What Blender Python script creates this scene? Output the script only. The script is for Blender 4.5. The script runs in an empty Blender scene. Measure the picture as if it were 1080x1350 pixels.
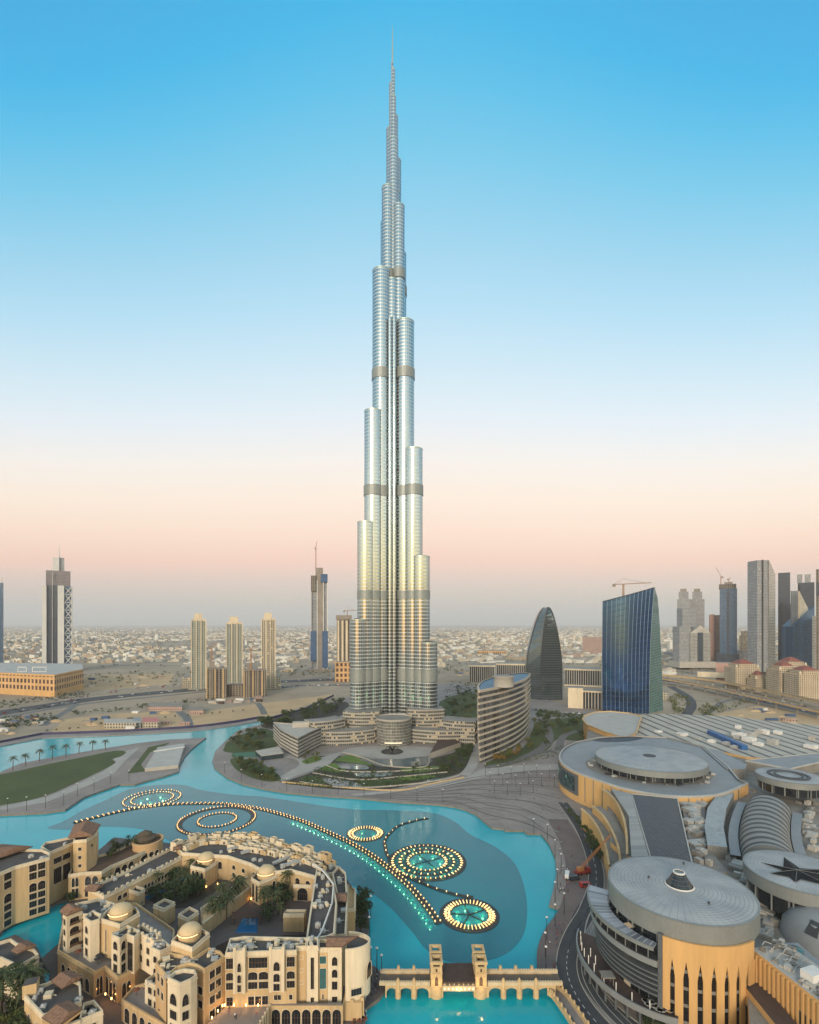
import bpy, bmesh, math, random
from mathutils import Vector
random.seed(7)
R = math.radians
sc = bpy.context.scene
col = sc.collection
# ---------------------------------------------------------------- camera
F, CX, HY, H = 660.0, 540.0, 822.0, 127.0      # focal length, principal column, horizon row (photo pixels), camera height
cam = bpy.data.objects.new("camera", bpy.data.cameras.new("camera"))
col.objects.link(cam)
cam.location = (0, 0, H); cam.rotation_euler = (R(90), 0, 0)
cam.data.sensor_fit = 'HORIZONTAL'; cam.data.sensor_width = 36.0
cam.data.lens = 36.0 * F / 1080.0
cam.data.shift_y = (HY - 675.0) / 1080.0
cam.data.clip_start = 1.0; cam.data.clip_end = 90000.0
sc.camera = cam
# ---------------------------------------------------------------- sky, sun, exposure
SUN_EL, SUN_AZ = 4.0, 196.0                      # low sun behind the camera, a little to its left
def lin(r, g, b):
    f = lambda c: (c / 255.0 / 12.92) if c <= 10 else ((c / 255.0 + 0.055) / 1.055) ** 2.4
    return (f(r), f(g), f(b), 1.0)
w = bpy.data.worlds.new("World"); sc.world = w; w.use_nodes = True
nt = w.node_tree; nt.nodes.clear()
def N(nt, t, **k):
    n = nt.nodes.new(t)
    for a, b in k.items():
        if a.startswith('i_'): n.inputs[int(a[2:])].default_value = b
        else: setattr(n, a, b)
    return n
def MT(nt, op, a, b=None, c=None):
    n = nt.nodes.new('ShaderNodeMath'); n.operation = op
    for i, x in enumerate((a, b, c)):
        if x is None: continue
        if isinstance(x, (int, float)): n.inputs[i].default_value = x
        else: nt.links.new(x, n.inputs[i])
    return n.outputs[0]
def ramp(nt, src, stops):
    n = nt.nodes.new('ShaderNodeValToRGB'); e = n.color_ramp.elements
    while len(e) < len(stops): e.new(0.5)
    for i, (p, c) in enumerate(stops): e[i].position = p; e[i].color = c
    nt.links.new(src, n.inputs[0]); return n.outputs[0]
tc = N(nt, 'ShaderNodeTexCoord')
sep = N(nt, 'ShaderNodeSeparateXYZ'); nt.links.new(tc.outputs['Generated'], sep.inputs[0])
elev = MT(nt, 'ARCSINE', sep.outputs[2])
hx = MT(nt, 'MULTIPLY', sep.outputs[0], sep.outputs[0])
hy = MT(nt, 'MULTIPLY', sep.outputs[1], sep.outputs[1])
s2 = MT(nt, 'DIVIDE', hx, MT(nt, 'ADD', MT(nt, 'ADD', hx, hy), 1e-4))
e2 = MT(nt, 'MULTIPLY', elev, MT(nt, 'MULTIPLY_ADD', s2, 0.7, 1.0))
en = MT(nt, 'DIVIDE', e2, math.pi / 2)
anti = [(815, (186, 181, 180)), (790, (197, 187, 185)), (765, (220, 190, 186)), (738, (247, 197, 182)), (705, (253, 215, 194)),
        (655, (254, 231, 212)), (605, (246, 237, 229)), (550, (228, 235, 241)), (500, (211, 231, 241)), (400, (177, 219, 240)),
        (300, (147, 207, 234)), (200, (113, 198, 231)), (100, (79, 188, 230)), (0, (48, 178, 228)), (-300, (40, 160, 218)), (-620, (60, 165, 214)), (-1100, (170, 190, 205)), (-2600, (190, 196, 202))]
front = ramp(nt, en, [(math.degrees(math.atan((HY - y) / F)) / 90, lin(*c)) for y, c in anti])
back = ramp(nt, en, [(p / 90, c) for p, c in [
    (0, (.14, .14, .145, 1)), (3.0, (.20, .19, .18, 1)), (4.0, (.9, .60, .32, 1)), (6, (2.3, 1.55, .68, 1)), (10, (2.4, 1.85, .98, 1)),
    (17, (2.1, 1.9, 1.45, 1)), (26, (1.5, 1.6, 1.5, 1)), (36, (.72, 1.02, 1.12, 1)), (50, (.36, .68, .84, 1)), (62, (.55, .68, .75, 1)), (90, (.58, .6, .62, 1))]])
fb = MT(nt, 'MULTIPLY_ADD', sep.outputs[1], -0.9, 0.45)
mr = N(nt, 'ShaderNodeMapRange', interpolation_type='SMOOTHSTEP'); nt.links.new(fb, mr.inputs[0])
mx = N(nt, 'ShaderNodeMix', data_type='RGBA'); nt.links.new(mr.outputs[0], mx.inputs[0])
nt.links.new(front, mx.inputs[6]); nt.links.new(back, mx.inputs[7])
bg = N(nt, 'ShaderNodeBackground'); nt.links.new(mx.outputs[2], bg.inputs[0]); bg.inputs[1].default_value = 1.0
sky = N(nt, 'ShaderNodeTexSky', sky_type='NISHITA', sun_disc=False)
sky.sun_elevation = R(SUN_EL); sky.sun_rotation = R(SUN_AZ)
bg2 = N(nt, 'ShaderNodeBackground'); nt.links.new(sky.outputs[0], bg2.inputs[0]); bg2.inputs[1].default_value = 0.05
ad = N(nt, 'ShaderNodeAddShader'); nt.links.new(bg.outputs[0], ad.inputs[0]); nt.links.new(bg2.outputs[0], ad.inputs[1])
out = N(nt, 'ShaderNodeOutputWorld'); nt.links.new(ad.outputs[0], out.inputs[0])
sd = bpy.data.lights.new("sun", 'SUN'); sd.energy = 2.5; sd.angle = R(14); sd.color = (1.0, 0.86, 0.68)
so = bpy.data.objects.new("sun", sd); col.objects.link(so)
_d = Vector((math.sin(R(SUN_AZ)) * math.cos(R(SUN_EL + 14)), math.cos(R(SUN_AZ)) * math.cos(R(SUN_EL + 14)), math.sin(R(SUN_EL + 14))))
so.rotation_euler = _d.to_track_quat('Z', 'Y').to_euler()
sc.view_settings.view_transform = 'Standard'; sc.view_settings.look = 'None'
sc.view_settings.exposure = 0.0; sc.view_settings.gamma = 1.0; sc.view_settings.use_curve_mapping = False
sc.render.engine = 'CYCLES'
sc.cycles.use_denoising = True
sc.cycles.max_bounces = 6; sc.cycles.diffuse_bounces = 2; sc.cycles.glossy_bounces = 3; sc.cycles.volume_bounces = 0
sc.cycles.caustics_reflective = False; sc.cycles.caustics_refractive = False
sc.cycles.sample_clamp_indirect = 4.0
# ---------------------------------------------------------------- picture row/column -> place on the ground
def P(px, py, z=0.0):
    Y = (H - z) * F / (py - HY)
    return Vector(((px - CX) * Y / F, Y, z))
def XA(px, Y): return (px - CX) * Y / F
def ZA(py, Y): return H - (py - HY) * Y / F
# ---------------------------------------------------------------- materials (all procedural)
MATS = {}
def _new(name):
    m = bpy.data.materials.new(name); m.use_nodes = True
    nt = m.node_tree; b = nt.nodes['Principled BSDF']; MATS[name] = m
    return m, nt, b
def mixc(nt, fac, a, b):
    n = nt.nodes.new('ShaderNodeMix'); n.data_type = 'RGBA'
    for i, x in ((0, fac), (6, a), (7, b)):
        if isinstance(x, (int, float)): n.inputs[i].default_value = x
        elif isinstance(x, tuple): n.inputs[i].default_value = x
        else: nt.links.new(x, n.inputs[i])
    return n.outputs[2]
def noise(nt, scale, detail=3, vec=None, rough=0.55):
    n = nt.nodes.new('ShaderNodeTexNoise'); n.inputs['Scale'].default_value = scale; n.inputs['Detail'].default_value = detail
    n.inputs['Roughness'].default_value = rough
    if vec is None:
        vec = nt.nodes.new('ShaderNodeNewGeometry').outputs['Position']
    nt.links.new(vec, n.inputs['Vector'])
    return n.outputs['Fac']
def c4(c, k=1.0): return (c[0] * k, c[1] * k, c[2] * k, 1.0)
def mr_(nt, x, a, b, c=0.0, d=1.0):
    n = nt.nodes.new('ShaderNodeMapRange'); nt.links.new(x, n.inputs[0])
    for i, v in enumerate((a, b, c, d)): n.inputs[i + 1].default_value = v
    return n.outputs[0]
def mat(name, c, rough=0.8, metal=0.0, var=0.25, scale=0.15, c2=None, spec=0.4, bump=0.0, bscale=2.0, streak=False):
    """plain surface with worn, uneven colour at two scales"""
    m, nt, b = _new(name)
    vec = None
    if streak:
        g = nt.nodes.new('ShaderNodeNewGeometry'); mp = nt.nodes.new('ShaderNodeMapping'); mp.inputs['Scale'].default_value = (1, 1, 0.12)
        nt.links.new(g.outputs['Position'], mp.inputs[0]); vec = mp.outputs[0]
    n1 = mr_(nt, noise(nt, scale, 4, vec), 0.32, 0.68); n2 = mr_(nt, noise(nt, scale * 9, 3, vec), 0.3, 0.7)
    f = MT(nt, 'MULTIPLY_ADD', n2, 0.4, MT(nt, 'MULTIPLY', n1, 0.6))
    nt.links.new(mixc(nt, f, c4(c2) if c2 else c4(c, 1 - var), c4(c, 1 + var * 0.6)), b.inputs['Base Color'])
    b.inputs['Roughness'].default_value = rough; b.inputs['Metallic'].default_value = metal; b.inputs['Specular IOR Level'].default_value = spec
    if bump:
        bp = nt.nodes.new('ShaderNodeBump'); bp.inputs['Strength'].default_value = 0.6; bp.inputs['Distance'].default_value = bump
        nt.links.new(noise(nt, bscale, 3), bp.inputs['Height']); nt.links.new(bp.outputs[0], b.inputs['Normal'])
    return m
def glow(name, c, s, base=(0.3, 0.3, 0.3)):
    m, nt, b = _new(name)
    b.inputs['Base Color'].default_value = c4(base); b.inputs['Emission Color'].default_value = c4(c); b.inputs['Emission Strength'].default_value = s
    return m
def facade(name, wall, glass, du, dv, fu=0.6, fv=0.6, wr=0.7, wm=0.0, gr=0.12, gm=0.0, lit=0.0, litc=(1.0, 0.62, 0.25), lits=1.5, var=0.18, jit=0.3, ou=0.0, ov=0.0, gspec=0.6):
    """window grid measured in metres along the wall (UV): cells du x dv, glass filling fu x fv of each cell"""
    m, nt, b = _new(name)
    uv = nt.nodes.new('ShaderNodeUVMap'); s = nt.nodes.new('ShaderNodeSeparateXYZ'); nt.links.new(uv.outputs[0], s.inputs[0])
    u = MT(nt, 'DIVIDE', MT(nt, 'ADD', s.outputs[0], ou), du); v = MT(nt, 'DIVIDE', MT(nt, 'ADD', s.outputs[1], ov), dv)
    a = MT(nt, 'LESS_THAN', MT(nt, 'ABSOLUTE', MT(nt, 'SUBTRACT', MT(nt, 'FRACT', u), 0.5)), fu / 2)
    c = MT(nt, 'LESS_THAN', MT(nt, 'ABSOLUTE', MT(nt, 'SUBTRACT', MT(nt, 'FRACT', v), 0.5)), fv / 2)
    mask = MT(nt, 'MULTIPLY', a, c)
    cb = nt.nodes.new('ShaderNodeCombineXYZ'); nt.links.new(MT(nt, 'FLOOR', u), cb.inputs[0]); nt.links.new(MT(nt, 'FLOOR', v), cb.inputs[1])
    wn = nt.nodes.new('ShaderNodeTexWhiteNoise'); wn.noise_dimensions = '2D'; nt.links.new(cb.outputs[0], wn.inputs['Vector'])
    rnd = wn.outputs['Value']
    wc = mixc(nt, mr_(nt, noise(nt, 0.06, 4), 0.3, 0.7), c4(wall, 1 - var), c4(wall, 1 + var * 0.5))
    gc = mixc(nt, rnd, c4(glass, 1 - jit), c4(glass, 1 + jit))
    nt.links.new(mixc(nt, mask, wc, gc), b.inputs['Base Color'])
    for key, x, y in (('Roughness', wr, gr), ('Metallic', wm, gm), ('Specular IOR Level', 0.3, gspec)):
        nt.links.new(MT(nt, 'MULTIPLY_ADD', mask, y - x, x), b.inputs[key])
    if lit > 0:
        nt.links.new(MT(nt, 'MULTIPLY', MT(nt, 'MULTIPLY', MT(nt, 'LESS_THAN', rnd, lit), mask), lits), b.inputs['Emission Strength'])
        b.inputs['Emission Color'].default_value = c4(litc)
    bp = nt.nodes.new('ShaderNodeBump'); bp.inputs['Strength'].default_value = 0.5; bp.inputs['Distance'].default_value = 0.25
    nt.links.new(MT(nt, 'SUBTRACT', 1.0, mask), bp.inputs['Height']); nt.links.new(bp.outputs[0], b.inputs['Normal'])
    return m
# ---------------------------------------------------------------- mesh builder
class MB:
    def __init__(s): s.v = []; s.f = []; s.m = []; s.s = []; s.u = []
    def face(s, pts, m=0, smooth=False, uv=None):
        i = len(s.v); s.v.extend([tuple(p) for p in pts]); s.f.append(list(range(i, i + len(pts)))); s.m.append(m); s.s.append(smooth)
        s.u.append(uv if uv else [(p[0], p[1]) for p in pts])
    def grid(s, rows, m=0, smooth=True, closed=False, uv=True):
        """rows of equal length lists of points, shared vertices"""
        i0 = len(s.v); n = len(rows[0])
        for r in rows: s.v.extend([tuple(p) for p in r])
        us = []
        for r in rows:
            acc = [0.0]
            for k in range(1, n + 1): acc.append(acc[-1] + (Vector(r[k % n]) - Vector(r[k - 1])).length)
            us.append(acc)
        mid = us[0]
        vs = [0.0]
        for a in range(1, len(rows)): vs.append(vs[-1] + (Vector(rows[a][0]) - Vector(rows[a - 1][0])).length)
        z0 = rows[0][0][2]
        for a in range(len(rows) - 1):
            for k in range(n if closed else n - 1):
                k2 = (k + 1) % n
                s.f.append([i0 + a * n + k, i0 + a * n + k2, i0 + (a + 1) * n + k2, i0 + (a + 1) * n + k]); s.m.append(m); s.s.append(smooth)
                s.u.append([(mid[k], z0 + vs[a]), (mid[k + 1], z0 + vs[a]), (mid[k + 1], z0 + vs[a + 1]), (mid[k], z0 + vs[a + 1])])
    def prism(s, poly, z0, z1, m=0, mt=None, smooth=False, bottom=False, top=True, grow=0.0):
        poly = [(p[0], p[1]) for p in poly]
        if sum(poly[i - 1][0] * poly[i][1] - poly[i][0] * poly[i - 1][1] for i in range(len(poly))) < 0: poly = poly[::-1]
        lo = [(x, y, z0) for x, y in poly]; hi = [(x, y, z1) for x, y in poly]
        s.grid([lo, hi], m, smooth, True)
        if top: s.face(hi, m if mt is None else mt)
        if bottom: s.face(lo[::-1], m)
    def box(s, x, y, z0, sx, sy, h, rot=0.0, m=0, mt=None, bottom=False):
        c, n = math.cos(rot), math.sin(rot)
        s.prism([(x + a * sx / 2 * c - b * sy / 2 * n, y + a * sx / 2 * n + b * sy / 2 * c) for a, b in ((-1, -1), (1, -1), (1, 1), (-1, 1))], z0, z0 + h, m, mt, False, bottom)
    def lathe(s, x, y, prof, n=24, m=0, a0=0.0, a1=None, smooth=True, cap=None, sx=1.0, sy=1.0, rot=0.0):
        full = a1 is None
        k = n if full else n + 1
        an = [a0 + ((2 * math.pi) if full else (a1 - a0)) * i / n for i in range(k)]
        c, d = math.cos(rot), math.sin(rot)
        rows = [[(x + r * (math.cos(a) * sx * c - math.sin(a) * sy * d), y + r * (math.cos(a) * sx * d + math.sin(a) * sy * c), z) for a in an] for r, z in prof]
        s.grid(rows, m, smooth, full)
        if cap is not None: s.face(rows[-1], cap)
    def cyl(s, x, y, z0, z1, r, n=24, m=0, mt=None, r1=None, **k):
        s.lathe(x, y, [(r, z0), (r if r1 is None else r1, z1)], n, m, cap=m if mt is None else mt, **k)
    def tube(s, pts, r, n=5, m=0, r1=None):
        pts = [Vector(p) for p in pts]; rows = []
        for i, p in enumerate(pts):
            t = (pts[min(i + 1, len(pts) - 1)] - pts[max(i - 1, 0)]).normalized()
            a = t.cross(Vector((0, 0, 1)));  a = Vector((1, 0, 0)) if a.length < 1e-3 else a.normalized()
            b = a.cross(t); rr = r if r1 is None else r + (r1 - r) * i / (len(pts) - 1)
            rows.append([p + (a * math.cos(6.2832 * k / n) + b * math.sin(6.2832 * k / n)) * rr for k in range(n)])
        s.grid(rows, m, True, True); s.face(rows[-1], m); s.face(rows[0][::-1], m)
    def beam(s, a, b, wd, h, m=0, mt=None):
        """box from a to b (top centre line at z of a/b), width wd, thickness h"""
        a, b = Vector(a), Vector(b); t = (b - a); t.z = 0; t.normalize(); n = Vector((-t.y, t.x, 0)) * wd / 2; d = Vector((0, 0, h))
        q = [a - n, b - n, b + n, a + n]
        L = (b - a).length
        s.face(q, m if mt is None else mt); s.face([p - d for p in q][::-1], m)
        for i in range(4):
            p, r = q[i], q[(i + 1) % 4]; l = (r - p).length
            s.face([p - d, r - d, r, p], m, False, [(0, p.z - h), (l, r.z - h), (l, r.z), (0, p.z)])
    def build(s, name, mats, parent=None, origin=None):
        o3 = Vector(origin) if origin is not None else (parent_loc(parent) if parent else (Vector(s.v[0]) * 0 + _base(s.v)))
        me = bpy.data.meshes.new(name)
        me.from_pydata([(a - o3.x, b - o3.y, c - o3.z) for a, b, c in s.v], [], s.f)
        for x in (mats if isinstance(mats, (list, tuple)) else [mats]): me.materials.append(MATS[x] if isinstance(x, str) else x)
        me.polygons.foreach_set('material_index', s.m); me.polygons.foreach_set('use_smooth', s.s)
        ul = me.uv_layers.new(name='UVMap'); flat = [c for f in s.u for p in f for c in p]
        ul.data.foreach_set('uv', flat)
        me.update()
        o = bpy.data.objects.new(name, me); col.objects.link(o)
        if parent is not None: o.parent = parent
        else: o.location = o3
        return o
def parent_loc(p):
    l = Vector(p.location)
    while p.parent is not None: p = p.parent; l = l + Vector(p.location)
    return l
def _base(v):
    xs = [p[0] for p in v]; ys = [p[1] for p in v]; zs = [p[2] for p in v]
    return Vector(((min(xs) + max(xs)) / 2, (min(ys) + max(ys)) / 2, min(zs)))
def tag(o, label=None, cat=None, group=None, kind=None):
    if label: o['label'] = label
    if cat: o['category'] = cat
    if group: o['group'] = group
    if kind: o['kind'] = kind
    return o
def thing(name, label, cat, loc=(0, 0, 0), group=None):
    o = bpy.data.objects.new(name, None); col.objects.link(o); o.location = loc; o.empty_display_size = 1
    return tag(o, label, cat, group)
def struct(mb, name, mats): return tag(mb.build(name, mats), kind='structure')
def dup(o, loc=None, rz=None, sc_=None, label=None):
    r = o.copy(); col.objects.link(r)
    if loc is not None: r.location = loc
    if rz is not None: r.rotation_euler = (0, 0, rz)
    if sc_ is not None: r.scale = sc_ if isinstance(sc_, tuple) else (sc_, sc_, sc_)
    if label: r['label'] = label
    for ch in list(o.children):
        c = ch.copy(); col.objects.link(c); c.parent = r
        for g in list(ch.children):
            d = g.copy(); col.objects.link(d); d.parent = c
    return r
def smooth_path(pts, k=6, closed=False):
    pts = [Vector(p) for p in pts]; n = len(pts); o = []
    rng = range(n if closed else n - 1)
    for i in rng:
        g = (lambda j: pts[j % n]) if closed else (lambda j: pts[max(0, min(n - 1, j))])
        a, b, c, d = g(i - 1), g(i), g(i + 1), g(i + 2)
        for t in range(k):
            u = t / k
            o.append(0.5 * ((2 * b) + (c - a) * u + (2 * a - 5 * b + 4 * c - d) * u * u + (3 * b - a - 3 * c + d) * u ** 3))
    if not closed: o.append(pts[-1])
    return o
def offset(path, d, closed=False):
    o = []; n = len(path)
    for i, p in enumerate(path):
        a = path[(i - 1) % n] if closed or i else path[0]; b = path[(i + 1) % n] if closed or i < n - 1 else path[-1]
        t = Vector((b.x - a.x, b.y - a.y, 0)); t.normalize()
        o.append(Vector((p.x - t.y * d, p.y + t.x * d, p.z)))
    return o
def ribbon(mb, path, wd, m=0, dz=0.0, closed=False):
    l = offset(path, wd / 2, closed); r = offset(path, -wd / 2, closed); up = Vector((0, 0, dz))
    acc = 0.0; n = len(path)
    for i in range(n if closed else n - 1):
        j = (i + 1) % n; L = (path[j] - path[i]).length
        mb.face([r[i] + up, r[j] + up, l[j] + up, l[i] + up], m, False, [(acc, 0), (acc + L, 0), (acc + L, wd), (acc, wd)]); acc += L
# ================================================================ ground, water, quays
mat('sand', (.33, .262, .19), .95, 0, .35, .004, bump=.3, bscale=.05)
mat('sand_warm', (.47, .325, .185), .95, 0, .22, .02, bump=.15, bscale=.2)
mat('paving', (.245, .212, .195), .75, 0, .30, .035)
mat('paving_dark', (.105, .085, .08), .75, 0, .25, .06)
mat('paving_light', (.34, .32, .295), .75, 0, .2, .05)
mat('quay_stone', (.20, .17, .14), .8, 0, .3, .2)
mat('kerb_stone', (.38, .34, .29), .8, 0, .2, .2)
mat('asphalt', (.055, .055, .06), .8, 0, .3, .03)
mat('road_pale', (.14, .135, .13), .8, 0, .25, .02)
mat('lawn', (.062, .082, .026), .95, 0, .3, .03, bump=.1, bscale=1.5)
mat('lawn_bright', (.10, .16, .03), .95, 0, .3, .05, bump=.1, bscale=1.5)
mat('road_paint', (.6, .6, .58), .8, 0, .3, .4)
def water(name, c, c2, rough, bump):
    m, nt, b = _new(name)
    n = mr_(nt, noise(nt, .012, 4), .35, .65)
    nt.links.new(mixc(nt, n, c4(c), c4(c2)), b.inputs['Base Color'])
    b.inputs['Roughness'].default_value = rough; b.inputs['IOR'].default_value = 1.333
    bp = nt.nodes.new('ShaderNodeBump'); bp.inputs['Strength'].default_value = .35; bp.inputs['Distance'].default_value = bump
    wv = nt.nodes.new('ShaderNodeNewGeometry'); wm_ = nt.nodes.new('ShaderNodeMapping'); wm_.inputs['Scale'].default_value = (1.0, .55, 1.0); wm_.inputs['Rotation'].default_value = (0, 0, .5); nt.links.new(wv.outputs['Position'], wm_.inputs[0])
    h = MT(nt, 'ADD', MT(nt, 'MULTIPLY', noise(nt, .7, 5, wm_.outputs[0]), mr_(nt, noise(nt, .018, 3), .35, .65, .3, 1.3)), MT(nt, 'MULTIPLY', noise(nt, .10, 3), 1.6))
    nt.links.new(h, bp.inputs['Height']); nt.links.new(bp.outputs[0], b.inputs['Normal'])
water('lake_water', (.005, .30, .385), (.014, .39, .455), .07, .22)
water('deep_water', (.014, .15, .195), (.022, .195, .235), .07, .22)
water('pool_water', (.01, .09, .22), (.02, .14, .30), .05, .03)
g = MB(); g.face([(-34000, -900, 0), (34000, -900, 0), (34000, 34000, 0), (-34000, 34000, 0)]); struct(g, 'ground', 'sand')
ZL = 1.3                                          # quay level above the water
far_bank = [(-160, 1001), (-60, 993), (0, 985), (55.6, 974), (139, 971), (200, 968), (250, 965), (278, 962), (310, 957.5), (341, 952), (356, 953)]
lake = [P(x, y, .06) for x, y in far_bank + [(372, 1000), (620, 1050), (770, 1085), (790, 1200), (780, 1290), (800, 1360), (830, 1440), (-260, 1440), (-260, 1080)]]
g = MB(); g.face(lake); struct(g, 'lake_water', 'lake_water')
dz = [(62.5, 1092), (83, 1083), (110, 1068), (139, 1055), (172, 1040), (208, 1035), (242, 1035), (267, 1042), (310, 1048), (352, 1051), (410, 1060), (465, 1067),
      (515, 1068), (571, 1072), (599, 1083), (620, 1100), (654, 1117), (679, 1139), (692, 1172), (695, 1208), (688, 1237), (665, 1259), (627, 1269), (588, 1267),
      (562, 1252), (543, 1228), (515, 1197), (488, 1177), (450, 1162), (400, 1148), (330, 1135), (250, 1118), (222, 1108), (203, 1097), (178, 1092), (133, 1090), (97, 1094)]
g = MB(); g.face(smooth_path([P(x, y, .10) for x, y in dz], 4, True)); struct(g, 'deep_water', 'deep_water')
def land(name, outline, top, side='quay_stone', z=ZL, kerb=None):
    pts = [P(x, y, z) for x, y in outline]
    mb = MB(); mb.prism(pts, -.2, z, 1, 0); o = struct(mb, name, [top, side])
    return pts
shore = [(296, 978), (284, 990), (280, 1003), (283, 1012), (300, 1025), (321, 1033.5), (350, 1040), (382, 1045), (430, 1049), (475, 1052), (525, 1057), (543, 1058), (575, 1060), (599, 1063), (614, 1067), (627, 1073),
         (638, 1082), (649, 1091), (665, 1092.5), (666, 1094.5), (690, 1094.5), (695, 1098.5), (713, 1098.5), (724, 1112), (732, 1131), (734, 1152), (729, 1175), (724, 1193), (746, 1200), (733, 1218),
         (719, 1235), (713, 1252), (712, 1275), (716, 1290), (727, 1308), (742, 1326), (760, 1350), (790, 1420)]
main_land = land('promenade', [(352, 954), (330, 958), (312, 964)] + shore + [(2200, 1420), (2200, 1010), (1080, 985), (860, 952), (760, 932), (690, 915), (600, 900), (480, 912), (400, 936)], 'paving')
pen = [(-160, 1040), (0, 1018), (28, 1006), (83, 996), (139, 986.5), (180, 980), (222, 975), (272, 972.5), (262, 980), (252, 988), (244, 997), (238, 1008), (236, 1017),
       (214, 1024), (194, 1029), (178, 1034), (158, 1034), (135, 1042), (111, 1050.5), (86, 1067.5), (60, 1071), (0, 1074), (-160, 1088)]
land('promenade_peninsula', pen, 'paving')
mb = MB(); mb.face(smooth_path([P(x, y, ZL + .06) for x, y in [(-160, 1046), (0, 1021), (60, 1008), (110, 998), (150, 990), (166, 991), (160, 997), (148, 1001), (152, 1006), (130, 1018), (100, 1032), (60, 1049), (0, 1062), (-160, 1082)]], 3, True))
struct(mb, 'lawn_ground', 'lawn')
mb = MB(); mb.face([P(x, y, ZL + .06) for x, y in [(168, 1020), (180, 1005), (196, 985), (224, 979), (216, 984), (198, 992), (186, 1008), (192, 1017)]]); struct(mb, 'lawn_verge_ground', 'lawn')
mb = MB(); mb.face([P(x, y, ZL + .05) for x, y in [(150, 992), (166, 990), (185, 985), (165, 1003), (150, 1020), (120, 1034), (60, 1058), (0, 1068), (0, 1064), (60, 1051), (102, 1034), (134, 1018), (153, 1005), (148, 999)]]); struct(mb, 'path_paving', 'paving_light')
souk_land = [(-260, 1440), (-260, 1150), (-40, 1085), (0, 1082), (90, 1092), (130, 1096), (200, 1100), (228, 1112), (250, 1108), (330, 1112), (420, 1140), (458, 1160), (476, 1185), (486, 1200), (487.5, 1222), (483, 1238), (484, 1268), (497, 1276), (508, 1288),
             (509, 1303), (500, 1316), (483, 1328), (481, 1352), (481, 1440)]
# the souk stands on its own quay, cut by a small canal
land('quay_paving', [(44, 1440), (66, 1280), (52, 1266), (84, 1238), (80, 1196), (108, 1180), (108, 1140), (150, 1104)] + souk_land[7:], 'paving_dark')
land('canal_quay_paving', [(-260, 1300), (0, 1232), (8, 1220), (75, 1190), (84, 1187), (106, 1180), (108, 1140), (150, 1150), (222, 1128), (214, 1121), (170, 1133), (120, 1146), (60, 1159), (0, 1170), (-40, 1176), (-260, 1190)], 'paving_dark')
land('garden_quay_paving', [(-260, 1440), (-260, 1300), (0, 1240), (20, 1232), (50, 1250), (56, 1268), (60, 1300), (42, 1440)], 'paving_dark')
# far bank: sand plateau, quay wall with the long blue hoarding
bank = [P(x, y - 3, ZL) for x, y in far_bank + [(390, 942), (440, 921)]]
mb = MB(); mb.prism([P(x, y, 0) for x, y in far_bank] + [P(x, y, 0) for x, y in [(356, 950), (341, 948.5), (310, 954), (278, 958), (250, 961), (200, 964), (139, 967), (55.6, 970), (0, 980), (-60, 988), (-160, 996)]], -.1, 1.0, 0, 0); struct(mb, 'bank_quay', 'paving')
# ================================================================ the tall tower
def tower_mat():
    m, nt, b = _new('tower_glass')
    uv = nt.nodes.new('ShaderNodeUVMap'); s = nt.nodes.new('ShaderNodeSeparateXYZ'); nt.links.new(uv.outputs[0], s.inputs[0])
    v = MT(nt, 'FRACT', MT(nt, 'DIVIDE', s.outputs[1], 4.0)); u = MT(nt, 'FRACT', MT(nt, 'DIVIDE', s.outputs[0], 2.6))
    sp = MT(nt, 'LESS_THAN', v, .30); fin = MT(nt, 'LESS_THAN', u, .16)
    big = MT(nt, 'LESS_THAN', MT(nt, 'FRACT', MT(nt, 'DIVIDE', s.outputs[1], 12.0)), .05)
    pan = MT(nt, 'MAXIMUM', MT(nt, 'MAXIMUM', sp, MT(nt, 'MULTIPLY', fin, .75)), big)
    cb = nt.nodes.new('ShaderNodeCombineXYZ'); nt.links.new(MT(nt, 'FLOOR', MT(nt, 'DIVIDE', s.outputs[0], 2.6)), cb.inputs[0]); nt.links.new(MT(nt, 'FLOOR', MT(nt, 'DIVIDE', s.outputs[1], 4.0)), cb.inputs[1])
    wn = nt.nodes.new('ShaderNodeTexWhiteNoise'); wn.noise_dimensions = '2D'; nt.links.new(cb.outputs[0], wn.inputs['Vector'])
    g = mixc(nt, wn.outputs['Value'], (.33, .41, .44, 1), (.38, .445, .465, 1))
    nt.links.new(mixc(nt, pan, g, (.42, .445, .45, 1)), b.inputs['Base Color'])
    nt.links.new(MT(nt, 'MULTIPLY_ADD', pan, -.55, 1.0), b.inputs['Metallic'])
    nt.links.new(MT(nt, 'MULTIPLY_ADD', pan, .30, .10), b.inputs['Roughness'])
tower_mat()
mat('tower_band', (.24, .26, .25), .45, .3, .15, .3)
mat('tower_cap', (.12, .13, .13), .5, .4, .2, .3)
mat('tower_steel', (.40, .47, .42), .35, .7, .1, .3)
TY = 588.0; TX = XA(517, TY)
tw = thing('skyscraper', 'soaring silver glass skyscraper with setback tiers and a needle spire, far taller than everything else', 'skyscraper', (TX, TY, ZL))
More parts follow.
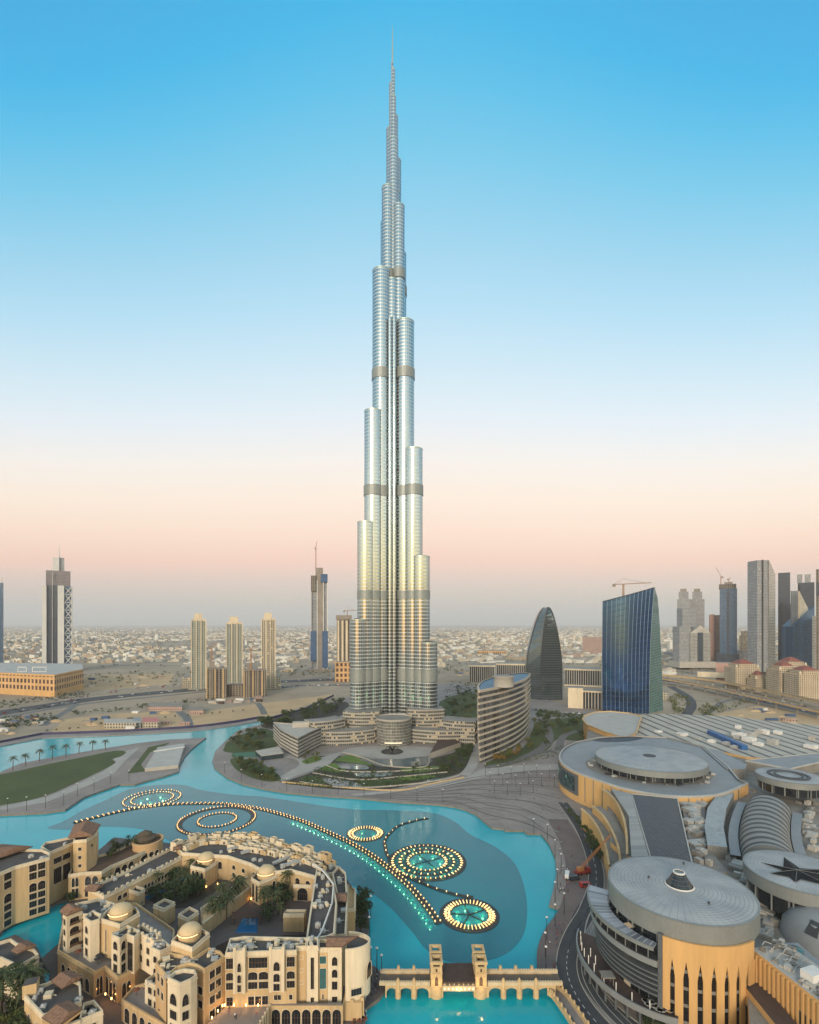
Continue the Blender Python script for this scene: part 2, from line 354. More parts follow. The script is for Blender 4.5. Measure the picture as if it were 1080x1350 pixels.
def bay(px, topy, rpx, dep, z0=ZL, n=30, seg=True):
    """one rounded bay: column of the facade ending in its own setback"""
    Y = TY + dep; x = XA(px, Y); r = rpx * Y / F; z1 = ZA(topy, Y)
    mb = MB(); mb.lathe(x, Y, [(r, z0), (r, z1)], n, 0)
    mb.lathe(x, Y, [(r, z1), (r * 1.015, z1 + .01), (r * 1.015, z1 + 1.3), (r * .93, z1 + 1.31), (r * .93, z1 - .8)], n, 1, smooth=False, cap=2)
    mb.box(x, Y, z1 - .8, r * .8, r * .8, 3.2, .3, 2)
    o = mb.build('tower_bay', ['tower_glass', 'tower_steel', 'tower_cap'], tw)
    for a, b_ in ((361, 373), (493, 506), (645, 658), (780, 791), (880, 895)):
        za, zb = ZA(b_, TY), ZA(a, TY)
        if zb < z1 + 4 and zb > z0 + 5:
            q = MB(); k = r + (.75 if a < 700 else .25)
            q.lathe(x, Y, [(r, za), (k, za + .01), (k, zb), (r, zb + .01)], n, 0, smooth=False); q.build('mechanical_band', 'tower_band', o)
t60 = 1 / math.tan(R(60))
for px, ty_, r in ((472.8, 818, 11.5), (482.6, 690, 11.5), (492.3, 544, 12), (503.2, 360, 12.2), (511.5, 250, 8.2)):
    bay(px, ty_, r, -(517 - px) * TY / F * t60)
for px, ty_, r in ((565.3, 848, 11.5), (555.4, 735, 11.5), (545.4, 594, 12), (534, 427, 12.2), (526, 274, 7.6)):
    bay(px, ty_, r, -(px - 517) * TY / F * t60)
for px, ty_, r, d in ((517, 560, 13, 46), (517, 470, 13, 34), (511, 296, 9.2, 22), (526, 337, 9.8, 24), (517, 258, 12, 4)):
    bay(px, ty_, r, d)
bay(515.6, 173, 6.4, 8, ZA(360, TY)); bay(522.2, 214, 6.9, 8, ZA(360, TY)); bay(518.8, 186, 6.4, -2, ZA(360, TY), 24)
bay(516.4, 112, 3.5, 3, ZA(240, TY), 18); bay(519, 129, 3.2, -1, ZA(240, TY), 18); bay(520, 155, 4.9, 4, ZA(240, TY), 18)
bay(518.6, 92, 2.3, 0, ZA(180, TY), 14); bay(517.2, 84, 1.5, 0, ZA(180, TY), 12)
bay(517, 372, 8.2, -6)
for px in (514.2, 519.8):                           # slim tubes rising in the cleft between the two front wings
    q = MB(); q.lathe(XA(px, TY - 17), TY - 17, [(2.3, ZL), (2.3, ZA(430, TY))], 14, 0, cap=0); q.build('corner_tube', ['tower_glass'], tw)
q = MB(); q.tube([(TX + .5, TY, ZA(90, TY)), (TX + .5, TY, ZA(60, TY)), (TX + .5, TY, ZA(34, TY))], 1.15, 8, 0, .28); q.build('spire', 'tower_steel', tw)
# ================================================================ fountains
mat('fountain_pipe', (.030, .034, .036), .5, .2, .3, .5)
mat('fountain_grey', (.10, .11, .115), .6, .1, .3, .5)
glow('lamp_warm', (1.0, .54, .15), 1.7)
glow('lamp_pale', (1.0, .72, .27), 1.7)
glow('lamp_green', (.25, 1.0, .62), 2.2)
def lamp_mesh(z=.3, r=.34, h=1.0):
    mb = MB(); mb.lathe(0, 0, [(r * .55, z), (r, z + h * .35), (r * .8, z + h * .75), (.05, z + h)], 7, 0); return mb
def lamp_proto(name, m, **k):
    o = lamp_mesh(**k).build(name, m, None, (0, 0, 0)); me = o.data; bpy.data.objects.remove(o); return me
LAMP_W = lamp_proto('lamp', 'lamp_warm'); LAMP_P = lamp_proto('lamp', 'lamp_pale', r=.32, h=.9)
LAMP_J = lamp_proto('jet_lamp', 'lamp_pale', r=.34, h=1.5)
def add_lamp(parent, me, p, s=1.0, name='lamp'):
    o = bpy.data.objects.new(name, me); col.objects.link(o); o.parent = parent; o.location = Vector(p) - parent_loc(parent); o.scale = (s, s, s); return o
def pt_light(parent, p, e, c, r=.5):
    l = bpy.data.lights.new('lamp_light', 'POINT'); l.energy = e; l.color = c; l.shadow_soft_size = r
    o = bpy.data.objects.new('lamp_light', l); col.objects.link(o); o.parent = parent; o.location = Vector(p) - parent_loc(parent); return o
def annulus(mb, c, r0, r1, z, n=56, m=0):
    mb.lathe(c.x, c.y, [(r0, z - .3), (r0, z), (r1, z), (r1, z - .3)], n, m, smooth=False)
GREEN = (.30, 1.0, .42)
def ring_fountain(px, py, rpx, rows, label, dark=None, spokes=None, lights=(), inner=None, start=0.0, me=None):
    c = P(px, py, .1); r = rpx * c.y / F
    t = thing('fountain_ring', label, 'fountain', c, 'circular fountains in the lake')
    mb = MB()
    for k, n in rows: annulus(mb, c, r * k - .9, r * k + .9, .32)
    if dark: annulus(mb, c, r * dark[0], r * dark[1], .28)
    if spokes:
        for i in range(spokes):
            a = 6.2832 * i / spokes; d = Vector((math.cos(a), math.sin(a), 0))
            mb.beam(c + d * r * rows[-1][0] + Vector((0, 0, .4)), c + d * r * rows[0][0] + Vector((0, 0, .4)), .35, .2)
    mb.build('pipe_ring', 'fountain_pipe' if dark else 'fountain_grey', t)
    if inner:
        q = MB()
        for i in range(inner):
            a = 6.2832 * i / inner + .5; d = Vector((math.cos(a), math.sin(a), 0))
            q.beam(c + Vector((0, 0, .3)), c + d * r * rows[-1][0] * .86 + Vector((0, 0, .3)), .5, .2)
        q.build('pipe_star', 'fountain_pipe', t)
    for k, n in rows:
        for i in range(n):
            a = 6.2832 * (i + .5 * (k < 1)) / n + start
            o = add_lamp(t, me or random.choice((LAMP_W, LAMP_P)), (c.x + r * k * math.cos(a), c.y + r * k * math.sin(a), .1), random.uniform(.75, 1.1))
            if dark and not me: o.rotation_euler = (0, 0, a); o.scale = (random.uniform(1.6, 3.2), .75, .8)
    for k, n, e in lights:
        for i in range(n):
            a = 6.2832 * i / n; pt_light(t, (c.x + r * k * math.cos(a), c.y + r * k * math.sin(a), 1.6), e, GREEN)
    return t
ring_fountain(201, 1053.3, 34, [(1.0, 44), (.74, 36)], 'farthest lit fountain ring, on the left by the long grass peninsula', lights=[(.4, 5, 240)])
ring_fountain(286.5, 1081.5, 48, [(1.0, 62), (.5, 36)], 'double fountain ring of warm lamps in open grey water, one ring inside the other', dark=(.88, .97), me=LAMP_W)
ring_fountain(482, 1099.5, 21.5, [(1.0, 36), (.8, 30)], 'smallest lit fountain ring, tucked beside the curved lamp line', dark=(1.03, 1.16), lights=[(.5, 3, 150)])
ring_fountain(563, 1136, 45.5, [(1.0, 46), (.78, 26), (.56, 28)], 'largest fountain wheel with radiating lamps and bright green water inside', dark=(1.03, 1.14), spokes=46, lights=[(.80, 12, 260), (.38, 6, 300)], inner=4)
ring_fountain(619, 1206.5, 31.5, [(1.0, 40), (.86, 38)], 'nearest fountain ring with a wide dark rim and dark star of pipes inside', dark=(1.05, 1.25), lights=[(.55, 7, 270)], inner=5)
def lamp_line(name, px, label, n, wd, me, rows=(0,), group=None, stuff=None, lights=None):
    path = smooth_path([P(x, y, .35) for x, y in px], 8)
    L = [0.0]
    for a, b in zip(path, path[1:]): L.append(L[-1] + (b - a).length)
    def at(s):
        for i in range(len(L) - 1):
            if L[i + 1] >= s: return path[i].lerp(path[i + 1], (s - L[i]) / max(1e-6, L[i + 1] - L[i])), (path[i + 1] - path[i]).normalized()
        return path[-1], (path[-1] - path[-2]).normalized()
    t = thing(name, label, 'fountain', path[len(path) // 2], group)
    mb = MB()
    if wd: ribbon(mb, path, wd, 0, 0)
    l = offset(path, wd / 2); r = offset(path, -wd / 2)
    for e in (l, r):
        mb.tube([p for p in e], .25, 5)
    mb.build('pipe_line', 'fountain_pipe', t)
    rest = MB()
    for i in range(n):
        p, d = at(L[-1] * (i + .5) / n); nn = Vector((-d.y, d.x, 0))
        for j, ro in enumerate(rows):
            q = p + nn * ro
            if stuff and j == 0 or not stuff: add_lamp(t, me, q - Vector((0, 0, .2)), random.uniform(.8, 1.1))
            else: rest.lathe(q.x, q.y, [(.2, .4), (.36, .7), (.3, 1.0), (.05, 1.2)], 6, 0)
    if stuff: tag(rest.build('lamp_row', 'lamp_warm', t), kind='stuff')
    if lights:
        s0, s1, k, e, off = lights
        for i in range(k):
            p, d = at(L[-1] * (s0 + (s1 - s0) * i / (k - 1))); nn = Vector((-d.y, d.x, 0))
            pt_light(t, p + nn * off + Vector((0, 0, 1.0)), e, GREEN, .3)
    return t
lamp_line('fountain_arc', [(97, 1085), (119, 1079.5), (156, 1070.5), (194, 1063.5), (236, 1060), (278, 1059.5), (302, 1060.5), (340, 1066), (370, 1073.5), (402, 1084), (440, 1101), (465, 1113), (490, 1128), (515, 1147), (543, 1172), (565, 1198), (579, 1218)],
          'long curved lamp line sweeping across the lake, glowing green along its near side', 99, 2.6, LAMP_W, (-1.2, 1.2), stuff=True, lights=(.53, 1.0, 34, 150, -4.2))
lamp_line('fountain_chain', [(565, 1079), (552, 1081), (540.5, 1084), (529, 1087.5), (521, 1092), (515, 1098), (510, 1103), (507, 1110), (508, 1117), (509.5, 1124), (513, 1131)],
          'short curved chain of lamps reaching away above the largest fountain wheel', 12, 1.4, LAMP_P)
lamp_line('fountain_chain', [(520, 1146), (533, 1153), (546, 1160), (558, 1165), (572.5, 1171), (588, 1176), (605, 1180.5), (624, 1183)],
          'short curved chain of lamps linking the largest wheel to the nearest ring', 9, 1.4, LAMP_P)
# ================================================================ bridge with four stone towers
mat('bridge_stone', (.54, .375, .195), .85, 0, .25, .6, bump=.05, bscale=2)
mat('bridge_trim', (.56, .44, .29), .8, 0, .2, .6)
mat('timber_dark', (.075, .045, .033), .7, 0, .3, .8)
mat('dark_hole', (.012, .011, .011), .8, 0, .2, 1)
mat('bridge_deck', (.16, .12, .09), .8, 0, .25, .5)
glow('lamp_bridge', (1.0, .58, .18), 10.0)
YB0, YB1, ZD = 169.8, 176.0, 4.2
def bx(px): return XA(px, YB0)
br = thing('stone_bridge', 'sandstone arched bridge with four square towers spanning the near end of the lake', 'bridge', (XA(604, YB0), (YB0 + YB1) / 2, 0))
def arch_wall(mb, x0, x1, y, zt, spr, rise, th, m=0):
    """spandrel wall from x0 to x1 with an arched opening"""
    n = 12; xm = (x0 + x1) / 2; w = (x1 - x0) / 2 - .45
    arc = [(xm + w * math.cos(math.pi - math.pi * i / n), spr + rise * math.sin(math.pi * i / n)) for i in range(n + 1)]
    pts = [(x0, 0), (xm - w, 0)] + arc + [(xm + w, 0), (x1, 0), (x1, zt), (x0, zt)]
    f = [(px, y, z) for px, z in pts]; bk = [(px, y + th, z) for px, z in pts]
    mb.face(f, m); mb.face(bk[::-1], m)
    for i in range(len(pts) - 1):
        mb.face([f[i], bk[i], bk[i + 1], f[i + 1]][::1], m)
spans = [(508, 525), (525, 546), (546, 567), (643, 664), (664, 685), (685, 707), (707, 733)]
for a, b in spans:
    for y in (YB0, YB1 - .8): side = MB(); arch_wall(side, bx(a), bx(b), y, ZD, 1.6, 1.7, .8); side.build('arch_wall', 'bridge_stone', br)
dk = MB(); dk.box((bx(500) + bx(567)) / 2, (YB0 + YB1) / 2, ZD - .5, bx(567) - bx(500), YB1 - YB0 - 1.62, .5, 0, 0); dk.box((bx(643) + bx(742)) / 2, (YB0 + YB1) / 2, ZD - .5, bx(742) - bx(643), YB1 - YB0 - 1.62, .5, 0, 0); dk.build('deck', 'bridge_deck', br)
for (a, b) in ((500, 567), (643, 742)):
    for y in (YB0 - .1, YB1 - .5):
        q = MB(); q.box((bx(a) + bx(b)) / 2, y + .3, ZD + .01, bx(b) - bx(a), .6, 1.0, 0, 0); q.box((bx(a) + bx(b)) / 2, y + .3, ZD + 1.02, bx(b) - bx(a), .8, .18, 0, 0)
        k = a + 2
        while k < b: q.box(bx(k), y + .3, ZD + 1.21, .28, .28, .35, 0, 0); k += 3.4
        q.build('parapet', 'bridge_trim', br)
for p in (525, 546, 664, 685, 707):
    q = MB(); x = bx(p); q.lathe(x, YB0 + .1, [(1.0, 0), (1.0, 2.6), (.55, 3.4), (.7, ZD + 1.6), (.1, ZD + 2.6)], 10, 0); q.build('cutwater', 'bridge_stone', br)
    q = MB(); q.box(x, YB1, ZD, .9, .9, 2.4, 0, 0); q.build('pier_post', 'bridge_stone', br)
for p in (575.5, 634):
    x = bx(p)
    q = MB(); q.lathe(x, YB0 + 1.4, [(2.45, -.1), (2.45, 3.3), (1.9, 4.0)], 20, 0, cap=0); q.box(x, 173.5, -.1, 4.6, 7.5, 4.0, 0, 0); q.build('pier', 'bridge_stone', br)
    for y0 in (169.0, 174.4):
        z1 = 11.8; yc = y0 + 1.9
        q = MB()
        for sx_, sy_ in ((-1, -1), (1, -1), (1, 1), (-1, 1)): q.box(x + sx_ * 1.5, yc + sy_ * 1.5, 4.0, .8, .8, z1 - 4, 0, 0)
        for s_ in (-1, 1): q.box(x, yc + s_ * 1.5, 4.0, 2.2, .5, z1 - 5, 0, 0); q.box(x + s_ * 1.5, yc, 4.0, .5, 2.2, z1 - 5, 0, 0)
        for s_ in (-1, 1): q.box(x, yc + s_ * 1.75, z1, 4.3, .7, .9, 0, 0); q.box(x + s_ * 1.75, yc, z1, .7, 2.8, .9, 0, 0)
        q.box(x, yc, 8.6, 4.1, 4.1, .35, 0, 0)
        tw_ = q.build('bridge_tower', 'bridge_stone', br)
        q = MB(); q.box(x, yc, z1 - 1.1, 2.5, 2.5, .15, 0, 0); q.build('tower_top', 'dark_hole', tw_)
        q = MB(); q.face([(x - .55, y0 - .0, 4.6), (x + .55, y0 - .0, 4.6), (x + .55, y0 - .0, 6.9), (x, y0 - .0, 7.8), (x - .55, y0 - .0, 6.9)]); q.face([(x - .3, y0 - .02, 9.3), (x + .3, y0 - .02, 9.3), (x + .3, y0 - .02, 10.3), (x - .3, y0 - .02, 10.3)]); q.build('tower_door', 'timber_dark', tw_)
xa, xb = bx(583.4), bx(626)
q = MB(); q.box((xa + xb) / 2, 172.6, 6.2, xb - xa, 9.4, .5, 0, 0)
for i in range(9): q.box(xa + (xb - xa) * (i + .5) / 9, 172.6, 6.71, .35, 9.4, .18, 0, 0)
q.build('pavilion_roof', 'timber_dark', br)
q = MB(); q.box((xa + xb) / 2, 168.9, 3.2, xb - xa, .9, 1.5, 0, 0); q.box((xa + xb) / 2, 168.9, 4.71, xb - xa, 1.1, .3, 0, 0); q.box((xa + xb) / 2, 172.5, 3.2, xb - xa, 6, .6, 0, 0)
for i in range(7): q.box(xa + (xb - xa) * (i + .5) / 7, 168.7, 5.02, .35, .35, 1.15, 0, 0)
q.build('balcony', 'bridge_trim', br)
for i in range(8):
    o = lamp_mesh(0, .16, .35).build('bridge_lamp', 'lamp_bridge', None, (0, 0, 0)) if i == 0 else dup(bl)
    if i == 0: bl = o
    o.parent = br; o.location = Vector((xa + (xb - xa) * (i + .5) / 8, 168.2, 4.0)) - br.location
for p in (575.5, 634): pt_light(br, (bx(p), 167.6, 5.6), 230, (1, .6, .22), .3)
pt_light(br, (bx(604), 167.2, 3.6), 200, (1, .6, .22), .3)
pt_light(br, (bx(590), 173, 5.2), 90, (1, .6, .22), .3); pt_light(br, (bx(618), 173, 5.2), 90, (1, .6, .22), .3)
# right abutment: curved stone balustrade running down the near shore
path = smooth_path([P(x, y, ZL) for x, y in [(734, 1303), (744, 1311), (757, 1328), (772, 1350), (790, 1380), (806, 1420)]], 5)
sb = thing('stone_balustrade', 'curved sandstone balustrade along the near right shore below the bridge', 'balustrade', path[4])
for off in (0, -4.6):
    q = MB()
    pp = offset(path, off)
    for a, b in zip(pp, pp[1:]): q.beam(a + Vector((0, 0, 1.3)), b + Vector((0, 0, 1.3)), .7, 1.5)
    for k in range(0, len(pp), 2): q.box(pp[k].x, pp[k].y, ZL + 1.3, .6, .6, .9)
    q.build('rail', 'bridge_stone', sb)
# ================================================================ tower podium, curved block, gardens
facade('podium_glass', (.38, .345, .29), (.05, .055, .055), 2.2, 3.6, .82, .60, gr=.15, wr=.6, lit=.16, litc=(1, .72, .38), lits=.5, jit=.7)
facade('podium_ledge', (.42, .38, .32), (.06, .06, .06), 3.0, 3.3, .94, .50, gr=.15, wr=.6, jit=.5)
mat('podium_roof', (.24, .23, .21), .8, 0, .25, .1)
mat('pale_concrete', (.40, .37, .33), .8, 0, .2, .15)
mat('white_paint', (.62, .60, .57), .7, 0, .15, .3)
mat('dark_glass', (.03, .045, .05), .12, 0, .3, .2, spec=.7)
mat('teal_glass', (.04, .13, .14), .15, 0, .3, .2, spec=.7)
mat('silver_glass', (.30, .32, .32), .16, .8, .2, .1)
mat('dark_soil', (.05, .045, .035), .95, 0, .3, .2)
def pw(px, Y, top, base=None):                 # world x and z for a picture column at a known distance
    return XA(px, Y), ZA(top, Y)
def wing(pxs, Y0, Y1, top, depth, label_name='podium_wing'):
    """low wing running from column pxs[0] (distance Y0) to pxs[1] (distance Y1); bowed outward"""
    n = 10; a = Vector((XA(pxs[0], Y0), Y0)); b = Vector((XA(pxs[1], Y1), Y1)); d = (b - a); L = d.length; t = d.normalized(); nn = Vector((t.y, -t.x))
    if nn.y > 0: nn = -nn
    f = [a + t * L * i / n + nn * (L * .10 * math.sin(math.pi * i / n)) for i in range(n + 1)]
    bk = [p - nn * depth for p in f]
    z1 = ZA(top, (Y0 + Y1) / 2)
    mb = MB(); poly = [(p.x, p.y) for p in f] + [(p.x, p.y) for p in bk[::-1]]
    mb.prism(poly, ZL, z1, 0, 1)
    o = mb.build(label_name, ['podium_glass', 'podium_roof'], tw)
    q = MB(); k = 0; z = ZL + 3.4
    while z < z1 + 1:
        l = [Vector((p.x, p.y, z)) + Vector((nn.x, nn.y, 0)) * .9 for p in f]; r = [Vector((p.x, p.y, z)) - Vector((nn.x, nn.y, 0)) * .1 for p in f]
        q.grid([l, r], 0, False); q.grid([[p - Vector((0, 0, .8)) for p in l], l], 0, False)
        z += 3.6
    q.build('floor_ledge', 'pale_concrete', o)
wing((500, 452), 545, 548, 938, 26); wing((455, 413), 534, 512, 950, 22); wing((495, 430), 530, 515, 962, 14)
wing((538, 586), 545, 548, 936, 26); wing((580, 626), 534, 520, 950, 24); wing((540, 606), 530, 522, 962, 14)
# glass entrance drum
xd, yd = XA(519.5, 527), 527.0
mb = MB(); rd = 23 * yd / F; mb.lathe(xd, yd, [(rd, ZL), (rd, ZA(951, yd - rd))], 36, 0, cap=1); e = mb.build('entrance_drum', ['drum_glass' if 'drum_glass' in MATS else facade('drum_glass', (.36, .36, .34), (.20, .19, .16), 1.6, 3.0, .84, .86, gr=.1, gm=.5, jit=.4).name, 'podium_roof'], tw)
mb = MB(); mb.lathe(xd, yd, [(rd + .2, ZA(952, yd - rd)), (rd + .6, ZA(951, yd - rd) + .2), (rd + .6, ZA(949.5, yd - rd))], 36, 0, smooth=False); mb.build('roof_rim', 'pale_concrete', e)
mb = MB(); mb.lathe(xd, yd, [(rd + .15, ZL + 3.6), (rd + 3, ZL + 4.0), (rd + 3, ZL + 4.6), (rd + .15, ZL + 4.6)], 16, 0, R(245), R(295), smooth=False); mb.build('entrance_canopy', glow('lit_canopy', (1, .85, .55), .7, (.6, .5, .4)), e)
# low ship-shaped hotel with a roof pool
zt = 20.0
hp = [P(x, y, zt) for x, y in [(361, 953), (370, 962), (383, 969), (393, 973.5), (396, 972), (410, 965), (424, 959), (421, 955), (400, 955), (385, 955)]]
ht = thing('pool_hotel', 'low wedge-shaped banded hotel with a small turquoise roof pool', 'hotel', (hp[3].x, hp[3].y, ZL))
mb = MB(); mb.prism(hp, ZL, zt - 1, 0, 1); mb.build('facade', ['podium_ledge', 'podium_roof'], ht)
for k in range(6):
    z = ZL + 3.2 + k * 3.25
    pp = [Vector((p.x, p.y, z)) for p in hp]; c = sum(pp, Vector()) / len(pp)
    o_ = [c + (p - c) * 1.025 for p in pp]; mb = MB(); mb.prism(o_, z - .9, z, 0, 0, bottom=True, top=False)
    if k < 5: mb.grid([[Vector((p.x, p.y, z)) for p in o_], pp], 0, False, True)
    mb.build('balcony_band', 'pale_concrete', ht)
mb = MB(); mb.face([P(x, y, zt - .8) for x, y in [(384, 967), (390, 970.5), (399, 968), (392, 965)]]); mb.build('roof_pool', 'lake_water', ht)
mb = MB(); q = P(397, 958, zt); mb.box(q.x, q.y, zt - 1, 17, 7, 6, .1, 0); mb.build('roof_house', 'pale_concrete', ht)
# curved office block on the right
fr = smooth_path([P(x, y, ZL) for x, y in [(634, 1005.5), (648, 1000), (664, 993), (680, 984), (692, 974), (697.5, 964)]], 4)
zt = ZA(909, (fr[0].y))
th_ = lambda i: 0
bk = smooth_path([P(x, y, ZL) for x, y in [(697.5, 962), (688, 960), (664, 966), (640, 980), (632.5, 996)]], 4)
ring = fr + bk
cb = thing('curved_office', 'curved ten-storey banded office block with a blue roof and drum, right of the tall tower', 'office block', (fr[8].x, fr[8].y, ZL))
zf = ZA(909, fr[0].y); zb = ZA(893, fr[-1].y)
mb = MB(); cen = sum(ring, Vector()) / len(ring)
nfl = 11
def lean(p, z, s=1.0): # slight outward swell with height
    k = 1.0 + .06 * math.sin(min(1, z / zf) * 2.2); return Vector((cen.x + (p.x - cen.x) * k * s, cen.y + (p.y - cen.y) * k * s, z))
ztop = zf
rows = [[lean(p, ZL + (ztop - ZL) * k / 22) for p in ring] for k in range(23)]
mb.grid(rows, 0, True, True); mb.build('facade', [facade('curved_strip', (.17, .14, .12), (.06, .06, .06), 3.5, 60, .9, 1.0, gr=.12, jit=.7)], cb)
for k in range(nfl + 1):
    z = ZL + 4 + (ztop - ZL - 4) * k / nfl; q = MB()
    a = [lean(p, z, 1.03) for p in ring]; b = [lean(p, z, .98) for p in ring]; hh = 1.9 if k < nfl else 2.4
    a2 = [p - Vector((0, 0, hh)) for p in a]; b2 = [p - Vector((0, 0, hh)) for p in b]
    q.grid([b2, a2], 0, False, True); q.grid([a2, a], 0, True, True); q.grid([a, b], 0, False, True)
    q.build('floor_band', 'office_band' if 'office_band' in MATS else mat('office_band', (.44, .375, .30), .55, .1, .12, .2).name, cb)
q = MB(); q.face([lean(p, ztop - .9, .975) for p in ring]); q.build('blue_roof', mat('blue_roof', (.07, .17, .27), .6, 0, .3, .15), cb)
zr = ztop - .9; dr = P(664, 905, zr)
q = MB(); q.lathe(dr.x, dr.y, [(9.5, zr), (9.5, zr + 9), (10.3, zr + 9.4), (10.3, zr + 10.4)], 28, 0, cap=1); q.build('roof_drum', ['pale_concrete', 'podium_roof'], cb)
# plaza in front of the tower: circular drop-off, sculpture, terraces of pools and hedges
def patch(name, px, m, z=ZL + .05, sm=True, kind='structure'):
    pts = [P(x, y, z) for x, y in px]; mb = MB(); mb.face(smooth_path(pts, 4, True) if sm else pts); return tag(mb.build(name, m), kind=kind)
patch('garden_path', [(440, 1002), (430, 1010), (395, 1021), (372, 1031), (360, 1029), (380, 1018), (395, 1008), (385, 1000), (352, 999), (340, 1000), (345, 995), (385, 994), (405, 1002), (425, 998), (452, 991)], 'paving_light')
patch('plaza_paving', [(452, 990), (480, 984), (545, 984), (590, 988), (592, 990), (574, 994), (545, 1000), (510, 1000), (478, 997)], 'paving_light', ZL + .10)
patch('garden_ground', [(410, 1000), (440, 996), (480, 1000), (550, 1003), (600, 992), (620, 990), (624, 1004), (605, 1020), (560, 1030), (510, 1041), (450, 1041), (400, 1036), (376, 1031), (420, 1014)], 'dark_soil', ZL + .03)
for i, (px, m_) in enumerate([([(445, 1000), (458, 995.5), (470, 998), (492, 1009), (470, 1006), (443, 1003)], 'lawn_bright'), ([(421, 1014), (440, 1006), (452, 1010), (455, 1016), (440, 1018)], 'lawn_bright'),
                    ([(396, 1026), (412, 1022), (432, 1031), (428, 1034), (404, 1031)], 'lawn'), ([(528, 1014), (560, 1011), (588, 1009), (570, 1016), (540, 1019)], 'lawn_bright'),
                    ([(524, 1025), (560, 1022), (575, 1024), (540, 1029)], 'lawn_bright'), ([(406, 1000), (416, 996), (424, 1001), (406, 1007), (398, 1004)], 'lawn_bright'),
                    ([(480, 1028), (520, 1027), (540, 1032), (500, 1038), (470, 1036)], 'lawn')]):
    patch('lawn_ground', px, m_, ZL + .12 + .006 * i)
for i, (px) in enumerate([[(476, 1001), (520, 1001), (566, 997), (566, 1007), (540, 1010), (505, 1011), (490, 1007)], [(446, 1006), (480, 1008), (484, 1014), (452, 1013)], [(424, 1025), (470, 1032), (475, 1037), (440, 1036)], [(560, 1030), (575, 1026), (580, 1029), (565, 1032)], [(470, 1019), (515, 1018), (512, 1023), (475, 1024)]]):
    patch('garden_pool_water', px, mat('garden_water', (.10, .13, .14), .08, 0, .2, .2).name if i == 0 else 'garden_water', ZL + .2)
for i, px in enumerate([[(452, 991), (478, 998), (510, 1009), (560, 1010), (566, 997)], [(430, 1008), (456, 1016), (520, 1016), (590, 1011)], [(412, 1018), (470, 1027), (530, 1023), (590, 1017)], [(395, 1030), (450, 1037), (510, 1036), (580, 1028), (606, 1021)], [(372, 1030), (420, 1034.5), (520, 1041), (566, 1033), (612, 1024)]]):
    q = MB(); pp = smooth_path([P(x, y, ZL + .9) for x, y in px], 6)
    for a, b in zip(pp, pp[1:]): q.beam(a, b, .7, .95)
    tag(q.build('garden_wall', 'kerb_stone' if i != 4 else 'bridge_stone'), 'low pale stone garden wall curving across the terraces, ' + ['nearest the entrance plaza', 'second from the entrance plaza', 'middle one of five', 'second from the lake', 'nearest the lake promenade'][i], 'garden wall', 'terrace walls in the tower garden')
c0 = P(517, 991.5, ZL)
sp = thing('sculpture', 'small dark sculpture with water arcs on a round basin before the entrance drum', 'sculpture', c0)
q = MB(); q.lathe(c0.x, c0.y, [(10.5, ZL), (10.5, ZL + .8), (9.8, ZL + .8), (9.8, ZL + .5)], 28, 0, cap=0, smooth=False); q.build('basin', 'fountain_pipe', sp)
for a in (0, .9, 2.0, 3.1, 4.1, 5.2):
    q = MB(); q.tube([(c0.x + math.cos(a) * k * 1.2, c0.y + math.sin(a) * k * 1.2, ZL + .5 + 5 * math.sin(k * .5)) for k in range(6)], .45, 6); q.build('sculpture_arc', 'fountain_pipe', sp)
q = MB(); qq = [P(x, y, ZL) for x, y in [(567, 1000), (608, 985), (598, 980), (577, 982)]]; q.prism(qq, ZL, ZL + 5, 1, 0); tag(q.build('ramp_building', ['timber_dark', 'pale_concrete']), 'brown wedge-roofed pavilion to the right of the round entrance plaza', 'pavilion')
q = MB(); qq = [P(x, y, ZL) for x, y in [(337, 996), (368, 990), (374, 999), (345, 1003)]]; q.prism(qq, ZL, ZL + 4, 0, 1); q.prism([p * 1 + Vector((0, 0, 0)) for p in qq], ZL + 4.02, ZL + 4.5, 1, 1, bottom=True); tag(q.build('garden_pavilion', ['dark_glass', 'pale_concrete']), 'flat-roofed glass garden pavilion among trees near the left lake bend', 'pavilion')
patch('tennis_ground', [(305, 993), (335, 991), (338, 998), (308, 999)], mat('court_green', (.06, .15, .10), .9, 0, .15, .2), ZL + .1, False)
patch('garden_ground', [(305, 975), (345, 960), (370, 972), (352, 992), (300, 992), (296, 985)], 'lawn', ZL + .06)
patch('garden_ground', [(305, 1000), (340, 1004), (368, 1022), (366, 1030), (340, 1028), (312, 1015)], 'lawn', ZL + .06)
patch('garden_ground', [(345, 955), (400, 936), (455, 925), (455, 940), (415, 955), (372, 962)], 'dark_soil', ZL + .07)
patch('garden_ground', [(580, 925), (640, 912), (632, 985), (600, 985)], 'lawn', ZL + .07)
patch('garden_ground', [(640, 1006), (690, 985), (702, 962), (712, 950), (770, 948), (770, 975), (735, 975), (722, 988), (690, 1003), (655, 1012)], 'lawn', ZL + .06)
for px, wd, m_, in [([(612, 1022), (622, 1010), (629, 990), (632, 975)], 9, 'paving_light'), ([(690, 1000), (712, 988), (724, 975), (722, 960), (712, 948)], 9, 'road_pale'), ([(640, 1012), (680, 1004), (700, 994), (730, 990)], 7, 'road_pale'), ([(736, 990), (744, 970), (770, 962)], 8, 'road_pale')]:
    q = MB(); ribbon(q, smooth_path([P(x, y, ZL + .09) for x, y in px], 6), wd, 0, random.uniform(0, .02)); struct(q, 'garden_path', m_)
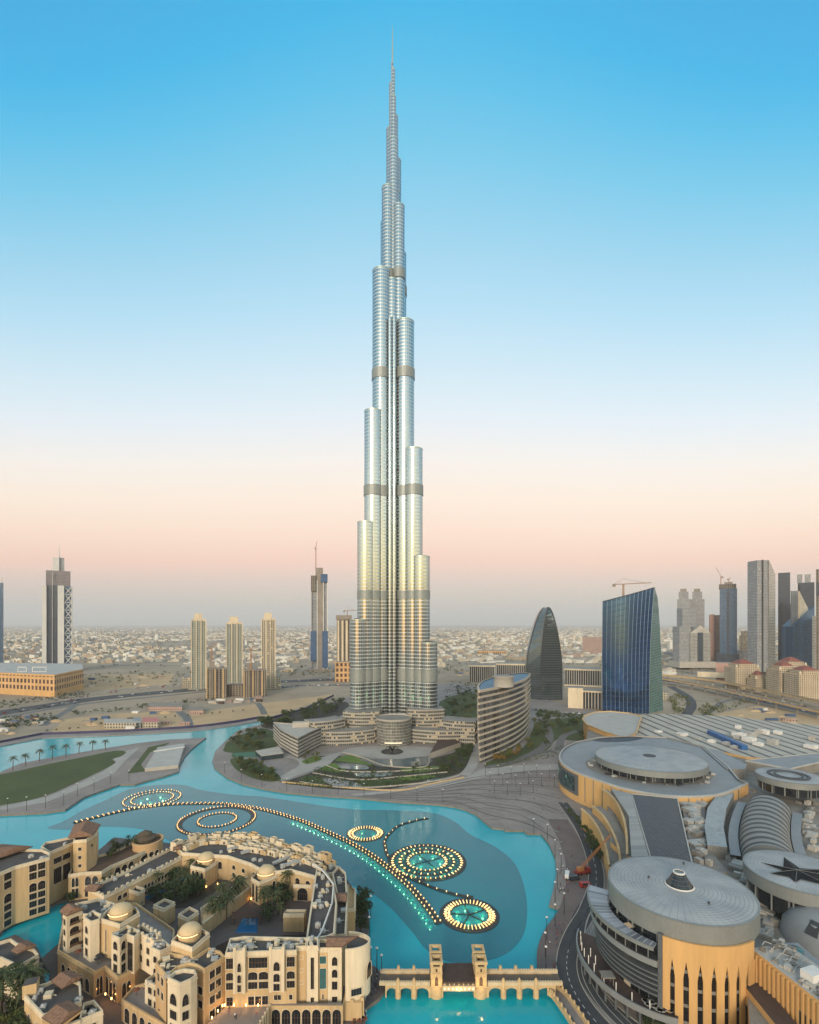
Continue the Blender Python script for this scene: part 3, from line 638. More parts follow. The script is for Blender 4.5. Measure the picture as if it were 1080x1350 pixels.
# ---------------------------------------------------------------- stepped lakeside terraces on the right
ca = smooth_path([P(x, y, ZL + .05) for x, y in [(470, 1050), (540, 1056), (600, 1062), (640, 1080), (690, 1092), (735, 1120)]], 6)
cb_ = smooth_path([P(x, y, ZL + .05) for x, y in [(500, 1047), (570, 1036), (630, 1020), (680, 1012), (710, 1008), (742, 1006)]], 6)
for i in range(1, 15):
    u = i / 15; pp = [a.lerp(b, u) for a, b in zip(ca, cb_)]; q = MB(); ribbon(q, pp, 1.0 if i % 2 else .5, 0, .003 * i); struct(q, 'terrace_paving', 'paving_dark' if i % 2 else 'paving_light')
sets_ = [[(540, 1057), (580, 1052), (640, 1046), (690, 1046), (725, 1054)], [(560, 1058), (600, 1054.5), (650, 1052), (700, 1058), (728, 1070)], [(590, 1060), (640, 1058), (690, 1066), (722, 1082)], [(617, 1066), (650, 1066), (690, 1076), (718, 1094)],
        [(640, 1081), (670, 1080), (700, 1088)], [(560, 1048), (620, 1040), (680, 1036), (730, 1040)], [(600, 1036), (660, 1028), (735, 1030)], [(640, 1024), (690, 1018), (736, 1018)]]
for i, px in enumerate(sets_):
    pp = smooth_path([P(x, y, ZL + .06) for x, y in px], 6); q = MB(); ribbon(q, pp, .55, 0, .002 * i); ribbon(q, offset(pp, 1.6), .25, 1, .002 * i); struct(q, 'terrace_paving', ['paving_dark', 'paving_light'])
patch('terrace_paving', [(612, 1025), (640, 1013), (700, 1008), (738, 1008), (738, 1014), (680, 1018), (640, 1024), (560, 1042), (520, 1048), (470, 1049), (470, 1046), (540, 1040)], 'paving_light', ZL + .045)
# ================================================================ trees
mat('bark', (.10, .075, .05), .9, 0, .3, .8)
def leafmat(name, c, c2):
    m, nt, b = _new(name)
    oi = nt.nodes.new('ShaderNodeObjectInfo'); n = mr_(nt, noise(nt, .7, 2), .3, .7)
    f = MT(nt, 'MULTIPLY_ADD', oi.outputs['Random'], .5, MT(nt, 'MULTIPLY', n, .5))
    nt.links.new(mixc(nt, f, c4(c), c4(c2)), b.inputs['Base Color']); b.inputs['Roughness'].default_value = .8; b.inputs['Specular IOR Level'].default_value = .2
leafmat('leaf_dark', (.026, .045, .018), (.065, .088, .032)); leafmat('leaf_olive', (.055, .075, .02), (.13, .125, .032)); leafmat('leaf_palm', (.030, .048, .022), (.075, .085, .035)); leafmat('leaf_gold', (.16, .10, .02), (.24, .15, .03))
rt = random.Random(3)
def leaf(mb, p, s, rnd, m=0):
    a = Vector((rnd.gauss(0, 1), rnd.gauss(0, 1), rnd.gauss(0, .6))).normalized(); b = a.cross(Vector((rnd.gauss(0, 1), rnd.gauss(0, 1), rnd.gauss(0, 1)))).normalized()
    mb.face([p - a * s - b * s * .2, p + b * s * .55, p + a * s, p - b * s * .55], m)
def tree_proto(seed, h, w, mname, n=420):
    r = random.Random(seed); t = bpy.data.objects.new('tree', None); col.objects.link(t)
    mb = MB(); mb.tube([(0, 0, 0), (r.uniform(-.1, .1), r.uniform(-.1, .1), h * .3), (r.uniform(-.3, .3), r.uniform(-.3, .3), h * .62)], w * .06, 6, 0, w * .03)
    for k in range(4):
        a = r.uniform(0, 6.28); mb.tube([(0, 0, h * .3), (math.cos(a) * w * .2, math.sin(a) * w * .2, h * .5), (math.cos(a) * w * .33, math.sin(a) * w * .33, h * .7)], w * .028, 4, 0, w * .01)
    mb.build('trunk', 'bark', t, (0, 0, 0))
    q = MB(); cl = [(Vector((r.uniform(-.32, .32) * w, r.uniform(-.32, .32) * w, h * r.uniform(.45, .82))), w * r.uniform(.14, .27)) for _ in range(9)]
    for i in range(n):
        c, s = cl[i % 9]; d = Vector((r.gauss(0, 1), r.gauss(0, 1), r.gauss(0, .8))).normalized() * s * r.uniform(.55, 1.08)
        leaf(q, c + d, w * r.uniform(.045, .085), r)
    q.build('crown', mname, t, (0, 0, 0)); return t
def palm_proto(seed, h, fl, mname='leaf_palm', nf=24, seg=6):
    r = random.Random(seed); t = bpy.data.objects.new('palm_tree', None); col.objects.link(t)
    bx_, by_ = r.uniform(-.4, .4), r.uniform(-.4, .4)
    mb = MB(); mb.tube([(0, 0, 0), (bx_ * .3, by_ * .3, h * .4), (bx_, by_, h)], .30, 7, 0, .22); mb.build('trunk', 'bark', t, (0, 0, 0))
    q = MB()
    for i in range(nf):
        a = 6.2832 * i / nf * 2.4 + r.uniform(-.2, .2); el = r.uniform(-.25, 1.15); d = Vector((math.cos(a), math.sin(a), 0))
        pts = [Vector((bx_, by_, h)) + d * fl * (u * math.cos(el * (1 - .5 * u))) + Vector((0, 0, fl * (math.sin(el) * u - .75 * u * u))) for u in [k / seg for k in range(seg + 1)]]
        sd_ = Vector((-d.y, d.x, 0))
        for k in range(seg):
            w0 = .26 * math.sin(math.pi * min(1, (k + .25) / seg)) * fl * .42; w1 = .26 * math.sin(math.pi * min(.98, (k + 1.1) / seg)) * fl * .42
            for s_ in (-1, 1):
                dn = Vector((0, 0, -.45)); q.face([pts[k], pts[k + 1], pts[k + 1] + (sd_ * s_ + dn) * w1, pts[k].lerp(pts[k + 1], .45) + (sd_ * s_ + dn) * w0])
    q.build('crown', mname, t, (0, 0, 0)); return t
T_D = [tree_proto(k, 7, 7, 'leaf_dark') for k in (1, 2, 3)]; T_O = [tree_proto(k, 6, 6, 'leaf_olive') for k in (4, 5)]; T_G = [tree_proto(8, 7, 6, 'leaf_gold')]
P_M = [palm_proto(k, 7 + k % 3, 3.6) for k in (1, 2)]; P_B = [palm_proto(k, 8.5, 5.4, 'leaf_palm', 44, 9) for k in (5, 6)]
PROTOS = T_D + T_O + T_G + P_M + P_B
USED = set()
def plant(proto, p, s, label, group, cat=None):
    o = proto if proto.name not in USED else dup(proto)
    USED.add(proto.name)
    o.location = p; o.scale = (s, s, s * random.uniform(.9, 1.1)); o.rotation_euler = (0, 0, random.uniform(0, 6.28))
    tag(o, label, cat or ('palm' if 'palm' in o.name else 'tree'), group); return o
def inside(x, y, poly):
    c = False
    for i in range(len(poly)):
        (x1, y1), (x2, y2) = poly[i - 1], poly[i]
        if (y1 > y) != (y2 > y) and x < (x2 - x1) * (y - y1) / (y2 - y1) + x1: c = not c
    return c
def scatter(poly, n, protos, s, label, group, z=ZL, seed=0):
    r = random.Random(seed); xs = [p[0] for p in poly]; ys = [p[1] for p in poly]; k = 0
    for _ in range(n * 60):
        x, y = r.uniform(min(xs), max(xs)), r.uniform(min(ys), max(ys))
        if inside(x, y, poly):
            plant(r.choice(protos), P(x, y, z), r.uniform(*s), label, group); k += 1
            if k >= n: break
def hedge(name, poly, m, h, label, n, ls=1.2, z=ZL, seed=0):
    r = random.Random(seed); xs = [p[0] for p in poly]; ys = [p[1] for p in poly]; mb = MB(); k = 0
    while k < n:
        x, y = r.uniform(min(xs), max(xs)), r.uniform(min(ys), max(ys))
        if inside(x, y, poly):
            q = P(x, y, z); leaf(mb, q + Vector((r.uniform(-.5, .5), r.uniform(-.5, .5), r.uniform(.1, h))), ls * r.uniform(.5, 1), r); k += 1
    o = mb.build(name, m); tag(o, label, 'ground cover', kind='stuff')
G = 'trees in the gardens round the tall tower'
scatter([(342, 956), (400, 937), (420, 930), (455, 922), (455, 936), (415, 950), (360, 962)], 46, T_D, (1.0, 1.7), 'dark garden tree in the dense belt behind the wedge-shaped hotel', G, seed=1)
scatter([(304, 978), (318, 968), (345, 962), (352, 970), (345, 990), (306, 991)], 24, T_D + T_O, (.7, 1.3), 'bushy garden tree beside the narrow channel bend', G, seed=2)
scatter([(306, 1001), (338, 1004), (352, 1012), (368, 1024), (366, 1030), (340, 1026), (314, 1014)], 26, T_D + T_O, (.6, 1.0), 'small garden tree between the lake bend and the paved plaza', G, seed=3)
scatter([(570, 1008), (600, 996), (620, 984), (624, 1000), (606, 1018), (580, 1020)], 26, T_D, (.6, 1.1), 'dark garden tree beside the brown wedge-roofed pavilion', G, seed=4)
scatter([(430, 1010), (600, 1012), (590, 1024), (520, 1038), (440, 1034)], 20, T_D + T_O, (.3, .6), 'small shrub-like tree on the garden terraces below the entrance', G, seed=5)
scatter([(642, 1005), (690, 982), (700, 968), (706, 978), (700, 988), (668, 1004)], 26, T_O + T_G, (.7, 1.1), 'golden-green tree in the row under the curved office block', G, seed=6)
scatter([(700, 946), (712, 944), (735, 950), (770, 950), (768, 972), (744, 968), (726, 962), (720, 985), (700, 965)], 34, T_D + T_O, (.8, 1.5), 'leafy tree beside the winding road behind the curved office block', G, seed=7)
scatter([(585, 920), (632, 908), (636, 950), (600, 962)], 30, T_D + T_O, (.8, 1.4), 'tree in the park between the tall tower and the curved office block', G, seed=8)
scatter([(400, 996), (424, 992), (428, 1003), (402, 1008)], 6, T_O, (.5, .8), 'small tree on the green triangle by the wedge-shaped hotel', G, seed=9)
hedge('ground_cover', [(418, 1012), (470, 1016), (560, 1014), (600, 1006), (612, 1014), (590, 1026), (520, 1038), (440, 1036), (395, 1031)], 'leaf_dark', 1.2, 'low planting across the garden terraces', 1500, 1.0, seed=1)
hedge('ground_cover', [(305, 996), (318, 1012), (346, 1028), (400, 1036), (440, 1040), (440, 1037), (400, 1032), (360, 1027), (330, 1012), (316, 998)], 'leaf_olive', 1.0, 'low planting along the lake promenade', 700, .9, seed=2)
hedge('ground_cover', [(585, 905), (680, 890), (680, 905), (640, 925), (590, 965)], 'leaf_olive', 1.2, 'planting strips behind the tall tower', 700, 2.2, seed=3)
hedge('ground_cover', [(650, 1010), (700, 998), (735, 985), (770, 975), (770, 985), (735, 998), (690, 1006)], 'leaf_olive', 1.0, 'low planting along the terraces', 400, 1.0, seed=4)
for x, y in ((17, 1016), (34, 1010), (52, 1004), (69, 1001), (87, 998.5), (104, 993.5), (122, 990), (139, 989)): plant(random.choice(P_M), P(x, y, ZL), 1.2, 'palm in the row between the long lawn and the far channel', 'palms along the peninsula lawn')
for i in range(19): x = 60 + i * 14.5 + random.uniform(-3, 3); plant(random.choice(T_D), P(x, 975 - i * 1.35 - 13 + (3 if i < 4 else 0), 0), .42, 'small dark tree in the row on the far sandy bank', 'trees along the far sandy bank')
# ================================================================ waterside quarter at the near left
mat('plaster_sand', (.54, .375, .20), .9, 0, .30, .12, bump=.03, bscale=2, streak=True)
mat('plaster_cream', (.64, .53, .38), .9, 0, .26, .12, bump=.03, bscale=2, streak=True)
mat('plaster_ochre', (.50, .325, .17), .9, 0, .20, .12, bump=.03, bscale=2, streak=True)
mat('flat_roof', (.085, .075, .07), .9, 0, .35, .25, bump=.03, bscale=3)
mat('dome_plaster', (.58, .43, .25), .7, 0, .15, .3)
mat('wood_slat', (.11, .065, .04), .8, 0, .3, .6)
mat('window_glass', (.016, .017, .02), .15, 0, .4, .6, spec=.6)
mat('metal_unit', (.42, .41, .39), .5, .2, .25, .8)
def tile_mat():
    m, nt, b = _new('roof_tile')
    uv = nt.nodes.new('ShaderNodeUVMap'); br_ = nt.nodes.new('ShaderNodeTexWave'); br_.inputs['Scale'].default_value = 1.1; br_.inputs['Distortion'].default_value = .6
    nt.links.new(uv.outputs[0], br_.inputs[0])
    n = mr_(nt, noise(nt, 1.6, 4), .3, .7)
    nt.links.new(mixc(nt, MT(nt, 'MULTIPLY_ADD', n, .75, MT(nt, 'MULTIPLY', br_.outputs['Fac'], .25)), (.115, .060, .038, 1), (.33, .185, .115, 1)), b.inputs['Base Color']); b.inputs['Roughness'].default_value = .9
    bp = nt.nodes.new('ShaderNodeBump'); bp.inputs['Distance'].default_value = .12; bp.inputs['Strength'].default_value = .7; nt.links.new(br_.outputs['Fac'], bp.inputs['Height']); nt.links.new(bp.outputs[0], b.inputs['Normal'])
tile_mat()
glow('lamp_wall', (1.0, .50, .13), 9.0)
glow('dome_light', (1.0, .66, .28), 2.6)
rs = random.Random(11)
def opening(parent, o3, t, nrm, w, h, arch=0.0, name='window', frame='plaster_cream', z=0.0, glass='window_glass', bars=True, pr=.16, bal=False):
    """one window: dark pane, projecting surround, glazing bars, optional balcony rail. o3 = bottom centre on the wall"""
    n = 8; pts = [(-w / 2, 0), (w / 2, 0)]
    if arch > 0:
        zs = h - arch
        pts += [(w / 2 * math.cos(math.pi * i / n), zs + arch * (math.sin(math.pi * i / n) ** .85)) for i in range(n + 1)]
    else: pts += [(w / 2, h), (-w / 2, h)]
    def q(u, v, d): return o3 + t * u + Vector((0, 0, v)) + nrm * d
    mb = MB(); mb.face([q(u, v, .03) for u, v in pts], 0)
    g = .16; cx, cy = 0, h / 2
    big = [(u * (1 + 2 * g / w), (v - cy) * (1 + 2 * g / h) + cy) for u, v in pts]
    k = len(pts)
    for i in range(k):
        j = (i + 1) % k
        mb.face([q(*big[i], pr), q(*big[j], pr), q(*pts[j], pr), q(*pts[i], pr)], 1)
        mb.face([q(*pts[i], pr), q(*pts[j], pr), q(*pts[j], .0), q(*pts[i], .0)], 1)
        mb.face([q(*big[j], pr), q(*big[i], pr), q(*big[i], .0), q(*big[j], .0)], 1)
    if bars:
        nb = max(1, int(w / 1.1))
        for i in range(1, nb + 1):
            u = -w / 2 + w * i / (nb + 1); mb.face([q(u - .05, .02, .06), q(u + .05, .02, .06), q(u + .05, h - arch * .8, .06), q(u - .05, h - arch * .8, .06)], 2)
        if h > 2.6: mb.face([q(-w / 2, h * .5, .065), q(w / 2, h * .5, .065), q(w / 2, h * .5 + .1, .065), q(-w / 2, h * .5 + .1, .065)], 2)
    if bal:
        for (a, b_, c_) in (((-w / 2 - .2, .0), (w / 2 + .2, 1.0), .7),):
            mb.face([q(a[0], a[1] + .05, c_), q(b_[0], a[1] + .05, c_), q(b_[0], b_[1], c_), q(a[0], b_[1], c_)], 2)
            mb.face([q(a[0], 0, 0), q(b_[0], 0, 0), q(b_[0], .05, c_), q(a[0], .05, c_)], 1)
    return mb.build(name, [glass, frame, 'wood_slat'], parent)
def facade_windows(parent, A, B, zrows, n, w, arch=0.0, margin=1.2, name='window', flip=False, frame='plaster_cream', glass='window_glass', bal=False, off=.02, skip=()):
    """rows of windows on the wall whose foot runs A->B (world xy); zrows = [(z, h, arch)]"""
    A = Vector((A[0], A[1], 0)); B = Vector((B[0], B[1], 0)); d = B - A; L = d.length; t = d.normalized(); nrm = Vector((t.y, -t.x, 0))
    cam_dir = Vector((0, 0, 0)) - (A + B) / 2
    if nrm.dot(Vector((cam_dir.x, cam_dir.y, 0))) < 0: nrm = -nrm
    for r, (z, h, ar) in enumerate(zrows):
        for i in range(n):
            if (r, i) in skip: continue
            u = margin + (L - 2 * margin) * (i + .5) / n
            opening(parent, A + t * u + Vector((0, 0, z)) + nrm * off, t, nrm, min(w, (L - 2 * margin) / n * .86), h, ar, name, frame, glass=glass, bal=bal)
def roof_units(parent, poly, z, n, s=(.8, 2.2), seed=0):
    r = random.Random(seed); xs = [p.x for p in poly]; ys = [p.y for p in poly]; pp = [(p.x, p.y) for p in poly]; k = 0
    for _ in range(400):
        if k >= n: break
        x, y = r.uniform(min(xs), max(xs)), r.uniform(min(ys), max(ys))
        if not inside(x, y, pp): continue
        a, b, h = r.uniform(*s), r.uniform(*s), r.uniform(.6, 1.5); mb = MB(); mb.box(x, y, z, a, b, h, r.uniform(0, .6), 0)
        kind = r.random()
        if kind < .55: mb.lathe(x, y, [(a * .3, z + h), (a * .3, z + h + .3), (a * .1, z + h + .35)], 8, 0); mb.box(x, y - b * .5 - .25, z, a * .5, .4, h * .6, 0, 0)
        else: mb.tube([(x, y, z + .2), (x + 1.8, y + .5, z + .25), (x + 2.0, y + .5, z + .02)], .18, 5)
        mb.build('rooftop_unit', 'metal_unit' if kind < .8 else 'plaster_cream', parent); k += 1
def block(name, px, z, label, wall='plaster_sand', z0=ZL, roof='flat_roof', par=1.1, pw_=.5, wins=(), units=0, cat='building', merlon=False, group=None, parent=None, cornice=True):
    """flat-roofed block: px = picture outline of the roof at height z. wins = [(edge, zrows, n, w[, opts])]"""
    pts = [P(x, y, z) for x, y in px]
    area = sum(pts[i - 1].x * pts[i].y - pts[i].x * pts[i - 1].y for i in range(len(pts)))
    c = sum(pts, Vector()) / len(pts)
    t = parent or thing(name, label, cat, (c.x, c.y, z0), group)
    mb = MB(); mb.prism(pts, z0, z - par, 0, 1, top=False)
    sgn = 1 if area > 0 else -1
    inn = offset(pts, pw_ * sgn, True); out_ = offset(pts, -.22 * sgn, True)
    o = pts if sgn > 0 else pts[::-1]; i_ = inn if sgn > 0 else inn[::-1]; u_ = out_ if sgn > 0 else out_[::-1]
    up = lambda l, zz: [Vector((p.x, p.y, zz)) for p in l]
    mb.face(up(i_, z - par), 1)
    wl = mb.build('wall', [wall, roof], t)
    pa = MB(); pa.grid([up(o, z - par), up(o, z)], 0, False, True); pa.grid([up(o, z), up(i_, z)], 0, False, True); pa.grid([up(i_, z), up(i_, z - par)], 0, False, True)
    if cornice: pa.grid([up(o, z - par - .4), up(u_, z - par - .3), up(u_, z - par + .05), up(o, z - par + .1)], 0, False, True)
    if merlon:
        for a, b in zip(o, o[1:] + o[:1]):
            L = (b - a).length; m_ = int(L / 2.2)
            for k in range(m_):
                p = a.lerp(b, (k + .5) / max(1, m_)); pa.box(p.x, p.y, z, .9, .6, .8, math.atan2(b.y - a.y, b.x - a.x), 0)
    pa.build('parapet', 'plaster_cream' if wall != 'plaster_ochre' else 'plaster_sand', t)
    for wn in wins:
        e, rows, n, w = wn[:4]; kw = wn[4] if len(wn) > 4 else {}
        facade_windows(t, (pts[e].x, pts[e].y), (pts[(e + 1) % len(pts)].x, pts[(e + 1) % len(pts)].y), rows, n, w, **kw)
    if units: roof_units(t, i_, z - par, units, seed=len(label) + int(px[0][0]))
    return t, pts
def tile_roof(parent, px, z, rise=1.6, name='tile_roof', axis=0):
    """four-cornered pitched tile roof with thick eaves; px = eave corners"""
    p = [P(x, y, z) for x, y in px]; c = sum(p, Vector()) / 4
    p = [c + (q - c) * 1.04 for q in p]
    a, b = ((p[0] + p[1]) / 2, (p[2] + p[3]) / 2) if axis == 0 else ((p[1] + p[2]) / 2, (p[3] + p[0]) / 2)
    a2, b2 = a.lerp(b, .06) + Vector((0, 0, rise)), b.lerp(a, .06) + Vector((0, 0, rise))
    mb = MB()
    def f(pts):
        o = pts[0]; ex = (pts[1] - pts[0]).normalized(); nn = ex.cross(pts[2] - pts[0]).normalized(); ey = nn.cross(ex)
        if nn.z < 0: pts = pts[::-1]
        mb.face(pts, 0, False, [((q - o).dot(ex), (q - o).dot(ey)) for q in pts])
    if axis == 0:
        f([p[1], p[2], b2, a2]); f([p[3], p[0], a2, b2]); f([p[0], p[1], a2]); f([p[2], p[3], b2])
    else:
        f([p[0], p[1], a2, b2]); f([p[2], p[3], b2, a2]); f([p[1], p[2], a2]); f([p[3], p[0], b2])
    lo = [q - Vector((0, 0, .35)) for q in p]; mb.grid([lo, p], 1, False, True); mb.face(lo[::-1] if (p[1] - p[0]).cross(p[2] - p[1]).z > 0 else lo, 1)
    return mb.build(name, ['roof_tile', 'wood_slat'], parent)
def dome(parent, px, py, rpx, z, lit=True):
    c = P(px, py, z); r = rpx * c.y / F
    mb = MB(); mb.lathe(c.x, c.y, [(r * 1.02, z - 1.5), (r * 1.02, z + .9), (r * 1.08, z + 1.0), (r * 1.08, z + 1.25), (r * .96, z + 1.3)], 28, 0, smooth=False); d = mb.build('dome_drum', 'plaster_sand', parent)
    mb = MB(); mb.lathe(c.x, c.y, [(r * .96 * math.cos(a), z + 1.3 + r * .62 * math.sin(a)) for a in [k * math.pi / 20 for k in range(10)]] + [(.03, z + 1.3 + r * .62)], 28, 0); mb.build('dome', 'dome_plaster', parent)
    if lit:
        mb = MB(); mb.lathe(c.x, c.y, [(r * 1.10, z + 1.0), (r * 1.13, z + 1.1), (r * 1.10, z + 1.2)], 28, 0, R(215), R(330)); mb.build('dome_light_strip', 'dome_light', d)
def wall_lamp(parent, p, e=45):
    mb = MB(); mb.lathe(p.x, p.y, [(.12, p.z), (.22, p.z + .3), (.16, p.z + .7), (.02, p.z + .8)], 7, 0); mb.build('wall_lamp', 'lamp_wall', parent); pt_light(parent, p + Vector((0, -.5, .5)), e, (1, .48, .14), .25)
A3 = [(0, 2.6, .9)]
def rows(zs, h=2.2, ar=0.0): return [(z, h, ar) for z in zs]
# -- court floor inside the ring of wings, raised above the quay
ZC = 6.0
patch_ = lambda name, px, m, z, kind='structure': tag((lambda mb: (mb.face([P(x, y, z) for x, y in px]), mb)[1])(MB()).build(name, m), kind=kind)
mb = MB(); mb.prism([P(x, y, ZC) for x, y in [(130, 1180), (240, 1130), (300, 1122), (380, 1145), (415, 1165), (410, 1230), (300, 1240), (260, 1260), (190, 1240), (150, 1210)]], 0, ZC, 0, 0); struct(mb, 'courtyard_paving', 'paving_dark')
patch_('pool_water', [(310, 1230), (339, 1230), (340, 1211), (320, 1211)], 'pool_water', ZC + .08)
patch_('channel_water', [(180, 1182), (192, 1176), (252, 1148), (252, 1156), (196, 1186)], 'pool_water', ZC + .08)
patch_('garden_ground', [(192, 1182), (250, 1156), (276, 1168), (300, 1165), (252, 1196), (215, 1200)], 'dark_soil', ZC + .06)
# -- waterside hotel across the small canal (left edge)
h1, p1 = block('canal_hotel', [(-70, 1180), (0, 1150.5), (20, 1142), (33, 1138.5), (65, 1130), (66, 1124), (56, 1119.5), (30, 1119), (-40, 1130)], 25.5, 'long tan canal hotel with tall arched bays and tile roofs at the left edge', wins=[
    (0, [(19.5, 3.6, 0), (13.2, 4.4, 1.4), (9.4, 2.8, 0), (5.6, 2.8, 0), (2.2, 2.6, 0)], 2, 5.5), (1, rows([21.2, 17.6], 2.9), 1, 5.4), (1, [(11.8, 3.6, 1.2)] + rows([8.6, 5.4, 2.2], 2.5), 1, 4.2), (3, rows([21.2, 17.8], 2.9), 2, 3.6), (3, [(12.6, 3.6, 1.2)] + rows([9.3, 6.0, 2.6], 2.6), 2, 3.4)], units=3, cat='hotel')
tile_roof(h1, [(-30, 1140), (8, 1128), (42, 1116), (2, 1113)], 26.0, 2.2, axis=1)
b2, _ = block('arched_lodge', [(66, 1123), (97, 1110), (113, 1110), (116, 1104), (98, 1102), (60, 1110), (54, 1116)], 25, 'tan recessed lodge with two tall dark windows between the canal hotel and the tile-roofed tower', wins=[(0, [(18.5, 2.6, 0), (9.5, 7.0, 0)], 2, 3.6)], units=1)
b3, _ = block('tile_roofed_tower', [(96.5, 1108), (114, 1106.5), (127, 1098), (130, 1090), (104, 1092)], 27.5, 'square tan tower under one big pitched tile roof, beside the lake on the left', wins=[(0, rows([22.5, 18.6, 14.8], 1.5), 1, 1.5, dict(margin=2)), (1, rows([22.5], 1.2), 1, 2)], cat='tower')
tile_roof(b3, [(90, 1104.5), (122, 1101.5), (132, 1087), (98, 1088)], 28.2, 2.6, axis=0)
b4, pts4 = block('arcade_terrace', [(90, 1153), (108, 1150), (134, 1149), (147, 1141), (180, 1127), (200, 1117), (204, 1110), (185, 1106), (150, 1122), (120, 1130), (96, 1141)], 13.5, 'low arcaded terrace building with roof plants behind the small canal', wins=[(0, [(7.4, 4.2, 1.8), (2.2, 4.4, 0)], 2, 3.6), (1, [(7.4, 4.2, 1.8), (2.2, 4.4, 0)], 2, 4.2), (3, [(6.8, 4.6, 2), (2, 4, 0)], 3, 4.6), (4, [(6.8, 4.6, 2)], 1, 5)], roof='wood_slat')
c = P(195, 1107, 16); b5 = thing('garden_rotunda', 'round stone rotunda with a dark thatched cap at the tip of the quay', 'rotunda', (c.x, c.y, ZL)); r = 18 * c.y / F
mb = MB(); mb.lathe(c.x, c.y, [(r, ZL), (r, 15), (r * 1.05, 15.1), (r * 1.05, 16.3), (r * .92, 16.3), (r * .92, 15)], 30, 0, cap=1, smooth=False); w_ = mb.build('wall', ['plaster_ochre', 'wood_slat'], b5)
mb = MB(); mb.lathe(c.x - 2, c.y + 1, [(r * .60, 15.1), (r * .60, 16.8), (r * .80, 16.9), (r * .45, 18.2), (r * .40, 18.7), (r * .50, 18.8), (.1, 20.6)], 14, 0, smooth=False); mb.build('thatch', 'bark', b5)
for k in range(7):
    a = R(200 + k * 22); n_ = Vector((math.cos(a), math.sin(a), 0)); opening(b5, Vector((c.x, c.y, 9.6)) + n_ * (r + .02), Vector((-n_.y, n_.x, 0)), n_, 2.0, 2.6, .9)
# -- long diagonal wing between canal and court
b6, p6 = block('diagonal_wing', [(116, 1171), (165, 1149), (200, 1131), (228, 1117), (249, 1121), (240, 1129.5), (186, 1157), (150, 1175), (137, 1181)], 15.5, 'long crenellated diagonal wing between the canal and the planted court', z0=ZL, merlon=True, wins=[(5, [(9.6, 1.9, .7), (7.0, 1.6, 0)], 11, 1.3), (6, [(10.6, 2, .8), (7.2, 2, .8)], 4, 1.9), (7, [(9, 2, .8)], 2, 1.6)], units=8)
tile_roof(b6, [(111, 1174), (126, 1175), (138, 1166), (122, 1165)], 16.2, 1.2, axis=1)
block('stair_cube', [(168, 1172), (183, 1177), (191, 1171), (176, 1166)], 13, 'small open-topped sand cube standing in front of the long diagonal wing', z0=ZC, wins=[(1, [(7, 1.6, .6)], 2, 1.3)])
block('stair_cube', [(202, 1193), (216, 1198), (231, 1189), (217, 1184.5)], 13.5, 'open-topped sand cube in the court, left one of the two by the domed houses', z0=ZC)
block('stair_cube', [(235, 1205), (247, 1211), (262, 1201), (250, 1195)], 13.5, 'open-topped sand cube in the court next to the long sloping wall', z0=ZC)
# -- back wing along the lake
b7, p7 = block('lakeside_wing', [(240, 1124), (232, 1114), (262, 1105.5), (300, 1103.5), (335, 1107), (372, 1115.5), (410, 1128), (446, 1142), (440, 1150), (416, 1155), (383, 1146), (352, 1150), (330, 1138), (300, 1128), (268, 1126)], 17.5, 'long jumbled roof wing along the lake behind the domed houses', wins=[(9, [(11.5, 3, 1.2)], 2, 2.4), (11, rows([12.2, 8.8], 2, .8), 3, 1.8), (12, rows([12, 8.5], 2, .8), 2, 2.0), (13, [(11, 3.4, 1)], 2, 1.8)], units=14)
rr_ = random.Random(5); pxs = [(240, 1119), (262, 1110), (285, 1107), (310, 1108), (335, 1111), (356, 1116), (376, 1121), (396, 1128), (414, 1134), (432, 1142)]; path_ = smooth_path([P(x, y, 17) for x, y in pxs], 4)
for i, q in enumerate(path_):
    d = (path_[min(i + 1, len(path_) - 1)] - path_[max(i - 1, 0)]); ro = math.atan2(d.y, d.x) + rr_.choice((0, 0, .2, -.2)); nn = Vector((-math.sin(ro), math.cos(ro), 0))
    for side_ in (1, -1, -2.2):
        if rr_.random() < .12: continue
        c_ = q + nn * (side_ * rr_.uniform(2.4, 3.4)) ; w_, d_, h_ = rr_.uniform(2.6, 4.6), rr_.uniform(2.2, 3.6), rr_.uniform(.9, 3.4) * (1.1 if side_ > 0 else .7)
        if side_ < -2 and not 12 < i < 30: continue
        mb = MB(); mb.box(c_.x, c_.y, 16.3, w_, d_, h_, ro, 0, 1); n2 = nn * (d_ / 2 - .2); t2 = Vector((math.cos(ro), math.sin(ro), 0)) * (w_ / 2 - .2)
        for p_, a_, b_2 in ((n2, w_ + .1, .4), (-n2, w_ + .1, .4), (t2, .4, d_ + .1), (-t2, .4, d_ + .1)): mb.box(c_.x + p_.x, c_.y + p_.y, 16.31 + h_, a_, b_2, .7, ro, 0)
        o_ = mb.build('roof_room', [rr_.choice(('plaster_cream', 'plaster_cream', 'plaster_sand')), 'flat_roof'], b7)
        if h_ > 1.8 and rr_.random() < .7: opening(o_, c_ - nn * (d_ / 2 + .02) + Vector((0, 0, -.4)), t2.normalized(), -nn, .9, 1.5, .4)
tile_roof(b7, [(228, 1121), (240, 1118), (240, 1112), (229, 1113)], 18.5, .8)
for k in range(4):
    a, b = [P(x, y, 17) for x, y in [((300, 1122), (330, 1112)), ((318, 1126), (352, 1116)), ((360, 1140), (388, 1128)), ((376, 1142), (408, 1132))][k]]; mb = MB(); mb.beam(a + Vector((0, 0, 1)), b + Vector((0, 0, 1)), 1.4, 1.0); mb.build('roof_duct', 'metal_unit', b7)
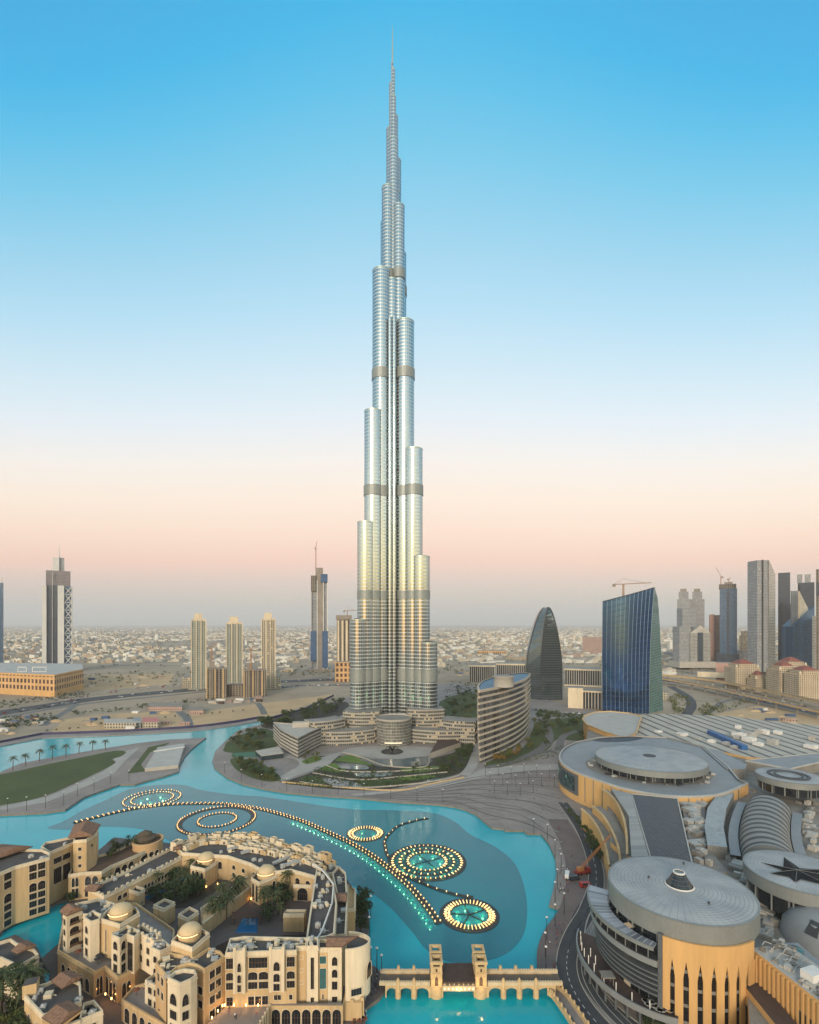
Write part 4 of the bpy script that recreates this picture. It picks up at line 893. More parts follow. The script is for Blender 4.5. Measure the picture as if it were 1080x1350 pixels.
# -- domed houses
d1, _ = block('domed_house', [(251, 1141), (270.5, 1145.5), (284, 1137), (295, 1128.5), (280, 1124), (260, 1132)], 15, 'domed sand house with tall slit windows at the head of the planted court', z0=ZC, wins=[(0, [(6.8, 6.2, 1.0)], 3, 1.5, dict(margin=.6)), (2, rows([10.5, 7.2], 2.2, .8), 2, 1.8)], cat='house', pw_=.4)
dome(d1, 272, 1134, 10.5, 15)
d2, _ = block('domed_house', [(331, 1157), (342, 1163), (379, 1147), (371, 1139.5), (340, 1147)], 16, 'domed sand house with slit windows in front of the lakeside wing, above the palm court', z0=ZC, wins=[(0, [(6.8, 7.2, 1.0)], 2, 1.6, dict(margin=.5)), (1, [(6.8, 7.0, 1.0)], 1, 1.4, dict(margin=3))], cat='house', pw_=.4)
dome(d2, 351.5, 1152, 11.5, 16)
d3, _ = block('domed_house', [(132, 1211), (158, 1218.5), (184, 1203), (180, 1196), (158, 1191.5), (140, 1200)], 23, 'domed sand block nearest the small canal, between two white towers', z0=10, wins=[(0, [(12, 8, 1)], 2, .5)], pw_=.45, cat='house', wall='plaster_sand')
dome(d3, 159.5, 1204.5, 13.5, 23)
d4, _ = block('domed_house', [(226, 1240), (253.5, 1249.5), (276.5, 1230), (262, 1221), (240, 1225)], 25, 'domed sand block rising over the near dark roofs in the middle of the quarter', z0=10, pw_=.45, cat='house')
dome(d4, 250.5, 1231.5, 14, 25)
# -- sloping wall, gate, pools
block('court_wall_house', [(264, 1197), (330, 1153), (342, 1150), (336, 1165), (267, 1218)], 11.5, 'long plain tan sloping wall dividing the planted court from the palm court', z0=ZC, wall='plaster_sand', roof='plaster_sand', par=.3, cat='wall', cornice=False)
g1, _ = block('arched_gate', [(387, 1166), (411, 1167), (414, 1161), (391, 1160)], 13, 'sand gate block with one big pointed arch at the end of the palm court', z0=ZC, wins=[(0, [(6.1, 5.6, 2.6)], 1, 4.6, dict(margin=.5))], cat='gate')
block('pool_house', [(373.5, 1205), (401, 1205), (404, 1199), (378, 1199)], 13, 'plain open-topped sand block beside the dark blue pool', z0=ZC, cat='house')
pg = thing('pergola', 'dark timber pergola at the head of the blue pool', 'pergola', P(322, 1207, ZC))
for k in range(4):
    a, b = P(306, 1203 + k * 2.2, ZC + 3), P(347, 1202 + k * 2.2, ZC + 3); mb = MB(); mb.beam(a, b, .6, .35); mb.build('beam', 'timber_dark', pg)
for x in (308, 327, 345):
    for y in (1205, 1211): q = P(x, y, ZC + 2.6); mb = MB(); mb.box(q.x, q.y, ZC, .35, .35, 2.6); mb.build('post', 'timber_dark', pg)
# -- west cluster above the lower terrace
tr, trp = block('quay_terrace', [(76, 1253), (124, 1281), (138, 1274), (155, 1288), (178, 1277), (196, 1258), (228, 1250), (230, 1225), (180, 1190), (110, 1190), (84, 1208), (80, 1230)], 10.2, 'broad lower terrace block with balustrades and dark arches under the white towers', wall='plaster_ochre', roof='paving', par=.9, wins=[(0, [(2.0, 4.6, 1.5)], 5, 2.4, dict(margin=2)), (1, [(1.6, 6.0, 2.0)], 2, 3.6, dict(margin=.6)), (2, [(1.6, 6.0, 2.0)], 3, 3.2, dict(margin=.6)), (3, [(1.6, 5.6, 2.0)], 2, 3.2)])
t1, _ = block('tile_topped_tower', [(83, 1204), (88, 1208), (108, 1200), (104, 1196), (96, 1195)], 23, 'white tower with arched balconies under a small tile roof, at the canal corner', wall='plaster_cream', z0=9.3, wins=[(0, rows([19.3, 15.6, 11.6], 2.3, .8), 1, 1.8, dict(margin=.2)), (1, rows([19.3, 15.6, 11.6], 2.6, .9), 1, 4.2, dict(margin=.7, bal=True))], cat='tower')
tile_roof(t1, [(79, 1201.5), (88, 1207), (110, 1198), (98, 1192)], 24.0, 1.6, axis=1)
t2, _ = block('white_tower', [(110, 1209), (119, 1215), (131, 1211.5), (134, 1205), (122, 1200)], 23.5, 'plain white tower with one column of windows beside the tile-topped tower', wall='plaster_cream', z0=9.3, wins=[(0, [(18.5, 2.6, 1.2), (14.6, 2.5, 0), (10.6, 2.8, 0)], 1, 2.0, dict(margin=.4))], cat='tower', units=1)
block('dark_roof_house', [(109, 1205), (99, 1191), (130, 1184), (152, 1191), (149, 1199), (131, 1206)], 21.5, 'house with a broad dark flat roof behind the plain white tower', z0=ZL, units=7, cat='house')
t3, _ = block('white_tower', [(147, 1232), (158, 1237), (167, 1231), (177, 1235), (185, 1227), (168, 1219)], 22, 'white tower with arched openings and a dark glass bay, above the terrace arches', wall='plaster_cream', z0=9.3, wins=[(0, [(17.5, 2.8, 1.4), (13.6, 2.6, 1), (9.9, 2.8, 0)], 1, 2.2, dict(margin=.3)), (1, [(17.5, 2.8, 1.4), (13.6, 2.6, 1), (9.9, 2.8, 0)], 1, 2.0, dict(margin=.3)), (2, [(10, 9.6, 0)], 1, 3.2, dict(margin=.3))], cat='tower', units=2)
block('crenellated_house', [(179, 1227), (203, 1241), (213, 1233), (187, 1219)], 21, 'white crenellated house behind the tower with the dark glass bay', wall='plaster_cream', z0=9, merlon=True, wins=[(0, [(15.5, 2.2, 0), (11.5, 2.6, .8)], 2, 1.8)], units=4, cat='house')
block('corner_house', [(199, 1249), (211, 1254), (226, 1247), (215, 1238), (206, 1240)], 20.5, 'small white house squeezed between the crenellated house and the near dark roof', wall='plaster_cream', z0=6, wins=[(0, rows([16, 12, 8], 2.2, .7), 1, 1.7)], units=3, cat='house')
m7, p7b = block('main_house', [(205, 1269), (219, 1286), (234, 1274), (248, 1269.5), (259, 1272), (270, 1277.5), (297, 1261), (291, 1254), (275, 1248.5), (255, 1262), (245, 1258.5), (222, 1256)], 22, 'large ochre house with a wide dark roof behind the near white bay tower', wall='plaster_ochre', wins=[(5, rows([17.8, 14.0, 10.0, 5.6], 2.4), 2, 2.5, dict(margin=1.4)), (0, rows([17.6, 13.2], 2.4), 2, 1.9), (4, rows([13.6, 9.4], 2.4), 1, 2.2, dict(margin=.1))], units=12)
s7, _ = block('stair_house', [(191, 1292), (213, 1303), (222, 1297), (222, 1290), (205, 1282)], 14.5, 'small white lower house with square windows left of the near white bay tower', wall='plaster_cream', wins=[(0, rows([11, 7.2], 2.2), 2, 1.8), (1, rows([11], 2), 1, 1.6)], units=2, cat='house')
block('lower_terrace', [(160, 1318), (218, 1352), (232, 1345), (226, 1320), (190, 1296), (176, 1300)], 8.0, 'low ochre terrace block with balustrade and dark arches at the near edge', wall='plaster_ochre', roof='paving', par=.9, wins=[(0, [(1.6, 4.8, 1.5)], 5, 2.6)])
t4, _ = block('white_bay_tower', [(221, 1289), (237, 1296.5), (252, 1290.5), (260, 1284.5), (257, 1278), (243, 1276.5), (230, 1280)], 22, 'near white bay tower with triangular openings and open top', wall='plaster_cream', wins=[(0, [(14.8, 3.4, 2.6), (10.6, 2.6, 0), (6.2, 3, 0)], 1, 2.9, dict(margin=.5)), (1, [(14.8, 3.4, 2.6), (10.6, 2.6, 0), (6.2, 3, 0)], 1, 2.9, dict(margin=.5))], cat='tower')
# -- south front: the long facade facing us
f9, p9 = block('long_hotel', [(297, 1256), (309, 1255.5), (325, 1255), (356, 1254), (376, 1253.5), (391, 1253), (391, 1248), (404, 1247), (404, 1236), (322, 1234), (303, 1237)], 24.5, 'long sand arcaded front with balconies and alternating white bays, facing the bottom edge', wins=[
    (0, [(19.4, 3.3, 0), (15.8, 2.4, .7), (12.9, 2.2, 0)], 1, 2.6, dict(margin=.1)), (2, [(19.4, 3.3, 0)], 1, 6.8, dict(margin=.3)), (2, [(15.7, 2.5, .8), (12.9, 2.2, 0)], 2, 3.0, dict(margin=.3)), (4, [(19.5, 3.1, 0), (15.7, 2.4, .8), (12.9, 2.2, 0)], 1, 3.0, dict(margin=.3)),
    (2, [(7.9, 2.7, 0)], 3, 2.2, dict(margin=.4)), (0, [(7.9, 2.7, 0)], 1, 2.0, dict(margin=.1)), (3, [(9.2, 1.6, 0)], 2, 1.5), (4, [(9.2, 1.6, 0)], 1, 1.5)], units=22)
for a, b in (((309, 1255.5), (325, 1255)), ((356, 1254), (376, 1253.5))):
    A, B = P(*a, 24.5), P(*b, 24.5); mb = MB(); x, y = (A.x + B.x) / 2, (A.y + B.y) / 2 - .35
    mb.box(x, y, 12.4, (B - A).length, 1.3, 13.2, math.atan2(B.y - A.y, B.x - A.x), 0)
    for s_ in (-1, 1): mb.box(x + s_ * ((B - A).length / 2 - .4), y - .1, 12.3, .85, 1.5, 14.2, 0, 0)
    bay_ = mb.build('white_bay', 'plaster_cream', f9)
    facade_windows(bay_, (A.x, y - .66), (B.x, y - .66), [(19.0, 2.8, 1.6), (15.6, 2.5, .7), (12.8, 2.2, 0)], 1, 3.2)
f10, _ = block('orange_stair_tower', [(390.5, 1249.5), (403.8, 1249), (404, 1243), (390.5, 1244)], 24.0, 'slim orange stair tower with tiny square windows in the long front', wall='plaster_ochre', wins=[(0, rows([20.3, 16.2, 12.4], 1.1), 1, 1.1, dict(margin=.5))], cat='tower')
f11, _ = block('glass_portal', [(404.3, 1247.5), (419.5, 1247), (419.5, 1236), (404.3, 1236)], 25.0, 'white portal bay with one tall dark glass window in the long front', wall='plaster_cream', wins=[(0, [(11.4, 10, 0)], 1, 2.6), (0, [(7.2, 1.6, 0)], 1, 1.7)], units=4)
f12, _ = block('green_glass_bay', [(419.8, 1250), (432, 1249.5), (432, 1238), (419.8, 1238)], 23.5, 'narrow sand bay with a tall green glass window beside the white portal', wins=[(0, [(18.5, 2.4, 0), (10.5, 6.5, 0)], 1, 2.3, dict(glass='teal_glass', margin=.3)), (0, [(7.2, 1.6, 0)], 1, 1.5)])
f13, _ = block('white_corner_tower', [(432.2, 1249), (450.5, 1249), (452, 1236), (432.2, 1236)], 24.0, 'white corner tower with three stacked windows under a wide tile roof', wall='plaster_cream', wins=[(0, [(18.2, 2.8, 1.3), (14.4, 2.6, 1), (10.6, 2.6, 0)], 1, 2.7), (0, [(6.6, 1.8, 0)], 1, 1.7)], cat='tower')
tile_roof(f13, [(430.5, 1247.5), (451.5, 1247.5), (472, 1234), (431, 1234)], 25.0, 1.0, axis=1)
c = P(452, 1243.5, 23.5); r = 31 * c.y / F
rb = thing('round_bay', 'pale round-ended bay with a dark roof above the lake terrace', 'building', (c.x, c.y, ZL))
an = [R(-90 + 180 * k / 20) for k in range(21)]; ring_ = [(c.x + 1.2 + r * math.cos(a), c.y + 1.6 + r * .62 * math.sin(a)) for a in an]
mb = MB(); mb.prism(ring_, 7, 22.2, 0, 1, True); mb.build('wall', ['plaster_cream', 'flat_roof'], rb)
mb = MB(); lo = [Vector((x, y, 22.2)) for x, y in ring_]; hi = [Vector((x, y, 23.5)) for x, y in ring_]; inn = offset(hi, .5)
mb.grid([lo, hi], 0, True); mb.grid([hi, inn], 0, False); mb.grid([inn, [Vector((p.x, p.y, 22.2)) for p in inn]], 0, True); mb.build('parapet', 'plaster_cream', rb)
for k, w_, h_, z_ in ((8, 3.0, 5.0, 12.5), (3, 3.4, 2.2, 8.6)):
    a = an[k]; n_ = Vector((math.cos(a) * .7, math.sin(a), 0)).normalized(); opening(rb, Vector((*ring_[k], z_)) + n_ * .05, Vector((-n_.y, n_.x, 0)), n_, w_, h_, 2.4 if k == 8 else 0)
mb = MB(); mb.box(c.x + 3.4, c.y - r * .62 + 1.5, ZL, 1.0, 1.0, 6.5, 0, 0); mb.box(c.x + 6.6, c.y - r * .5 + 1.5, ZL, 1.0, 1.0, 6.5, 0, 0); mb.box(c.x + 3.5, c.y - 1.2, ZL, 6, 5, 5.7, 0, 0); mb.build('base_arcade', 'plaster_sand', rb)
# ground storey of the south front, one arcade with lit shops
A, B = P(352, 1353, ZL), P(452, 1353, ZL)
ga = thing('shop_arcade', 'ground-floor shop arcade of round arches along the bottom edge under the long front', 'arcade', ((A.x + B.x) / 2, A.y, ZL))
mb = MB(); x0, x1, yy = XA(356, 156), XA(452, 156), 156.0
mb.prism([(x0, yy), (x1, yy), (x1, yy + .9), (x0, yy + .9)], ZL, 7.9, 0, 1); wl = mb.build('wall', ['plaster_sand', 'paving'], ga)
facade_windows(ga, (x0, yy), (x1, yy), [(ZL + .1, 5.4, 1.7)], 7, 3.0, margin=.3, name='shop_arch')
mb = MB(); mb.prism([P(x, y, 7.2) for x, y in [(250, 1372), (297, 1328), (356, 1327), (344, 1345), (330, 1372)]], ZL, 7.2, 0, 1); struct(mb, 'forecourt_paving', ['plaster_sand', 'paving'])
for k in range(9):
    p = P(356 - k * 3.2, 1328 + k * 5.5, 7.2); mb = MB(); mb.box(p.x, p.y, ZL, .5, .5, 7.0, .6, 0); mb.build('ramp_post', 'plaster_cream', ga)
# -- east wing with its lake side
f14, p14 = block('east_wing', [(404, 1235), (419, 1236), (432, 1234), (441, 1230), (444, 1190), (440, 1164), (428, 1146), (417, 1146), (414, 1166), (409, 1200)], 22.5, 'long east wing with a dark service roof and white pipe, running back beside the lake', units=16, wins=[(9, rows([17, 12.5], 2, 0), 4, 1.5)])
mb = MB(); mb.tube([P(x, y, 22.8) for x, y in [(418, 1238), (425, 1226), (438, 1190), (440, 1166), (424, 1146), (412, 1140)]], .32, 6); mb.build('roof_pipe', 'white_paint', f14)
f15, _ = block('lake_terrace_house', [(441, 1232), (456, 1231), (458, 1190), (456, 1150), (447, 1142), (438, 1150), (444, 1178)], 19.5, 'cream terraced house on the lake side of the east wing', wall='plaster_cream', units=5, wins=[(1, rows([14, 10, 6], 2, .7), 6, 1.8)])
tile_roof(f15, [(436, 1188), (457, 1188), (458, 1177), (438, 1177)], 20.5, 1.0, axis=1)
f16, _ = block('lake_terrace_house', [(457, 1198), (468, 1197), (469, 1172), (458, 1166)], 13.5, 'lower sand house stepping down to the lake promenade beside the east wing', wins=[(1, [(8, 2.6, 1)], 3, 2)], roof='plaster_sand')
# -- near villas bottom left
v1, _ = block('villa', [(-20, 1268), (0, 1262), (0, 1262), (24, 1273), (51, 1258), (45, 1250), (23, 1243), (14, 1237), (-20, 1247)][:2] + [(24, 1273), (51, 1258), (45, 1250), (23, 1243), (14, 1237), (-20, 1247)], 13, 'cream villa with a tile roof at the left edge beside the canal', wall='plaster_cream', units=2, cat='villa', wins=[(2, [(8.5, 2, .6)], 2, 1.4)])
tile_roof(v1, [(15, 1253), (23, 1257), (47.5, 1246), (36, 1239.5)], 14.2, 1.0, axis=1)
v2, _ = block('villa', [(32, 1312), (56, 1338), (107, 1320), (106, 1294), (84, 1285), (60, 1296), (44, 1300)], 12.5, 'near sand villa with two tile roofs and a dark roof terrace at the bottom left', units=6, cat='villa', wins=[(0, [(5.4, 3, .8), (2, 2, 0)], 2, 1.4)])
tile_roof(v2, [(68, 1293), (82, 1303), (108, 1288), (92, 1279)], 13.6, 1.2, axis=1)
tile_roof(v2, [(56, 1341), (76, 1353), (108, 1330), (90, 1319)], 13.2, 1.4, axis=1)
q = P(41, 1305, 12.5); mb = MB(); mb.box(q.x, q.y, 11, 3.6, 3.6, 4.2, .4, 0, 1); mb.build('roof_turret', ['plaster_sand', 'flat_roof'], v2)
v3, _ = block('villa', [(76, 1356), (136, 1332), (124, 1318), (110, 1322), (104, 1345)], 10.5, 'white villa with an open roof court right of the two-tile-roof villa', wall='plaster_cream', units=2, cat='villa', wins=[(0, [(5.5, 2.4, 0)], 3, 1.6)])
# -- lamps at the foot of walls
for x, y in ((139, 1312), (152, 1312), (168, 1318), (147, 1318), (129, 1305), (178, 1308)): wall_lamp(tr, P(x, y, ZL + 2.0), 110)
for x, y in ((278, 1344), (286, 1335), (292, 1328)): wall_lamp(m7, P(x, y - 2, 8.0) + Vector((.5, -.4, 0)), 55)
for x in (297, 309, 325, 341): wall_lamp(f9, Vector((XA(x, 156.0), 155.6, 8.0)), 55)
for (t_, x, y, z) in ((d1, 287, 1166, ZC + .6), (d2, 341, 1184, ZC + .6), (d2, 331, 1186, ZC + .6), (b3, 113, 1128, 15), (d1, 272, 1170, ZC + .6)): wall_lamp(t_, P(x, y, z), 30)
GP = 'palms and trees in the old-style quarter'
scatter([(198, 1180), (250, 1157), (275, 1168), (262, 1185), (215, 1200)], 26, T_D + P_M[:2], (.7, 1.05), 'dark tree in the planted court below the diagonal wing', GP, ZC, 11)
scatter([(270, 1220), (318, 1180), (330, 1180), (306, 1205), (290, 1228)], 12, P_M, (.9, 1.2), 'palm in the palm court along the sloping wall', GP, ZC, 12)
scatter([(342, 1195), (352, 1168), (375, 1160), (386, 1180), (372, 1215), (345, 1222)], 22, P_M + T_D, (.7, 1.1), 'palm or dark tree between the domed house and the pointed-arch gate', GP, ZC, 13)
scatter([(88, 1186), (106, 1180), (108, 1187), (90, 1192)], 5, T_D, (.5, .7), 'dark tree in the shaded gap behind the small canal', GP, ZL, 14)
scatter([(136, 1130), (160, 1116), (178, 1112), (180, 1120), (150, 1134)], 10, P_M + T_D, (.5, .8), 'palm or shrub on the roof of the arcaded terrace', GP, 12.6, 15)
scatter([(472, 1195), (482, 1190), (486, 1212), (482, 1236), (474, 1236)], 7, T_D, (.7, 1.1), 'dark tree on the lake promenade beside the east wing', GP, ZL, 16)
scatter([(-10, 1360), (20, 1335), (40, 1340), (40, 1390), (-10, 1400)], 10, T_D + T_O, (.9, 1.2), 'dark bush in the garden at the bottom left corner', GP, ZL, 17)
plant(T_D[2], P(140, 1180, ZL), 1.3, 'tall dark cypress-like tree in front of the arcaded terrace', GP)
for x, y, s in ((2, 1340, 1.35), (35, 1330, 1.3), (-14, 1352, 1.2)): plant(P_B[0] if x > 10 else P_B[1], P(x, y, ZL), s, {2: 'big date palm at the left edge in front of the canal villa', 35: 'big date palm with a wide crown before the near villas', -14: 'date palm cut by the left edge'}[x], 'large date palms by the near villas')
# ================================================================ shopping mall on the right
mat('mall_orange', (.56, .33, .13), .75, 0, .16, .1, bump=.02, bscale=1, streak=True)
mat('mall_roof', (.235, .25, .265), .55, .15, .16, .12)
mat('mall_roof_pale', (.40, .385, .36), .7, .05, .2, .1)
mat('mall_roof_drab', (.215, .20, .18), .8, 0, .35, .12)
mat('mall_rim', (.225, .235, .23), .5, .25, .15, .15)
mat('mall_dark', (.045, .047, .052), .5, .1, .3, .3)
mat('louvre_grey', (.13, .14, .15), .5, .3, .15, .3)
mat('deck_brown', (.075, .05, .042), .8, 0, .3, .4)
mat('truck_blue', (.02, .10, .28), .5, 0, .2, .5)
facade('glass_band', (.12, .13, .135), (.012, .014, .016), 6.5, 60, .88, 1.0, gr=.12, jit=.4)
facade('screen_glass', (.05, .07, .07), (.025, .055, .06), 2.4, 2.4, .92, .9, gr=.15, jit=.7, lit=.02, litc=(.3, .9, .6), lits=.2)
def disc_mat():
    m, nt, b = _new('disc_roof')
    tcn = nt.nodes.new('ShaderNodeTexCoord'); s = nt.nodes.new('ShaderNodeSeparateXYZ'); nt.links.new(tcn.outputs['Object'], s.inputs[0])
    rr = MT(nt, 'SQRT', MT(nt, 'ADD', MT(nt, 'MULTIPLY', s.outputs[0], s.outputs[0]), MT(nt, 'MULTIPLY', s.outputs[1], s.outputs[1])))
    an = MT(nt, 'ARCTAN2', s.outputs[1], s.outputs[0])
    l1 = MT(nt, 'LESS_THAN', MT(nt, 'FRACT', MT(nt, 'DIVIDE', rr, 1.25)), .10)
    l2 = MT(nt, 'LESS_THAN', MT(nt, 'FRACT', MT(nt, 'MULTIPLY', an, 60 / 6.2832)), .05)
    ln = MT(nt, 'MAXIMUM', l1, l2)
    n = mr_(nt, noise(nt, .12, 5), .3, .7)
    base = mixc(nt, n, (.25, .265, .28, 1), (.38, .385, .385, 1))
    nt.links.new(mixc(nt, MT(nt, 'MULTIPLY', ln, .75), base, (.13, .14, .15, 1)), b.inputs['Base Color'])
    b.inputs['Roughness'].default_value = .5; b.inputs['Metallic'].default_value = .1
    bp = nt.nodes.new('ShaderNodeBump'); bp.inputs['Distance'].default_value = .08; bp.inputs['Strength'].default_value = .6; nt.links.new(ln, bp.inputs['Height']); bp.invert = True
    nt.links.new(bp.outputs[0], b.inputs['Normal'])
disc_mat()
def disc(px, py, z, r, rim, label, name='disc_hall', band=3.0, zb=16.0, slope=.8, grow=.0):
    c = P(px, py, z); x, y = c.x, c.y
    t = thing(name, label, 'mall hall', (x, y, zb))
    mb = MB(); n = 72
    mb.lathe(x, y, [(r, z), (r * .97, z + .25), (r * .5, z + slope * .6), (.05, z + slope)], n, 0); rf = mb.build('disc_roof', 'disc_roof', t)
    mb = MB(); mb.lathe(x, y, [(r * (1 - grow), z - rim), (r, z - .25), (r + .1, z + .15), (r * .975, z + .3)], n, 0, smooth=False); mb.build('roof_rim', 'mall_rim', rf)
    mb = MB(); mb.lathe(x, y, [(r * (1 - grow), z - rim), (r * .9, z - rim), (r * .9, zb)], n, 0, smooth=False); mb.build('glass_band', 'glass_band', t)
    k = 16
    for i in range(k):
        a = 6.2832 * i / k
        if math.sin(a) > .55: continue
        q = MB(); q.lathe(x + r * .94 * math.cos(a), y + r * .94 * math.sin(a), [(.3, zb), (.3, z - rim)], 8, 0); q.build('column', 'mall_rim', t)
    return t, c, r
# general low roofscape
ZM = 15.0
base = [(775, 962), (845, 950), (960, 962), (1300, 985), (1300, 1500), (1000, 1500), (985, 1300), (905, 1180), (838, 1140), (805, 1110), (800, 1050), (770, 1010)]
bp_ = [P(x, y, ZM) for x, y in base]
rb_ = thing('mall_complex', 'wide low drab roof of the mall filling the space between its halls', 'mall roof', (P(960, 1100, ZM).x, P(960, 1100, ZM).y, ZL))
mb = MB(); mb.prism(bp_, ZL, ZM, 0, 1); mb.build('wall', ['mall_orange', 'mall_roof_drab'], rb_)
roof_r = random.Random(21)
def clutter(parent, poly, z, n, seed=0, s=(1.2, 5), mats=('mall_roof_drab', 'metal_unit', 'mall_roof_pale', 'pale_concrete'), h=(.8, 2.6), rot=.5):
    r = random.Random(seed); pp = [(P(x, y, z).x, P(x, y, z).y) for x, y in poly]; xs = [p[0] for p in pp]; ys = [p[1] for p in pp]; k = 0
    for _ in range(n * 30):
        x, y = r.uniform(min(xs), max(xs)), r.uniform(min(ys), max(ys))
        if not inside(x, y, pp): continue
        mb = MB(); a, b, hh = r.uniform(*s), r.uniform(*s), r.uniform(*h); mb.box(x, y, z, a, b, hh, rot + r.choice((0, 1.57)) + r.uniform(-.1, .1), 0)
        if r.random() < .4: mb.lathe(x, y, [(a * .25, z + hh), (a * .25, z + hh + .4), (a * .1, z + hh + .45)], 8, 0)
        mb.build('rooftop_unit', r.choice(mats), parent); k += 1
        if k >= n: break
# --- big near disc hall
t1_, c1, r1 = disc(896, 1169.5, 35.5, 23.0, 6.2, 'near mall hall under a wide grey disc roof with a dark glass cone', zb=26.0, slope=.9)
q = MB(); n = 20
rows_ = [[(c1.x + rr * math.cos(6.2832 * k / n), c1.y + rr * math.sin(6.2832 * k / n) + (0 if j == 0 else .3), zz) for k in range(n)] for j, (rr, zz) in enumerate(((4.3, 36.2), (1.8, 40.4)))]
q.grid(rows_, 0, False, True); q.face(rows_[1], 2)
sk = q.build('skylight_cone', [facade('cone_glass', (.12, .12, .12), (.018, .02, .024), 1.35, 1.3, .93, .93, gr=.1, jit=.5), 'mall_dark', 'mall_rim'], t1_)
q = MB(); q.lathe(c1.x, c1.y, [(4.3, 36.1), (4.75, 36.3), (4.3, 36.55)], 28, 0); q.build('cone_ring', 'white_paint', sk)
q = MB(); q.lathe(c1.x, c1.y + .3, [(1.95, 40.3), (1.95, 40.7), (1.5, 40.75)], 20, 0, smooth=False); q.build('cone_ring', 'white_paint', sk)
for rr, a in ((r1 * .42, 2.6), (r1 * .52, 5.0), (r1 * .8, 1.0)):
    q = MB(); q.lathe(c1.x + rr * math.cos(a), c1.y + rr * math.sin(a), [(.35, 36), (.35, 36.8), (.1, 36.9)], 8, 0); q.build('roof_vent', 'mall_dark', t1_)
# body under the disc on its left: canopy, banded glass, deck
def sector(r0, r1_, z0, z1, a0, a1, m, name, parent, n=40, mt=None):
    mb = MB(); an = [R(a0 + (a1 - a0) * k / n) for k in range(n + 1)]
    f = lambda r, k: r if not isinstance(r, tuple) else r[0] + (r[1] - r[0]) * k / n
    o = [Vector((c1.x + f(r1_, k) * math.cos(a), c1.y + f(r1_, k) * math.sin(a), z0)) for k, a in enumerate(an)]; i = [Vector((c1.x + f(r0, k) * math.cos(a), c1.y + f(r0, k) * math.sin(a), z0)) for k, a in enumerate(an)]
    up = Vector((0, 0, z1 - z0)); mb.grid([o, [p + up for p in o]], 0, True); mb.grid([[p + up for p in o], [p + up for p in i]], 1 if mt else 0, False); mb.grid([[p + up for p in i], i], 0, True); mb.grid([i, o], 0, False)
    mb.face([o[0], o[0] + up, i[0] + up, i[0]], 0); mb.face([o[-1], i[-1], i[-1] + up, o[-1] + up], 0)
    return mb.build(name, [m, mt] if mt else m, parent)
body = thing('mall_rotunda', 'curved banded glass front with terraces under the near disc roof, facing the promenade', 'mall front', (c1.x - 22, c1.y - 10, ZL))
facade('dark_band', (.07, .075, .08), (.010, .012, .014), 3.2, 60, .9, 1.0, gr=.12, jit=.5, lit=.06, litc=(1, .75, .45), lits=.35)
sector(16, 22.6, ZL, 26.5, 138, 229, 'dark_band', 'wall', body)
sector(23.3, (30.7, 26.6), 26.4, 26.9, 144, 226, facade('canopy_glass', (.42, .43, .44), (.20, .22, .26), 2.0, 60, .82, 1.0, gr=.3, jit=.5).name, 'canopy', body)
sector((30.5, 26.4), (31.0, 26.9), 25.9, 27.1, 143.6, 226.3, 'mall_rim', 'canopy_edge', body)
for k, (z, e_) in enumerate(((20.6, .6), (17.6, 1.6), (15.9, 2.0), (14.2, 2.2), (12.5, 2.4), (10.8, 2.6))): sector(22.6, (30.2 - e_, 26.2 - e_ * .6), z, z + (1.9 if k == 0 else .55), 146, 228, 'louvre_pale' if k == 0 else 'louvre_grey', 'louvre_band', body) if (k or mat('louvre_pale', (.24, .25, .255), .5, .2, .15, .3)) else None
sector(22.6, (29.6, 25.6), 22.55, 22.7, 146, 228, 'mall_dark', 'terrace_floor', body)
for a in range(150, 228, 8):
    q = MB(); rr = 29.4 - 4 * (a - 146) / 82; q.lathe(c1.x + rr * math.cos(R(a)), c1.y + rr * math.sin(R(a)), [(.16, 22.7), (.16, 26.4)], 6, 0); q.build('canopy_post', 'mall_rim', body)
sector(22.5, (35.0, 26.4), 6.4, 7.0, 142, 241, 'louvre_grey', 'deck', body, mt='deck_brown')
sector((34.9, 26.3), (35.4, 26.8), 6.0, 8.0, 142, 241, 'louvre_pale', 'deck_rail', body)
dr_ = lambda a: 35.0 - 8.6 * (a - 142) / 99
for a in range(146, 241, 8):
    q = MB(); q.lathe(c1.x + (dr_(a) - 1.2) * math.cos(R(a)), c1.y + (dr_(a) - 1.2) * math.sin(R(a)), [(.45, ZL), (.45, 6.4)], 8, 0); q.build('deck_column', 'louvre_grey', body)
glow('white_column', (1, .9, .75), .12, (.5, .48, .44))
for a, e_ in ((150, 1.2), (156, 1.3), (162, 1.2), (168, 1.3), (175, 1.4), (183, 1.2), (167, 3.6), (175, 3.8), (192, 1.3), (202, 1.3), (213, 1.2), (224, 1.2)):
    rr = dr_(a) - e_; x, y = c1.x + rr * math.cos(R(a)), c1.y + rr * math.sin(R(a)); q = MB(); q.lathe(x, y, [(.16, 7.0), (.16, 10.0), (.05, 10.1)], 8, 0)
    tag(q.build('light_column', 'white_column'), 'white glowing column standing on the dark deck round the near mall hall', 'light column', 'white light columns on the mall deck')
x, y = c1.x + 28.6 * math.cos(R(194)), c1.y + 28.6 * math.sin(R(194)); q = MB()
for sx_, sy_ in ((-1, -1), (1, -1), (1, 1), (-1, 1)): q.box(x + sx_ * 1.5, y + sy_ * 1.2, 7, .2, .2, 2.8, .0, 0)
q.face([(x - 2, y - 1.7, 9.8), (x + 2, y - 1.7, 9.8), (x + 2, y + 1.7, 9.8), (x - 2, y + 1.7, 9.8)], 0); q.box(x, y, 9.81, 4.1, 3.5, .3, 0, 0); tag(q.build('deck_kiosk', 'mall_roof_drab'), 'flat-roofed kiosk canopy on the dark deck of the near mall hall', 'kiosk')
rp = random.Random(9)
